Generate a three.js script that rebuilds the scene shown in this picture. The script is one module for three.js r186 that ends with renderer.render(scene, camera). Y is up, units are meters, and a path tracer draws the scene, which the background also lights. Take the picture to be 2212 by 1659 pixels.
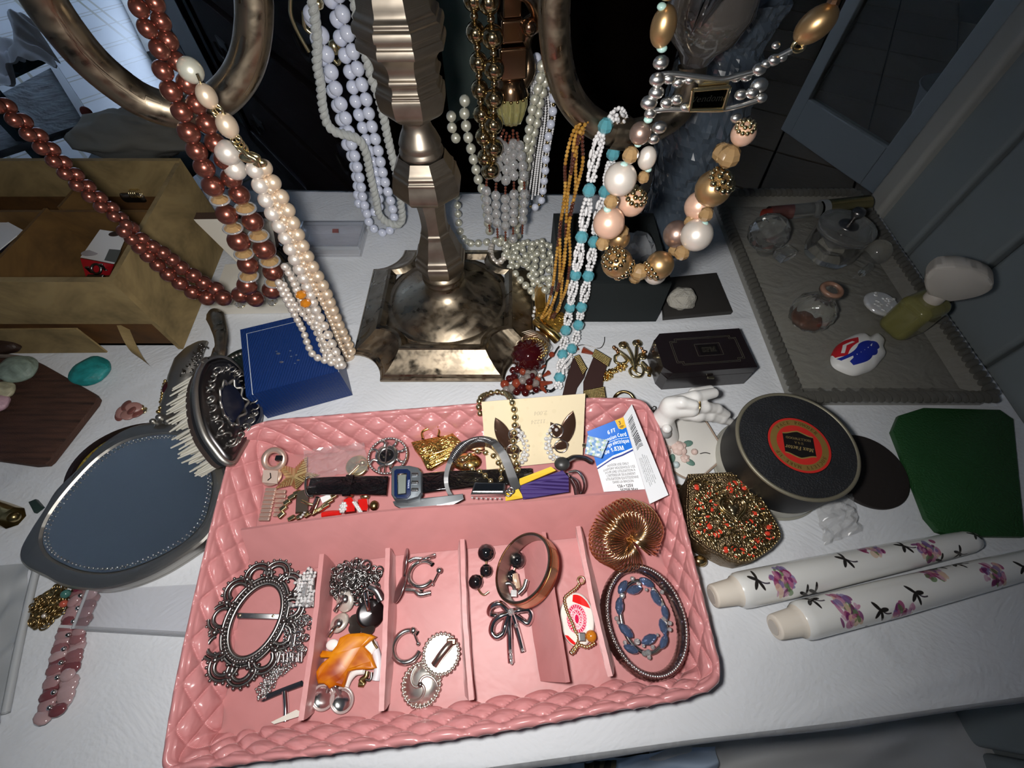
import * as THREE from 'three';
import { mergeGeometries, toCreasedNormals, mergeVertices } from 'three/addons/utils/BufferGeometryUtils.js';
import { RoundedBoxGeometry } from 'three/addons/geometries/RoundedBoxGeometry.js';
import { MarchingCubes } from 'three/addons/objects/MarchingCubes.js';
import { ImprovedNoise } from 'three/addons/math/ImprovedNoise.js';
// ---------- camera, light, exposure ----------
const scene = new THREE.Scene();
const camera = new THREE.PerspectiveCamera(82.25, 2212 / 1659, 0.01, 30);
camera.position.set(0, 1.08, 0);
camera.rotation.set(-1.0075, 0, 0);
scene.add(camera);
const renderer = new THREE.WebGLRenderer();
renderer.toneMapping = THREE.LinearToneMapping;
renderer.toneMappingExposure = 1.0;
renderer.shadowMap.enabled = true;
// daylight of an overcast sky, seen and let in only through the window in the left wall
scene.background = new THREE.Color().setRGB(5.2, 6.6, 8.8);
// the phone's flash, a small lamp just left of and below the lens
const flash = new THREE.SpotLight(new THREE.Color().setRGB(1, 0.97, 0.93), 0.42, 0, 1.32, 1, 2);
flash.position.set(-0.022, 1.07, -0.012);
flash.target.position.set(-0.07, 0.75, -0.19);
flash.castShadow = true;
flash.shadow.radius = 0.5;
flash.shadow.mapSize.set(2048, 2048);
scene.add(flash, flash.target);
// ---------- helpers ----------
const TY = 0.75, PI = Math.PI;
let seed = 7;
const rnd = () => { seed = (seed * 1664525 + 1013904223) >>> 0; return seed / 4294967296; };
const rr = (a, b) => a + (b - a) * rnd();
const noise = new ImprovedNoise();
const nz = (x, y, z = 0) => noise.noise(x, y, z);
const A = (a) => new THREE.Vector3(a[0], a[1], a[2]);
const rgb = (r, g, b) => new THREE.Color().setRGB(r, g, b);
const used = {};
const numbered = (n) => { used[n] = (used[n] ?? -1) + 1; return used[n] ? n + '_' + String(used[n]).padStart(3, '0') : n; };
const where = new WeakMap();
function tag(o, label, category, group) { o.userData = { label, category }; if (group) o.userData.group = group; }
function thing(name, label, category, base, group) {
  const o = new THREE.Group(); o.name = numbered(name); o.position.set(base[0], base[1], base[2]);
  where.set(o, o.position.clone()); tag(o, label, category, group); scene.add(o); return o;
}
// a part: geometry in world metres, or a shared local geometry with p (world place), s (scale), q (turn)
function part(parent, name, geo, mat, o = {}) {
  const m = new THREE.Mesh(geo, mat), w = where.get(parent); m.name = name;
  m.castShadow = m.receiveShadow = true;
  if (o.p) {
    const p = A(o.p); where.set(m, p); m.position.copy(p).sub(w);
    if (o.q) m.quaternion.copy(o.q);
    if (o.s !== undefined) { if (Array.isArray(o.s)) m.scale.set(o.s[0], o.s[1], o.s[2]); else m.scale.setScalar(o.s); }
  } else { geo.translate(-w.x, -w.y, -w.z); where.set(m, w.clone()); }
  if (o.label) m.userData.label = o.label;
  if (o.stuff) m.userData.kind = 'stuff';
  parent.add(m); return m;
}
// a thing that is one mesh: geometry in world metres, moved to its own base
function one(name, label, category, geo, mat, o = {}) {
  geo.computeBoundingBox(); const b = geo.boundingBox, c = new THREE.Vector3((b.min.x + b.max.x) / 2, b.min.y, (b.min.z + b.max.z) / 2);
  geo.translate(-c.x, -c.y, -c.z);
  const m = new THREE.Mesh(geo, mat); m.name = numbered(name); m.position.copy(c); where.set(m, c.clone());
  m.castShadow = m.receiveShadow = true; tag(m, label, category, o.group); if (o.stuff) m.userData.kind = 'stuff'; scene.add(m); return m;
}
function struct(name, geo, mat, parent) {
  const m = new THREE.Mesh(geo, mat); m.name = parent ? name : numbered(name); m.castShadow = m.receiveShadow = true;
  if (!parent) m.userData = { kind: 'structure' }; (parent || scene).add(m); where.set(m, new THREE.Vector3()); return m;
}
const clean = (g) => { if (g.index) g = g.toNonIndexed(); for (const k of Object.keys(g.attributes)) if (!['position', 'normal', 'uv'].includes(k)) g.deleteAttribute(k); return g; };
const merge = (l) => mergeGeometries(l.map(clean));
const crease = (g, a = 0.6) => toCreasedNormals(g, a);
function uvBox(g, s = 1) { // uv in metres by the dominant direction of the normal
  const p = g.attributes.position, n = g.attributes.normal, u = new Float32Array(p.count * 2);
  for (let i = 0; i < p.count; i++) {
    const ax = Math.abs(n.getX(i)), ay = Math.abs(n.getY(i)), az = Math.abs(n.getZ(i));
    const a = ay >= ax && ay >= az ? [p.getX(i), p.getZ(i)] : ax > az ? [p.getZ(i), p.getY(i)] : [p.getX(i), p.getY(i)];
    u[2 * i] = a[0] * s; u[2 * i + 1] = a[1] * s;
  }
  g.setAttribute('uv', new THREE.BufferAttribute(u, 2)); return g;
}
function box(w, h, d, r = 0) { return r ? new RoundedBoxGeometry(w, h, d, 2, r) : new THREE.BoxGeometry(w, h, d); }
const mv = (g, x, y, z, yaw = 0) => { if (yaw) g.rotateY(yaw); g.translate(x, y, z); return g; };
const shapeOf = (xz, smooth) => {
  const s = new THREE.Shape();
  if (smooth) { const v = xz.map((a) => new THREE.Vector2(a[0], -a[1])); const c = new THREE.CatmullRomCurve3(v.map((a) => new THREE.Vector3(a.x, a.y, 0)), true); const P = c.getPoints(smooth); s.setFromPoints(P.slice(0, -1).map((p) => new THREE.Vector2(p.x, p.y))); }
  else s.setFromPoints(xz.map((a) => new THREE.Vector2(a[0], -a[1])));
  return s;
};
// a flat piece with the outline xz (metres), its underside at height h over the table, t thick
function slab(xz, h, t, o = {}) {
  const s = shapeOf(xz, o.smooth); if (o.holes) for (const q of o.holes) s.holes.push(shapeOf(q, o.smooth));
  const b = o.bevel ?? Math.min(t * 0.3, 0.001);
  const g = new THREE.ExtrudeGeometry(s, { depth: Math.max(t - 2 * b, 1e-5), bevelEnabled: b > 0, bevelThickness: b, bevelSize: b, bevelOffset: -b, bevelSegments: o.bs ?? 2, curveSegments: 8, steps: 1 });
  g.rotateX(-PI / 2); g.translate(0, TY + h + b, 0); return o.flat ? g : crease(g, 0.5);
}
// a solid from n bottom and n top corners, [x, y, z] each
function prism(bot, top) {
  const P = [], n = bot.length, tri = (a, b, c) => P.push(...a, ...b, ...c);
  for (let i = 0; i < n; i++) { const j = (i + 1) % n; tri(bot[i], bot[j], top[j]); tri(bot[i], top[j], top[i]); }
  for (let i = 1; i < n - 1; i++) { tri(top[0], top[i], top[i + 1]); tri(bot[0], bot[i + 1], bot[i]); }
  const g = new THREE.BufferGeometry(); g.setAttribute('position', new THREE.Float32BufferAttribute(P, 3)); g.computeVertexNormals();
  const c = [0, 1, 2].map((k) => (bot.reduce((s, v) => s + v[k], 0) + top.reduce((s, v) => s + v[k], 0)) / (2 * n));
  const e = new THREE.Vector3(P[0] - c[0], P[1] - c[1], P[2] - c[2]); const nn = g.attributes.normal;
  if (e.x * nn.getX(0) + e.y * nn.getY(0) + e.z * nn.getZ(0) < 0) { const q = g.attributes.position.array; for (let i = 0; i < q.length; i += 9) for (let k = 0; k < 3; k++) { const t = q[i + 3 + k]; q[i + 3 + k] = q[i + 6 + k]; q[i + 6 + k] = t; } g.computeVertexNormals(); }
  return uvBox(g);
}
const lift = (p, dy) => p.map((a) => [a[0], a[1] + dy, a[2]]);
// a sheet card: four corners (top left, top right, bottom right, bottom left), uv 0..1 on its face, t thick
function card(c, t = 0.0006, seg = 1) {
  const [a, b, d, e] = c.map(A), n = b.clone().sub(a).cross(e.clone().sub(a)).normalize(); if (n.y < 0) n.negate();
  const P = [], U = [], I = [], at = (u, v) => a.clone().lerp(b, u).lerp(e.clone().lerp(d, u), v);
  for (const k of [1, 0]) for (let j = 0; j <= seg; j++) for (let i = 0; i <= seg; i++) { const p = at(i / seg, j / seg).addScaledVector(n, k * t); P.push(p.x, p.y, p.z); U.push(i / seg, 1 - j / seg); }
  const N = seg + 1, M = N * N;
  for (let j = 0; j < seg; j++) for (let i = 0; i < seg; i++) { const q = j * N + i; I.push(q, q + N, q + 1, q + 1, q + N, q + N + 1, M + q, M + q + 1, M + q + N, M + q + 1, M + q + N + 1, M + q + N); }
  const rim = [0, seg, M - 1, M - N]; for (let k = 0; k < 4; k++) { const x = rim[k], y = rim[(k + 1) % 4]; I.push(x, y, M + x, y, M + y, M + x); }
  const g = new THREE.BufferGeometry(); g.setAttribute('position', new THREE.Float32BufferAttribute(P, 3)); g.setAttribute('uv', new THREE.Float32BufferAttribute(U, 2)); g.setIndex(I);
  return crease(g.toNonIndexed(), 0.3);
}
const curve = (pts, closed = false) => new THREE.CatmullRomCurve3(pts.map(A), closed, 'centripetal');
function tube(pts, r, o = {}) { return new THREE.TubeGeometry(curve(pts, o.closed), o.n ?? Math.max(6, pts.length * 5), r, o.k ?? 7, !!o.closed); }
const lathe = (prof, k = 32) => new THREE.LatheGeometry(prof.map((a) => new THREE.Vector2(Math.max(a[0], 1e-5), a[1])), k);
function latheAt(prof, c, k = 32) { const g = lathe(prof, k); g.translate(c[0], c[1], c[2]); return g; }
const SPH = new THREE.SphereGeometry(1, 18, 12), SPL = new THREE.SphereGeometry(1, 10, 7), FAC = new THREE.IcosahedronGeometry(1, 1), CUT = (() => { const g = new THREE.SphereGeometry(1, 8, 6).toNonIndexed(); g.computeVertexNormals(); return g; })();
const ball = (c, s = 1, k = 1) => { const g = (k ? SPH : SPL).clone(); const q = Array.isArray(s) ? s : [s, s, s]; g.scale(c[3] * q[0], c[3] * q[1], c[3] * q[2]); g.translate(c[0], c[1], c[2]); return g; };
const torus = (c, R, r, o = {}) => { const g = new THREE.TorusGeometry(R, r, o.k ?? 8, o.n ?? 32, o.arc ?? PI * 2); if (o.z) g.rotateZ(o.z); g.rotateX(o.tilt ?? -PI / 2); if (o.yaw) g.rotateY(o.yaw); g.translate(c[0], c[1], c[2]); return g; };
const disc = (c, r, t, o = {}) => { const b = Math.min(t * 0.35, r * 0.2), g = lathe([[0, 0], [r - b, 0], [r, b], [r, t - b], [r - b, t], [0, t + (o.dome ?? 0)]], o.k ?? 28); if (o.s) g.scale(o.s[0], 1, o.s[1]); if (o.yaw) g.rotateY(o.yaw); g.translate(c[0], c[1], c[2]); return g; };
const along = (d) => new THREE.Quaternion().setFromUnitVectors(new THREE.Vector3(0, 1, 0), d.clone().normalize());
// beads threaded on a curve: each bead its own part (or one joined part when stuff is set)
function beads(t, name, pts, dia, mat, o = {}) {
  const c = Array.isArray(pts) ? curve(pts, o.closed) : pts; c.arcLengthDivisions = 400; const L = c.getLength(), list = []; let s = o.start ?? 0, i = 0;
  while (s < L * (o.end ?? 1) && i < 900) {
    const u = Math.min(s / L, 1), d = typeof dia === 'function' ? dia(u, i) : dia, at = Math.min((s + d / 2) / L, 1);
    list.push([c.getPointAt(at), c.getTangentAt(at), d / 2, i++]); s += d * (o.len ?? 1) * (o.pitch ?? 1.02);
  }
  const geo = o.geo ?? SPH, sk = o.squash ?? [1, 1, 1], parts = [];
  for (const [p, d, r, k] of list) {
    if (o.skip && o.skip(k)) continue;
    const q = along(d), m = Array.isArray(mat) ? mat[o.pick ? o.pick(k) : k % mat.length] : mat;
    if (o.stuff) { const g = geo.clone(); g.scale(r * sk[0], r * sk[1], r * sk[2]); g.applyQuaternion(q); g.translate(p.x, p.y, p.z); parts.push(g); }
    else part(t, name, geo, m, { p: [p.x, p.y, p.z], q, s: [r * sk[0], r * sk[1], r * sk[2]] });
  }
  if (o.stuff) part(t, name, merge(parts), Array.isArray(mat) ? mat[0] : mat, { stuff: true });
  if (o.thread) part(t, 'thread', new THREE.TubeGeometry(c, Math.min(260, Math.ceil(L / 0.004)), o.thread, 5, !!o.closed), o.threadMat ?? mat);
  return list;
}
// many tiny alike pieces as one part of a thing: [place, radius or [rx, ry, rz], quaternion?, colour?]
function grains(t, name, list, geo, mat) {
  const w = where.get(t), m = new THREE.InstancedMesh(geo, mat, list.length), X = new THREE.Matrix4(); m.name = name; m.userData.kind = 'stuff'; m.castShadow = m.receiveShadow = true;
  list.forEach(([p, s, q, col], i) => { const v = Array.isArray(s) ? new THREE.Vector3(...s) : new THREE.Vector3(s, s, s); X.compose(new THREE.Vector3(p[0] - w.x, p[1] - w.y, p[2] - w.z), q ?? new THREE.Quaternion(), v); m.setMatrixAt(i, X); if (col) m.setColorAt(i, col); });
  t.add(m); return m;
}
// a solid from a signed distance function, meshed inside a cube
function sdf(fn, c, half, res = 56) {
  const mc = new MarchingCubes(res, new THREE.MeshStandardMaterial(), false, false, 60000); mc.isolation = 0;
  for (let z = 0; z < res; z++) for (let y = 0; y < res; y++) for (let x = 0; x < res; x++) {
    const h = res / 2; mc.field[z * res * res + y * res + x] = -fn(c[0] + (x - h) / h * half, c[1] + (y - h) / h * half, c[2] + (z - h) / h * half);
  }
  mc.update(); const n = mc.count ?? mc.geometry.drawRange.count, g = new THREE.BufferGeometry();
  const P = mc.positionArray.slice(0, n * 3); for (let i = 0; i < n; i++) for (let k = 0; k < 3; k++) P[i * 3 + k] = P[i * 3 + k] * half + c[k];
  g.setAttribute('position', new THREE.BufferAttribute(P, 3)); g.setAttribute('normal', new THREE.BufferAttribute(mc.normalArray.slice(0, n * 3), 3)); return uvBox(g);
}
const smin = (a, b, k) => { const h = Math.max(k - Math.abs(a - b), 0) / k; return Math.min(a, b) - h * h * k / 4; };
const capsule = (p, a, b, ra, rb) => { const ax = p[0] - a[0], ay = p[1] - a[1], az = p[2] - a[2], bx = b[0] - a[0], by = b[1] - a[1], bz = b[2] - a[2]; const h = Math.min(1, Math.max(0, (ax * bx + ay * by + az * bz) / (bx * bx + by * by + bz * bz))); return Math.hypot(ax - bx * h, ay - by * h, az - bz * h) - (ra + (rb - ra) * h); };
// ---------- textures and materials ----------
function tex(w, h, fn, o = {}) {
  const d = new Uint8Array(w * h * 4);
  for (let y = 0; y < h; y++) for (let x = 0; x < w; x++) { const c = fn(x / w, y / h), i = (y * w + x) * 4; for (let k = 0; k < 3; k++) d[i + k] = Math.max(0, Math.min(255, (Array.isArray(c) ? c[k] : c) * 255)); d[i + 3] = 255; }
  const t = new THREE.DataTexture(d, w, h); t.wrapS = t.wrapT = THREE.RepeatWrapping; t.magFilter = THREE.LinearFilter; t.minFilter = THREE.LinearMipmapLinearFilter; t.generateMipmaps = true;
  if (o.srgb) t.colorSpace = THREE.SRGBColorSpace; if (o.rep) t.repeat.set(o.rep, o.rep2 ?? o.rep); t.needsUpdate = true; return t;
}
// noise that repeats at the edges of its square
const tn = (u, v, f, s = 0) => { const a = u * 2 * PI, b = v * 2 * PI, r = f / (2 * PI); return nz(Math.cos(a) * r + 7 + s, Math.sin(a) * r + Math.cos(b) * r * 1.37 + s, Math.sin(b) * r * 1.37 + 3 * s); };
const fbm = (u, v, f, s = 0) => tn(u, v, f, s) + 0.5 * tn(u, v, f * 2.1, s + 3) + 0.25 * tn(u, v, f * 4.3, s + 9);
function canvas(w, h, draw) { const c = document.createElement('canvas'); c.width = w; c.height = h; draw(c.getContext('2d'), w, h); const t = new THREE.CanvasTexture(c); t.colorSpace = THREE.SRGBColorSpace; t.anisotropy = 8; return t; }
const mat = (c, r, o = {}) => new THREE.MeshPhysicalMaterial({ color: Array.isArray(c) ? rgb(...c) : c, roughness: r, ...o });
const metal = (c, r, o = {}) => mat(c, r, { metalness: 1, ...o });
const glass = (c, r = 0.03, o = {}) => mat(c, r, { transmission: 1, thickness: 0.01, ior: 1.5, ...o });
const nA = tex(256, 256, (u, v) => 0.5 + 0.32 * fbm(u, v, 9), {}), nB = tex(256, 256, (u, v) => 0.5 + 0.4 * fbm(u, v, 34, 5), {});
const rep = (t, a, b) => { const c = t.clone(); c.repeat.set(a, b ?? a); c.needsUpdate = true; return c; };
const M = {
  cloth: mat([0.72, 0.745, 0.785], 0.9, { bumpMap: rep(nB, 9), bumpScale: 0.0004 }),
  stem: metal([0.38, 0.33, 0.27], 0.4, { map: rep(tex(128, 128, (u, v) => { const n = 0.86 + 0.22 * fbm(u, v, 9, 3); return [n, n, n]; }), 9) }),
  tarnish: metal([1, 1, 1], 0.5, { map: rep(tex(256, 256, (u, v) => { const n = 0.5 + 0.55 * fbm(u, v, 8, 2), k = Math.max(0, fbm(u, v, 16, 11) - 0.25); return [0.55 + 0.08 * n - 0.22 * k, 0.505 + 0.07 * n - 0.21 * k, 0.44 + 0.055 * n - 0.18 * k]; }, { srgb: true }), 9), roughnessMap: rep(tex(128, 128, (u, v) => 0.75 + 0.5 * fbm(u, v, 10, 4)), 11) }),
  silver: metal([0.72, 0.71, 0.7], 0.18), steel: metal([0.5, 0.5, 0.51], 0.25), chrome: metal([0.85, 0.85, 0.86], 0.08), oldsilver: metal([0.24, 0.23, 0.225], 0.3), blackmetal: metal([0.12, 0.115, 0.12], 0.3),
  gold: metal([0.86, 0.6, 0.22], 0.18), palegold: metal([0.8, 0.68, 0.4], 0.24), brass: metal([0.4, 0.3, 0.13], 0.28), rose: metal([0.68, 0.36, 0.2], 0.16), rosewatch: metal([0.72, 0.52, 0.44], 0.38, { metalness: 0.7 }), goldbead: metal([0.5, 0.4, 0.24], 0.13),
  copperpearl: metal([0.26, 0.085, 0.06], 0.3, { metalness: 0.85, clearcoat: 0.6, clearcoatRoughness: 0.15 }),
  pearl: mat([0.76, 0.69, 0.62], 0.36, { metalness: 0.5, clearcoat: 0.5, clearcoatRoughness: 0.25 }), pearlcream: mat([0.72, 0.57, 0.42], 0.36, { metalness: 0.5, clearcoat: 0.5, clearcoatRoughness: 0.25 }), pearlivory: mat([0.66, 0.65, 0.54], 0.34, { metalness: 0.45, clearcoat: 0.6, clearcoatRoughness: 0.2 }), pearlpink: mat([0.78, 0.5, 0.37], 0.34, { metalness: 0.45, clearcoat: 0.7, clearcoatRoughness: 0.2 }), pearlgold: metal([0.56, 0.36, 0.17], 0.36, { metalness: 0.9, clearcoat: 0.4, clearcoatRoughness: 0.25 }), pearlbronze: metal([0.42, 0.29, 0.24], 0.36, { metalness: 0.85, clearcoat: 0.6, clearcoatRoughness: 0.2 }),
  whitebead: mat([0.68, 0.72, 0.86], 0.22, { clearcoat: 0.6, clearcoatRoughness: 0.1 }), seedwhite: mat([0.85, 0.84, 0.85], 0.2, { clearcoat: 0.6 }),
  crystal: glass([0.97, 0.97, 0.98], 0.02), rhinestone: mat([0.9, 0.9, 0.9], 0.1, { metalness: 0.5, clearcoat: 0.5 }), citrine: glass([0.8, 0.5, 0.22], 0.03), turq: mat([0.2, 0.62, 0.72], 0.06, { transmission: 0.45, thickness: 0.004, clearcoat: 1 }), cutcrystal: mat([0.82, 0.82, 0.82], 0.05, { metalness: 0.25, clearcoat: 1, transmission: 0.7, thickness: 0.003 }),
  amber: mat([0.62, 0.3, 0.05], 0.12, { transmission: 0.45, thickness: 0.003 }), ambersolid: mat([0.55, 0.19, 0.012], 0.18, { clearcoat: 1, clearcoatRoughness: 0.08 }), brownbead: mat([0.12, 0.03, 0.015], 0.1, { clearcoat: 1 }), garnet: mat([0.06, 0.003, 0.003], 0.06, { transmission: 0.15, thickness: 0.004, clearcoat: 1 }), orangegem: mat([0.4, 0.08, 0.04], 0.08, { transmission: 0.5, thickness: 0.004 }), smoky: mat([0.45, 0.4, 0.37], 0.06, { transmission: 0.6, thickness: 0.005 }),
  jet: mat([0.008, 0.008, 0.01], 0.06, { clearcoat: 1 }), blackvelvet: mat([0.006, 0.01, 0.011], 0.85, { sheen: 0.25, sheenColor: rgb(0.1, 0.13, 0.14) }), blacklacquer: mat([0.012, 0.008, 0.009], 0.25, { clearcoat: 0.4 }), brownvelvet: mat([0.035, 0.012, 0.01], 0.9, { sheen: 0.3, sheenColor: rgb(0.2, 0.1, 0.08) }),
  blue: mat([0.004, 0.028, 0.14], 0.42, { bumpMap: rep(tex(128, 128, (u, v) => 0.5 + 0.3 * Math.sin(u * 2 * PI * 16 + 1.5 * tn(u, v, 6)) + 0.3 * tn(u, v, 30)), 30, 12), bumpScale: 0.0004 }),
  porcelain: mat([0.82, 0.81, 0.79], 0.35), bisque: mat([0.76, 0.69, 0.6], 0.75), cream: mat([0.72, 0.68, 0.6], 0.6), white: mat([0.82, 0.82, 0.82], 0.6), paper: mat([0.78, 0.79, 0.8], 0.8),
  plastic: glass([0.97, 0.97, 0.98], 0.06, { thickness: 0, ior: 1.35 }), film: glass([0.96, 0.96, 0.97], 0.1, { thickness: 0, ior: 1.55, transmission: 0.88, clearcoat: 1 }),
};
// ---------- the room ----------
{
  const wallM = mat([0.55, 0.55, 0.54], 0.85), tileM = [0.15, 0.17, 0.135].map((k) => mat([k * 1.3, k * 1.0, k * 0.7], 0.45, { bumpMap: rep(nA, 3), bumpScale: 0.002 })), groutM = mat([0.02, 0.018, 0.016], 0.9);
  const paint = mat([0.4, 0.4, 0.37], 0.5), paint2 = mat([0.24, 0.275, 0.285], 0.55, { bumpMap: rep(nA, 2, 0.4), bumpScale: 0.0006 });
  const floor = struct('floor', mv(box(7.2, 0.1, 6.6), -0.1, -0.05, -1.6), groutM);
  const U = [0.494, -0.869], V = [0.869, 0.494], tg = new RoundedBoxGeometry(0.322, 0.012, 0.322, 1, 0.004);
  uvBox(tg, 1);
  for (let i = -1; i < 13; i++) for (let j = -5; j < 8; j++) {
    const x = 0.973 + U[0] * (i - 1.5) * 0.33 + V[0] * (j + 0.5) * 0.33, z = -1.573 + U[1] * (i - 1.5) * 0.33 + V[1] * (j + 0.5) * 0.33;
    if (x < 0.1 || x > 2.9 || z > -0.75 || z < -4.2) continue;
    const m = struct('tile', tg, tileM[(i * 5 + j * 3 + 40) % 3], floor); m.position.set(x, 0.006, z); m.rotation.y = Math.atan2(-V[1], V[0]); m.name = 'tile';
  }
  // the sheet of patterned vinyl on the far left
  const vinyl = canvas(512, 512, (c, w) => {
    c.fillStyle = '#878c92'; c.fillRect(0, 0, w, w); c.strokeStyle = '#5d5b48'; c.lineWidth = 8;
    for (let k = -1; k < 3; k++) for (const d of [0, 46]) { c.beginPath(); c.moveTo(k * 256 + d, 0); c.lineTo(k * 256 + 512 + d, 512); c.moveTo(k * 256 + d + 256, 0); c.lineTo(k * 256 - 256 + d, 512); c.stroke(); }
  });
  vinyl.wrapS = vinyl.wrapT = THREE.RepeatWrapping; vinyl.repeat.set(1.25, 1.25);
  struct('floor', uvBox(slab([[-3.5, -4.4], [-2.95, -4.4], [-1.62, -2.47], [-0.9, -1.45], [-0.9, 0.2], [-3.5, 0.2]], -0.75, 0.012)), mat(0xffffff, 0.4, { map: vinyl }));
  struct('trim_1', slab([[-3.0, -4.35], [-2.88, -4.35], [-1.8, -2.75], [-1.9, -2.68]], -0.75, 0.07), paint);
  struct('ceiling', mv(box(7.2, 0.12, 6.6), -0.1, 2.46, -1.6), mat([0.72, 0.74, 0.76], 0.9));
  struct('wall_left', mv(box(0.14, 2.4, 6.4), -3.57, 1.2, -1.55), wallM);
  struct('wall_front', mv(box(7.2, 2.4, 0.12), -0.1, 1.2, 1.62), wallM);
  struct('wall_right_far', mv(box(0.12, 2.4, 6.4), 3.3, 1.2, -1.55), wallM);
  // back wall with its tall window at the left
  struct('wall_back', merge([box(0.25, 2.4, 0.12).translate(-3.4, 1.2, -4.66), box(5.2, 2.4, 0.12).translate(0.725, 1.2, -4.66), box(1.4, 0.25, 0.12).translate(-2.575, 0.125, -4.66), box(1.4, 0.25, 0.12).translate(-2.575, 2.275, -4.66)]), wallM);
  const win = struct('window_1', merge([box(1.4, 0.06, 0.06).translate(-2.575, 0.28, -4.66), box(1.4, 0.06, 0.06).translate(-2.575, 2.12, -4.66), box(0.06, 1.8, 0.06).translate(-3.245, 1.2, -4.66), box(0.06, 1.8, 0.06).translate(-1.905, 1.2, -4.66), box(0.05, 1.8, 0.05).translate(-2.575, 1.2, -4.66)]), paint);
  for (const x of [-2.91, -2.24]) struct('pane', box(0.62, 1.8, 0.004).translate(x, 1.2, -4.66), M.plastic, win);
  // boarded wall at the right end of the table, one plank after another
  const wr = struct('wall_right', mv(box(0.1, 2.4, 1.96), 0.496, 1.2, 0.54), paint2);
  const pg = new RoundedBoxGeometry(0.014, 2.4, 0.071, 2, 0.005); uvBox(pg, 1);
  [-0.418, -0.343, -0.268, -0.193, -0.118, -0.043, 0.032, 0.107, 0.182, 0.257].forEach((z, i) => { const m = struct('plank', pg, paint2, wr); m.position.set(0.44 + (i % 3) * 0.0012, 1.2, z); });
  struct('trim_2', mv(box(0.03, 2.4, 0.03, 0.006), 0.437, 1.2, -0.452), paint);
  // French door, ajar, standing on the tiles behind the table
  const D = new THREE.Group(); D.name = 'door_1'; D.userData = { kind: 'structure' }; D.position.set(1.233, 0.012, -2.046); D.rotation.y = Math.atan2(-0.393, 0.172); scene.add(D);
  const dp = (n, g, m) => { const q = new THREE.Mesh(g, m); q.name = n; q.castShadow = q.receiveShadow = true; D.add(q); };
  dp('door_stile', box(0.058, 2.0, 0.04, 0.004).translate(0.029, 1, 0), paint); dp('door_stile', box(0.13, 2.0, 0.04, 0.004).translate(0.52, 1, 0), paint);
  dp('door_rail', box(0.4, 0.15, 0.04, 0.004).translate(0.256, 0.075, 0), paint); dp('door_rail', box(0.4, 0.12, 0.04, 0.004).translate(0.256, 1.94, 0), paint);
  dp('pane', box(0.4, 1.74, 0.005).translate(0.256, 1.01, 0), mat([0.75, 0.75, 0.72], 0.03, { transmission: 0.92, thickness: 0, ior: 1.5 }));
  dp('door_jamb', box(0.06, 2.05, 0.09, 0.004).translate(0.64, 1.02, 0), paint);
  dp('door_knob', latheAt([[0.03, 0], [0.032, 0.005], [0.012, 0.01], [0.011, 0.028], [0.026, 0.036], [0.031, 0.05], [0.026, 0.064], [0, 0.07]], [0, 0, 0], 20).rotateX(-PI / 2).translate(0.03, 0.55, -0.02), glass([0.7, 0.75, 0.78], 0.05));
}
// things on the floor beyond the table
{
  const lid = thing('plastic_tub', 'dim white open plastic tub on the tiles behind the glass door', 'tub', [1.98, 0.012, -2.14]);
  part(lid, 'tub_wall', latheAt([[0.11, 0], [0.15, 0.11], [0.16, 0.115], [0.152, 0.12], [0.104, 0.006], [0, 0.006]], [1.98, 0.013, -2.14]), mat([0.45, 0.47, 0.5], 0.5));
  part(lid, 'contents', ball([1.98, 0.05, -2.14, 0.1], [1, 0.5, 1]), mat([0.12, 0.08, 0.08], 0.7));
  const br = thing('floor_brush', 'dark oval long handled brush leaning low inside the glass door', 'brush', [1.5, 0.012, -1.86]);
  part(br, 'brush_head', ball([1.47, 0.055, -1.93, 0.05], [0.7, 0.6, 1]), mat([0.03, 0.04, 0.04], 0.7));
  part(br, 'handle', tube([[1.47, 0.05, -1.9], [1.455, 0.03, -1.8], [1.44, 0.022, -1.7]], 0.008), mat([0.04, 0.045, 0.04], 0.6));
}
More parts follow.
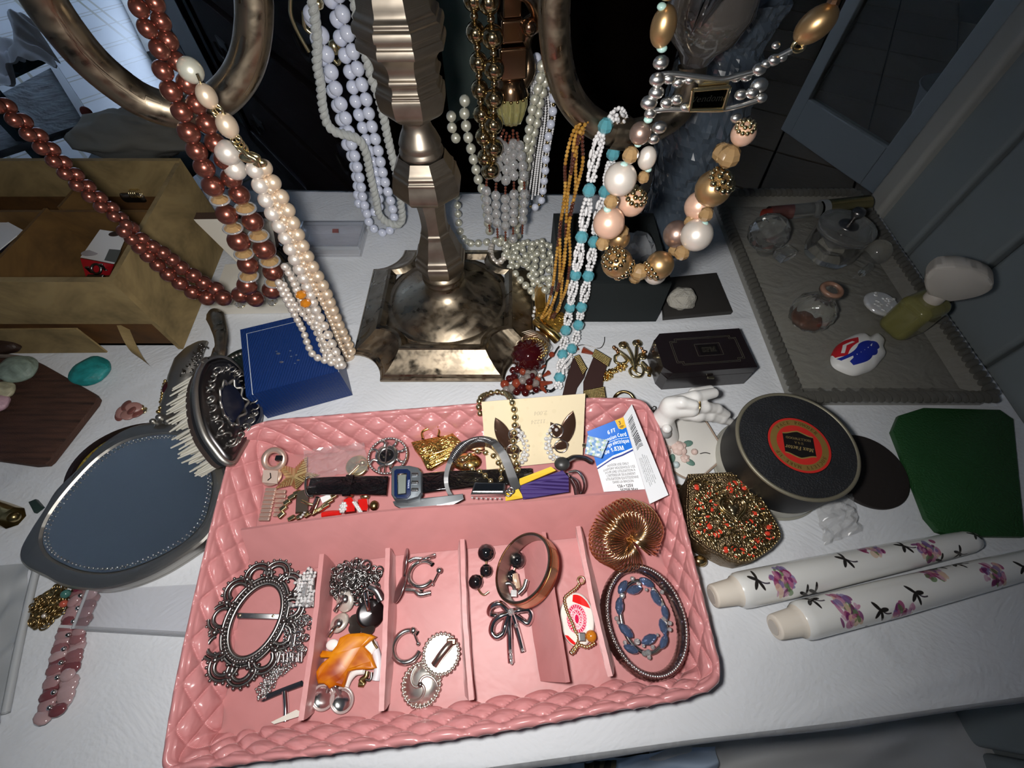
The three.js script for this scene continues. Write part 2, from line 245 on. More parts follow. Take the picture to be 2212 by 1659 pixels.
// dark chest of drawers behind the table
{
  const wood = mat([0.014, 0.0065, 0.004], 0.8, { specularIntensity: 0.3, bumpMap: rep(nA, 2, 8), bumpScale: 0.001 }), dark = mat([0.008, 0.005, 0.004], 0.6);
  const ax = new THREE.Vector3(0.64, 0, 0.77), an = new THREE.Vector3(-0.77, 0, 0.64), O = new THREE.Vector3(-1.13, 0, -1.975), yaw = Math.atan2(-0.77, 0.64);
  const P = (a, y, n) => [O.x + ax.x * a + an.x * n, y, O.z + ax.z * a + an.z * n];
  const put = (w, h, d, a, y, n, r = 0.004) => mv(box(w, h, d, r), ...P(a, y, n), yaw);
  const t = thing('chest_of_drawers', 'dark brown wooden chest of drawers standing behind the white table', 'chest', P(0.7, 0, -0.4));
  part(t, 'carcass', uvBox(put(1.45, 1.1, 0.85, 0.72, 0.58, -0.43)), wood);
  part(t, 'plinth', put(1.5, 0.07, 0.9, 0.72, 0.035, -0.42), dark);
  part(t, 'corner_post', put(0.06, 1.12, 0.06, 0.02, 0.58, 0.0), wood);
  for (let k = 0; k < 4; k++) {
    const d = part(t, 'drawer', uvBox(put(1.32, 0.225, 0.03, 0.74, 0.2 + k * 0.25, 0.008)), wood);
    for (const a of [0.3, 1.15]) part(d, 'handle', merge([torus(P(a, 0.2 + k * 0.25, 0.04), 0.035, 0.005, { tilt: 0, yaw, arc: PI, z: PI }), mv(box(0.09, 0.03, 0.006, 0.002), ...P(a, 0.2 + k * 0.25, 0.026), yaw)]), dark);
  }
  const w = thing('wardrobe', 'tall almost black wooden wardrobe behind the chest at left', 'wardrobe', [-1.5, 0, -3]);
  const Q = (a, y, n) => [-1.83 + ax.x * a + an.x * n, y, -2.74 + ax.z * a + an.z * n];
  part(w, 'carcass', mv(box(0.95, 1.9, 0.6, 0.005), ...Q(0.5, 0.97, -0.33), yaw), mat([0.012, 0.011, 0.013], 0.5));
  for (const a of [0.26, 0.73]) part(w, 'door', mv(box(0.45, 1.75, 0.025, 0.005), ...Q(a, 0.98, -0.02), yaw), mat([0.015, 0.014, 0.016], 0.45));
}
// left of the table: bench, cloths and boxes in the daylight
{
  const tl = mat([0.015, 0.04, 0.05], 0.6);
  const b = thing('bench', 'dark teal painted wooden bench at the far left edge', 'bench', [-0.98, 0, -1.08]);
  part(b, 'seat', prism([[-1.619,.45,-1.4728],[-1.4984,.45,-1.6842],[-1.4522,.45,-1.6174],[-1.5462,.45,-1.3617]], lift([[-1.619,.45,-1.4728],[-1.4984,.45,-1.6842],[-1.4522,.45,-1.6174],[-1.5462,.45,-1.3617]], 0.03)), tl);
  for (const p of [[-1.6243,.45,-1.5022],[-1.5614,.45,-1.416]]) part(b, 'leg', mv(box(0.035, 0.43, 0.035, 0.004), p[0], 0.22, p[2]), tl);
  const cl = new THREE.PlaneGeometry(1, 1, 30, 30), c4 = [[-1.5739,.57,-1.5535],[-1.3845,.57,-1.57],[-1.2384,.57,-1.3718],[-1.3342,.57,-1.2282]].map(A), cp = cl.attributes.position;
  for (let i = 0; i < cp.count; i++) { const u = cp.getX(i) + 0.5, v = 0.5 - cp.getY(i), p = c4[0].clone().lerp(c4[1], u).lerp(c4[3].clone().lerp(c4[2], u), v); p.y += 0.03 * Math.sin(u * 9 + 3 * v + 2 * nz(u * 4, v * 4)) + 0.05 * nz(u * 3, v * 3, 2) - 0.02; cp.setXYZ(i, p.x, p.y, p.z); }
  cl.computeVertexNormals();
  one('folded_cloth', 'rumpled bluish white cloth lying on the dark teal bench', 'cloth', cl, mat([0.68, 0.7, 0.74], 0.85));
  const bn = thing('storage_bin', 'mottled grey blue storage panel with a white edge at far left', 'bin', [-0.93, 0, -0.95]);
  const q = [[-1.8483,.31,-1.6009],[-1.7445,.31,-1.9221],[-1.4025,.31,-1.5196],[-1.3721,.31,-1.3342]];
  part(bn, 'panel', prism([...q.slice(0, 3), [-1.6489,.31,-1.2967]].map((p) => [p[0], p[1] - 0.02, p[2]]), [...q.slice(0, 3), [-1.6489,.31,-1.2967]]), mat([0.16, 0.19, 0.21], 0.7, { bumpMap: rep(nA, 4), bumpScale: 0.004, map: rep(tex(128, 128, (u, v) => { const n = 0.6 + 0.6 * fbm(u, v, 7, 3); return [n * 0.8, n * 0.85, n * 0.9]; }), 2) }));
  part(bn, 'edging', prism([[-1.7597,.312,-1.9209],[-1.7414,.312,-1.9325],[-1.4001,.312,-1.5333],[-1.4036,.312,-1.4983]], lift([[-1.7597,.312,-1.9209],[-1.7414,.312,-1.9325],[-1.4001,.312,-1.5333],[-1.4036,.312,-1.4983]], 0.02)), mat([0.6, 0.63, 0.68], 0.6));
  const r = ball([-1.3878,.34,-1.5149,.0166], [1, 1.1, 0.8]);
  one('small_ball', 'small dull red ball beside the white edged bin', 'ball', r, mat([0.25, 0.06, 0.05], 0.7));
  const bg = new THREE.SphereGeometry(1, 40, 28), bp = bg.attributes.position, bc = [-.7491,.61,-.879,.1095];
  for (let i = 0; i < bp.count; i++) { const x = bp.getX(i), y = bp.getY(i), z = bp.getZ(i), k = 1 + 0.25 * nz(x * 2, y * 2, z * 2) + 0.1 * nz(x * 5, y * 5, z * 5); bp.setXYZ(i, bc[0] + x * k * bc[3], bc[1] + y * k * bc[3] * 0.35, bc[2] + z * k * bc[3] * 0.6); }
  bg.computeVertexNormals();
  one('cloth_bundle', 'beige and grey crumpled cloth bundle behind the yellow box', 'bundle', bg, mat([0.33, 0.31, 0.26], 0.9));
  const st = thing('plant_stand', 'low wooden stand under the beige cloth bundle', 'stand', [bc[0], 0, bc[2]]);
  part(st, 'top', disc([bc[0], TY - 0.2, bc[2]], 0.12, 0.02), tl); part(st, 'post', mv(new THREE.CylinderGeometry(0.02, 0.03, 0.55, 16), bc[0], 0.28, bc[2]), tl);
  const gg = new THREE.PlaneGeometry(1, 1, 14, 30), gp = gg.attributes.position;
  for (let i = 0; i < gp.count; i++) { const u = gp.getX(i) + 0.5, v = 0.5 - gp.getY(i), t = 0.085 + 0.13 * u, w = 0.012 + 0.008 * Math.sin(u * 11 + v * 2) * v, y = v < 0.2 ? 1.142 : 1.142 - (v - 0.2) * 0.665, k = v < 0.2 ? -0.1 * (1 - v / 0.2) : w; gp.setXYZ(i, -0.2 + 0.77 * t + 0.64 * k, y, -0.86 - 0.64 * t + 0.77 * k); }
  gg.computeVertexNormals();
  one('hanging_cloth', 'grey green cloth draped over the chest end behind the candelabrum', 'cloth', gg, mat([0.2, 0.27, 0.24], 0.9));
}
// ---------- table, cloth ----------
{
  const fe = [[-0.62, 0.1], [-0.3, 0.075], [-0.1, 0.0515], [-0.016, 0.0513], [0.1017, 0.039], [0.2, 0.03], [0.314, 0.018], [0.428, 0.004]];
  const front = (x) => { for (let i = 1; i < fe.length; i++) if (x <= fe[i][0]) { const k = (x - fe[i - 1][0]) / (fe[i][0] - fe[i - 1][0]); return fe[i - 1][1] + k * (fe[i][1] - fe[i - 1][1]); } return 0.004; };
  const t = thing('table', 'table under the white cloth, standing against the boarded wall', 'table', [-0.1, 0, -0.2]);
  part(t, 'tabletop', slab([[-0.62, -0.484], [0.422, -0.469], [0.422, -0.004], [-0.1, 0.042], [-0.62, 0.09]], -0.03, 0.026), mat([0.3, 0.2, 0.12], 0.6));
  for (const p of [[-0.57, -0.44], [0.38, -0.43], [0.38, -0.05], [-0.57, 0.04]]) part(t, 'leg', mv(box(0.045, 0.72, 0.045, 0.004), p[0], 0.36, p[1]), mat([0.3, 0.2, 0.12], 0.6));
  const NX = 240, NZ = 170, P = [], I = [], X0 = -0.63, X1 = 0.429, Z0 = -0.4895;
  const seams = [[[.2532,.75,-.438], [.2409,.75,-.1847]], [[.2702,.75,-.4507], [.2496,.75,-.1893]], [[.0622,.75,-.2732], [.2463,.75,-.2831]], [[-.2089,.75,-.275], [-.1468,.75,-.2738]], [[.2232,.75,-.0259], [.2455,.75,.005]], [[.165,.75,.0283], [.3051,.75,.0026]]];
  for (let j = 0; j <= NZ; j++) for (let i = 0; i <= NX; i++) {
    const x = X0 + (X1 - X0) * i / NX, zf = front(x), v = j / NZ, top = 0.9; let z, y;
    const zb = Z0 + (x + 0.265) * 0.022;
    if (v <= top) { z = zb + (zf - zb) * v / top; y = 0.0006 + 0.0007 * nz(x * 14, z * 22, 1) + 0.0006 * nz(x * 40 + z * 30, z * 12, 4); } else { const k = (v - top) / (1 - top); z = zf + 0.006 * Math.sin(Math.min(1, k * 5) * PI / 2) + 0.004 * k * Math.sin(x * 40); y = -0.17 * Math.max(0, k - 0.05) + 0.0002; }
    for (const [a, b] of seams) { const dx = b[0] - a[0], dz = b[2] - a[2], l = Math.hypot(dx, dz), s = ((x - a[0]) * dx + (z - a[2]) * dz) / l / l, d = ((x - a[0]) * dz - (z - a[2]) * dx) / l; if (s > 0 && s < 1 && v <= top) y += 0.0011 * Math.exp(-((d / 0.0035) ** 2)) * Math.min(1, 8 * s, 8 * (1 - s)); }
    P.push(x, TY + y, z);
  }
  for (let j = 0; j < NZ; j++) for (let i = 0; i < NX; i++) { const a = j * (NX + 1) + i, b = a + NX + 1; I.push(a, b, a + 1, a + 1, b, b + 1); }
  // hanging back and left edges
  const base = P.length / 3; for (let i = 0; i <= NX; i++) { P.push(P[3 * i], TY - 0.05, P[3 * i + 2] - 0.004); } for (let i = 0; i < NX; i++) I.push(i, i + 1, base + i, i + 1, base + i + 1, base + i);
  const g = new THREE.BufferGeometry(); g.setAttribute('position', new THREE.Float32BufferAttribute(P, 3)); g.setIndex(I); g.computeVertexNormals(); uvBox(g);
  one('tablecloth', 'plain white creased tablecloth spread under all the jewellery', 'tablecloth', g, M.cloth);
}
// things under the front edge of the table
{
  const drape = (c, y, amp, n = 40) => { const g = new THREE.PlaneGeometry(1, 1, n, n), p = g.attributes.position, q = c.map(A); for (let i = 0; i < p.count; i++) { const u = p.getX(i) + 0.5, v = 0.5 - p.getY(i), w = q[0].clone().lerp(q[1], u).lerp(q[3].clone().lerp(q[2], u), v); w.y += amp * (Math.sin(u * 14 + v * 5 + 3 * nz(u * 3, v * 3, y)) * 0.5 + nz(u * 6, v * 4, y + 5)); p.setXYZ(i, w.x, w.y, w.z); } g.computeVertexNormals(); return g; };
  one('dust_sheet', 'grey folded sheet on the floor below the table front', 'sheet', drape([[.1354,.55,.0197],[.6734,.55,-.0202],[.5591,.55,.1256],[.1179,.55,.1256]], 3, 0.012), mat([0.55, 0.56, 0.57], 0.9));
  one('plastic_sack', 'pale blue bag below the front edge of the table', 'bag', drape([[.0268,.56,.0797],[.185,.56,.065],[.1826,.56,.1233],[.0331,.56,.1233]], 8, 0.012), mat([0.4, 0.5, 0.64], 0.6));
  one('striped_cloth', 'tan and dark striped cloth peeping out beside the blue bag', 'cloth', drape([[.0623,.585,.0737],[.0897,.585,.0713],[.077,.585,.1119],[.0544,.585,.1119]], 5, 0.008, 12), mat(0xffffff, 0.9, { map: tex(64, 8, (u) => (Math.floor(u * 6) % 2 ? [0.36, 0.33, 0.27] : [0.16, 0.15, 0.14]), { srgb: true }) }));
  one('floor_rug', 'dark floor mat mostly hidden below the table', 'mat', slab([[-0.6, 0.05], [0.9, -0.2], [0.9, 1], [-0.6, 1]], -0.745, 0.012), mat([0.05, 0.05, 0.052], 0.95));
}
// ---------- candelabrum ----------
{
  const cx = -0.0615, cz = -0.2935, c0 = [cx, 0, cz];
  const t = thing('candelabrum', 'large tarnished silver candelabrum with octagonal stem and square scooped base', 'candelabrum', [cx, TY, cz]);
  const oct = (prof) => { // eight flat sides, each smooth along the profile
    const pts = new THREE.CatmullRomCurve3(prof.map((a) => new THREE.Vector3(a[0], a[1], 0)), false, 'centripetal').getPoints(prof.length * 4), sides = [];
    for (let k = 0; k < 8; k++) { const P = [], I = []; pts.forEach((p, i) => { for (const e of [-0.5, 0.5]) { const a = (k + e) * PI / 4 + PI / 2, R = p.x / Math.cos(PI / 8); P.push(cx + R * Math.cos(a), p.y, cz + R * Math.sin(a)); } if (i) { const q = 2 * i; I.push(q - 2, q, q - 1, q - 1, q, q + 1); } }); const g = new THREE.BufferGeometry(); g.setAttribute('position', new THREE.Float32BufferAttribute(P, 3)); g.setIndex(I); g.computeVertexNormals(); const n = g.attributes.normal, o = [Math.cos(k * PI / 4 + PI / 2), Math.sin(k * PI / 4 + PI / 2)]; let d = 0; for (let i = 0; i < n.count; i++) d += n.getX(i) * o[0] + n.getZ(i) * o[1]; if (d < 0) { g.setIndex(I.map((q, i) => i % 3 === 1 ? I[i + 1] : i % 3 === 2 ? I[i - 1] : q)); g.computeVertexNormals(); } g.setAttribute('uv', new THREE.Float32BufferAttribute(new Float32Array(P.length / 3 * 2), 2)); sides.push(g); }
    return uvBox(merge(sides));
  };
  const up = (l) => l.slice().reverse();
  // base plate: square with a scooped corner each, rising in coves to the dome
  const outline = (s, sc, n = 9) => { const o = []; for (let k = 0; k < 4; k++) { const a = k * PI / 2, c = Math.cos(a), d = Math.sin(a), q = []; for (let i = 0; i <= n; i++) { const b = PI + (PI / 2) * (1 - i / n); q.push([s + sc * Math.cos(b), s + sc * Math.sin(b)]); } for (const [x, y] of q) o.push([cx + x * c - y * d, cz + x * d + y * c]); } return o; };
  const S = 0.084, R = 0.029, rows = [[S, R, 0.0018], [S, R, 0.004], [S - 0.0015, R, 0.0055], [S - 0.003, R, 0.0058], [S - 0.004, R, 0.0075], [S - 0.008, R * 0.98, 0.0095], [S - 0.016, R * 0.9, 0.0145], [S - 0.022, R * 0.82, 0.0195], [S - 0.0225, R * 0.82, 0.021], [S - 0.0255, R * 0.78, 0.0212], [S - 0.03, R * 0.72, 0.0175]];
  const P = [], I = [], N = 40; rows.forEach(([s, sc, y]) => outline(s, sc).forEach((q) => P.push(q[0], TY + y, q[1])));
  for (let r = 0; r < rows.length - 1; r++) for (let i = 0; i < N; i++) { const j = (i + 1) % N, a = r * N + i, b = r * N + j, c = a + N, d = b + N; I.push(a, c, b, b, c, d); }
  let g = new THREE.BufferGeometry(); g.setAttribute('position', new THREE.Float32BufferAttribute(P, 3)); g.setIndex(I);
  part(t, 'base', uvBox(crease(g.toNonIndexed(), 0.4)), M.tarnish);
  part(t, 'dome', uvBox(latheAt([[0.062, 0.014], [0.058, 0.017], [0.0555, 0.0185], [0.0535, 0.0175], [0.0525, 0.0185], [0.0475, 0.0225], [0.038, 0.0275], [0.027, 0.031], [0.0195, 0.0355], [0.0165, 0.041], [0.0155, 0.045], [0.0185, 0.0465], [0.019, 0.049], [0.0165, 0.0505], [0.0185, 0.052], [0.0185, 0.0545], [0.015, 0.057]], [cx, TY, cz], 64)), M.tarnish);
  const lo = [[.0131,.7917],[.0136,.803],[.0183,.8089],[.0204,.8157],[.0202,.8209],[.0189,.8229],[.0188,.8259],[.0175,.8279],[.0162,.8313],[.014,.8389],[.0116,.8457],[.0115,.848],[.0104,.8493],[.0097,.8631],[.0108,.8743],[.0116,.8805],[.0211,.8828],[.0236,.8858],[.0233,.8909],[.0216,.8979],[.0215,.8993],[.0201,.9007],[.02,.9027],[.0183,.9047],[.0165,.908],[.0152,.9106]];
  part(t, 'lower_stem', oct(lo), M.stem);
  part(t, 'neck', uvBox(latheAt([[.0139,.9093],[.0148,.9113],[.015,.9132],[.0137,.9148],[.0137,.9163],[.0142,.9182],[.0135,.92],[.0119,.9237],[.0099,.9272],[.0089,.9307],[.0092,.933]], [cx, 0, cz], 40)), M.stem);
  part(t, 'urn', oct([[.0089,.9324],[.0106,.9347],[.0152,.9369],[.0191,.9407],[.0201,.9468],[.0198,.9517],[.019,.9522],[.0189,.9537],[.0177,.9547],[.0175,.9581],[.0191,.9596],[.0189,.9615],[.0178,.9624],[.0176,.9657],[.019,.9693],[.0219,.9729],[.0239,.9737],[.0235,.978],[.0227,.9785],[.0226,.9806],[.0238,.9814],[.0234,.9855],[.0218,.9867],[.0217,.9886],[.0196,.9906],[.0187,.9963],[.0163,1.0035]]), M.stem);
  const shell = (pts, r) => uvBox(new THREE.TubeGeometry(curve(pts), 90, r, 20));
  const la = [[-0.075, 1.03, -0.285], [-.1247,1.007,-.28], [-.1286,.9968,-.279], [-.1335,.9861,-.277], [-.1411,.9746,-.275], [-.1507,.9648,-.272], [-.1627,.9572,-.268], [-.1769,.9528,-.264], [-.1888,.954,-.26], [-.1989,.9609,-.256], [-.2041,.9703,-.253], [-.2073,.9822,-.25], [-.2077,.9951,-.248], [-.2066,1.0064,-.247], [-.2037,1.0144,-.246]];
  part(t, 'arm', shell(la, 0.0088), M.tarnish);
  const ra = [[-0.05, 1.03, -0.3], [.0228,1.0005,-.305], [.023,.9888,-.306], [.0246,.9738,-.307], [.0285,.9571,-.308], [.0365,.9393,-.31], [.0486,.926,-.311], [.0657,.9158,-.313], [.0848,.9117,-.316], [.1038,.9159,-.319], [.1149,.9236,-.322], [.1187,.9373,-.324], [.1166,.9499,-.326]];
  part(t, 'arm', shell(ra, 0.0092), M.tarnish);
  part(t, 'arm_collar', uvBox(tube([[.0686,.9143,-.3135], [.0805,.9116,-.3155]], 0.0115, { k: 9, n: 2 })), M.tarnish);
  const ba = [[-.0016,.99,-.33], [.0127,.9779,-.35], [.0181,.9631,-.36], [.0109,.9541,-.37], [.0079,.9438,-.37], [.0115,.9314,-.365], [.0048,.9214,-.36]];
  part(t, 'scroll_arm', uvBox(tube(ba, 0.006, { n: 60, k: 10 })), metal([0.36, 0.24, 0.15], 0.25));
  part(t, 'scroll_boss', ball([.0112,.9612,-.352,.0052]), metal([0.36, 0.22, 0.14], 0.2));
  part(t, 'arm', uvBox(tube([[-0.06, 1.045, -0.285], [0.0, 1.075, -0.262], [0.05, 1.085, -0.23], [0.085, 1.078, -0.2]], 0.008, { n: 40, k: 14 })), M.tarnish);
  part(t, 'arm', uvBox(tube([[-0.065, 1.04, -0.3], [-0.085, 1.03, -0.35], [-0.115, 1.0, -0.395], [-0.16, 0.985, -0.41]], 0.008, { n: 40, k: 14 })), M.tarnish);
  part(t, 'arm', uvBox(tube([[-0.055, 1.04, -0.3], [-0.04, 1.02, -0.35], [-0.03, 0.99, -0.39], [0.04, 0.985, -0.4]], 0.008, { n: 40, k: 14 })), M.tarnish);
  // glass cup at the end of the right arm
  const q = [.1171,.9452,-.326];
  part(t, 'candle_cup', latheAt([[0.004, 0], [0.009, 0.006], [0.012, 0.012], [0.021, 0.02], [0.026, 0.033], [0.025, 0.046], [0.02, 0.054], [0.021, 0.058], [0.0175, 0.0575], [0.0225, 0.046], [0.023, 0.034], [0.018, 0.024], [0, 0.018]], q, 40), mat([0.5, 0.46, 0.42], 0.08, { transmission: 0.85, thickness: 0.004, clearcoat: 1 }));
  part(t, 'candle_cup', latheAt([[0.009, 0], [0.013, 0.006], [0.022, 0.016], [0.025, 0.03], [0.022, 0.044], [0.018, 0.043], [0.0205, 0.03], [0.017, 0.016], [0, 0.012]], [-.2024,1.0159,-.246], 32), M.tarnish);
  const pr = new THREE.ConeGeometry(0.007, 0.03, 6).toNonIndexed(); pr.computeVertexNormals();
  for (const p of [[.1036,.9866,-.295], [.1088,.9891,-.297]]) part(t, 'prism_drop', pr, M.crystal, { p: [p[0], p[1] + 0.004, p[2]], q: new THREE.Quaternion().setFromAxisAngle(new THREE.Vector3(0, 0, 1), PI - 0.3), label: 'clear cut glass drop' });
}
// ---------- the pink quilted tray ----------
const pinkMap = rep(tex(128, 128, (u, v) => { const n = 0.97 + 0.05 * fbm(u, v, 12); return [n, n, n]; }), 6);
M.pink = mat([0.63, 0.265, 0.27], 0.3, { sheen: 0.5, sheenRoughness: 0.35, sheenColor: rgb(1, 0.75, 0.75), map: pinkMap });
M.pinkflat = mat([0.56, 0.235, 0.235], 0.45, { sheen: 0.35, sheenRoughness: 0.4, sheenColor: rgb(1, 0.75, 0.75), bumpMap: rep(nA, 10), bumpScale: 0.0003, map: pinkMap });
const TRAY_H = 0.006;
{
  const t = thing('jewellery_tray', 'pink quilted satin jewellery tray with divided compartments', 'tray', [-.0496,.75,-.0429]);
  const rim = curve([[-.1999,.78,-.1479],[-.1879,.78,-.1545],[-.1449,.78,-.1597],[-.0743,.78,-.1662],[-.0022,.78,-.1725],[.0709,.78,-.1754],[.1016,.78,-.1729],[.1082,.78,-.1626],[.1127,.78,-.1402],[.1153,.78,-.0946],[.1171,.78,-.047],[.1184,.78,-.0103],[.1185,.78,.0035],[.1146,.78,.0107],[.099,.78,.0165],[.0492,.78,.0237],[-.0139,.78,.0327],[-.075,.78,.0391],[-.1322,.78,.0441],[-.1697,.78,.0474],[-.1804,.78,.046],[-.1838,.78,.0356],[-.1884,.78,.0133],[-.1926,.78,-.0138],[-.198,.78,-.0539],[-.2033,.78,-.1028],[-.2048,.78,-.1383]], true);
  const flo = curve([[-.1881,.756,-.1354],[-.1814,.756,-.1378],[-.1418,.756,-.1405],[-.0764,.756,-.1465],[-.006,.756,-.1514],[.0655,.756,-.1563],[.0938,.756,-.1572],[.0971,.756,-.1514],[.1005,.756,-.1277],[.1035,.756,-.0885],[.1058,.756,-.0508],[.1074,.756,-.0149],[.1083,.756,.0006],[.1064,.756,.004],[.0952,.756,.0061],[.0519,.756,.0116],[-.0169,.756,.0194],[-.0809,.756,.0267],[-.1421,.756,.0325],[-.1627,.756,.0353],[-.1681,.756,.0353],[-.1698,.756,.0321],[-.1727,.756,.0143],[-.1758,.756,-.0073],[-.1813,.756,-.0449],[-.1859,.756,-.0885],[-.189,.756,-.124]], true);
  const NU = 1200, NV = 56, Pp = [], Uv = [], I = [], pr = rim.getSpacedPoints(NU), pf = flo.getSpacedPoints(NU);
  // match both outlines corner for corner by their control-point parameter
  for (let i = 0; i <= NU; i++) { pr[i] = rim.getPoint(i / NU); pf[i] = flo.getPoint(i / NU); }
  const cen = A([-.0481,.76,-.0416]); let len = 0;
  for (let i = 0; i <= NU; i++) {
    if (i) len += pr[i].distanceTo(pr[i - 1]);
    const a = pf[i], b = pr[i], out = b.clone().sub(a); out.y = 0; const wdt = out.length(); out.normalize();
    for (let j = 0; j <= NV; j++) {
      const v = j / NV; let x, y, w = 0;
      if (v < 0.62) { const k = v / 0.62; x = k * (wdt - 0.004); y = 0.006 + (0.024) * Math.pow(k, 0.85); w = 1; }
      else if (v < 0.8) { const k = (v - 0.62) / 0.18, an = k * PI; x = wdt - 0.004 + 0.004 * (1 - Math.cos(an)) / 2 * 1.1; y = 0.03 + 0.0035 * Math.sin(an); w = 0.5; }
      else { const k = (v - 0.8) / 0.2; x = wdt + 0.0004 - k * Math.max(0.002, wdt * 0.25); y = 0.03 - 0.0278 * k; w = 0.15; }
      const cell = 0.0185, s = len / cell, r = (v * 0.05) / cell, p1 = Math.abs(Math.sin(PI * (s + r) * 0.86)), p2 = Math.abs(Math.sin(PI * (s - r) * 0.86)), puff = Math.pow(Math.min(p1, 1) * Math.min(p2, 1), 0.42);
      const wr = 0.0009 * nz(s * 2.1, r * 3.3, 2) + 0.0005 * nz(s * 5 + r * 3, r * 7, 7);
      const d = w * (0.005 * puff - 0.0028 + wr * 0.55), p = a.clone().addScaledVector(out, x - d * 0.62); p.y = TY + y + d * 0.75;
      Pp.push(p.x, p.y, p.z); Uv.push(len, v * 0.06);
    }
  }
  for (let i = 0; i < NU; i++) for (let j = 0; j < NV; j++) { const a = i * (NV + 1) + j, b = a + NV + 1; I.push(a, a + 1, b, b, a + 1, b + 1); }
  let g = new THREE.BufferGeometry(); g.setAttribute('position', new THREE.Float32BufferAttribute(Pp, 3)); g.setAttribute('uv', new THREE.Float32BufferAttribute(Uv, 2)); g.setIndex(I); g.computeVertexNormals();
  part(t, 'quilted_wall', g, M.pink);
  // stitches along the quilting
  const fl = flo.getPoints(200).map((p) => [cen.x + (p.x - cen.x) * 1.03, cen.z + (p.z - cen.z) * 1.035]);
  const fs = shapeOf(fl), fg = new THREE.ExtrudeGeometry(fs, { depth: 0.004, bevelEnabled: false }); fg.rotateX(-PI / 2); fg.translate(0, TY + 0.0015, 0);
  part(t, 'tray_floor', uvBox(fg), M.pinkflat);
  const pipe = (l) => tube(l, 0.0012, { n: 60, k: 6 });
  // long divider, leaning back
  const wall = (base, top, th, n = 24) => { // a padded card wall between two polylines
    const b = curve(base).getPoints(n), q = curve(top).getPoints(n), P = [], J = []; const row = 9;
    for (let i = 0; i <= n; i++) { const u = q[i].clone().sub(b[i]), dir = (i < n ? q[i + 1].clone().sub(q[i]) : q[i].clone().sub(q[i - 1])), nn = dir.cross(u).normalize(); for (let k = 0; k <= row; k++) { const f = k / row; let h, s; if (f < 0.4) { h = f / 0.4 * 0.92; s = 1; } else if (f < 0.6) { const a = (f - 0.4) / 0.2 * PI; h = 0.92 + 0.08 * Math.sin(a); s = Math.cos(a); } else { h = (1 - f) / 0.4 * 0.92; s = -1; } const p = b[i].clone().addScaledVector(u, h).addScaledVector(nn, s * th * (0.5 + 0.5 * (1 - h) * 0.6) + 0.0005 * nz(i * 0.35, h * 2, th * 900)); P.push(p.x, p.y, p.z); } }
    for (let i = 0; i < n; i++) for (let k = 0; k < row; k++) { const a = i * (row + 1) + k, c = a + row + 1; J.push(a, a + 1, c, c, a + 1, c + 1); }
    for (const e of [0, n]) for (let k = 1; k < row; k++) { const a = e * (row + 1); e ? J.push(a, a + k, a + k + 1) : J.push(a, a + k + 1, a + k); }
    const gg = new THREE.BufferGeometry(); gg.setAttribute('position', new THREE.Float32BufferAttribute(P, 3)); gg.setIndex(J); return uvBox(crease(gg.toNonIndexed(), 0.9));
  };
  part(t, 'long_divider', wall([[-.174,.756,-.0499],[-.1301,.756,-.057],[-.0862,.756,-.0637],[-.0412,.756,-.0681],[.0079,.756,-.0728],[.0578,.756,-.0779],[.1059,.756,-.0832]], [[-.1778,.786,-.0743],[-.1338,.786,-.0803],[-.0826,.786,-.0867],[-.0393,.786,-.0899],[.0075,.786,-.093],[.055,.786,-.0972],[.0951,.786,-.1005]], 0.003, 40), M.pinkflat);
  const dv = (b, q) => part(t, 'divider', wall(b, q, 0.0036), M.pinkflat);
  dv([[-.1248,.756,-.0561],[-.1205,.756,-.0149],[-.12,.756,.0256]], [[-.1229,.782,-.0589],[-.1174,.782,-.0137],[-.1143,.782,.027]]);
  dv([[-.084,.756,-.0616],[-.0775,.756,-.0175],[-.0758,.756,.0212]], [[-.0808,.782,-.0626],[-.0755,.782,-.0185],[-.0714,.782,.0229]]);
  dv([[-.0352,.756,-.0671],[-.0304,.756,-.0228],[-.0257,.756,.0166]], [[-.0328,.782,-.0681],[-.028,.782,-.021],[-.0224,.782,.018]]);
  dv([[.0092,.756,-.069],[.0135,.756,-.0309],[.0198,.756,.0097]], [[.0214,.782,-.0729],[.027,.782,-.0284],[.0317,.782,.0098]]);
  dv([[.0489,.756,-.0754],[.0563,.756,-.0309],[.0608,.756,.0025]], [[.0438,.782,-.0765],[.0492,.782,-.0309],[.0554,.782,.0072]]);
}
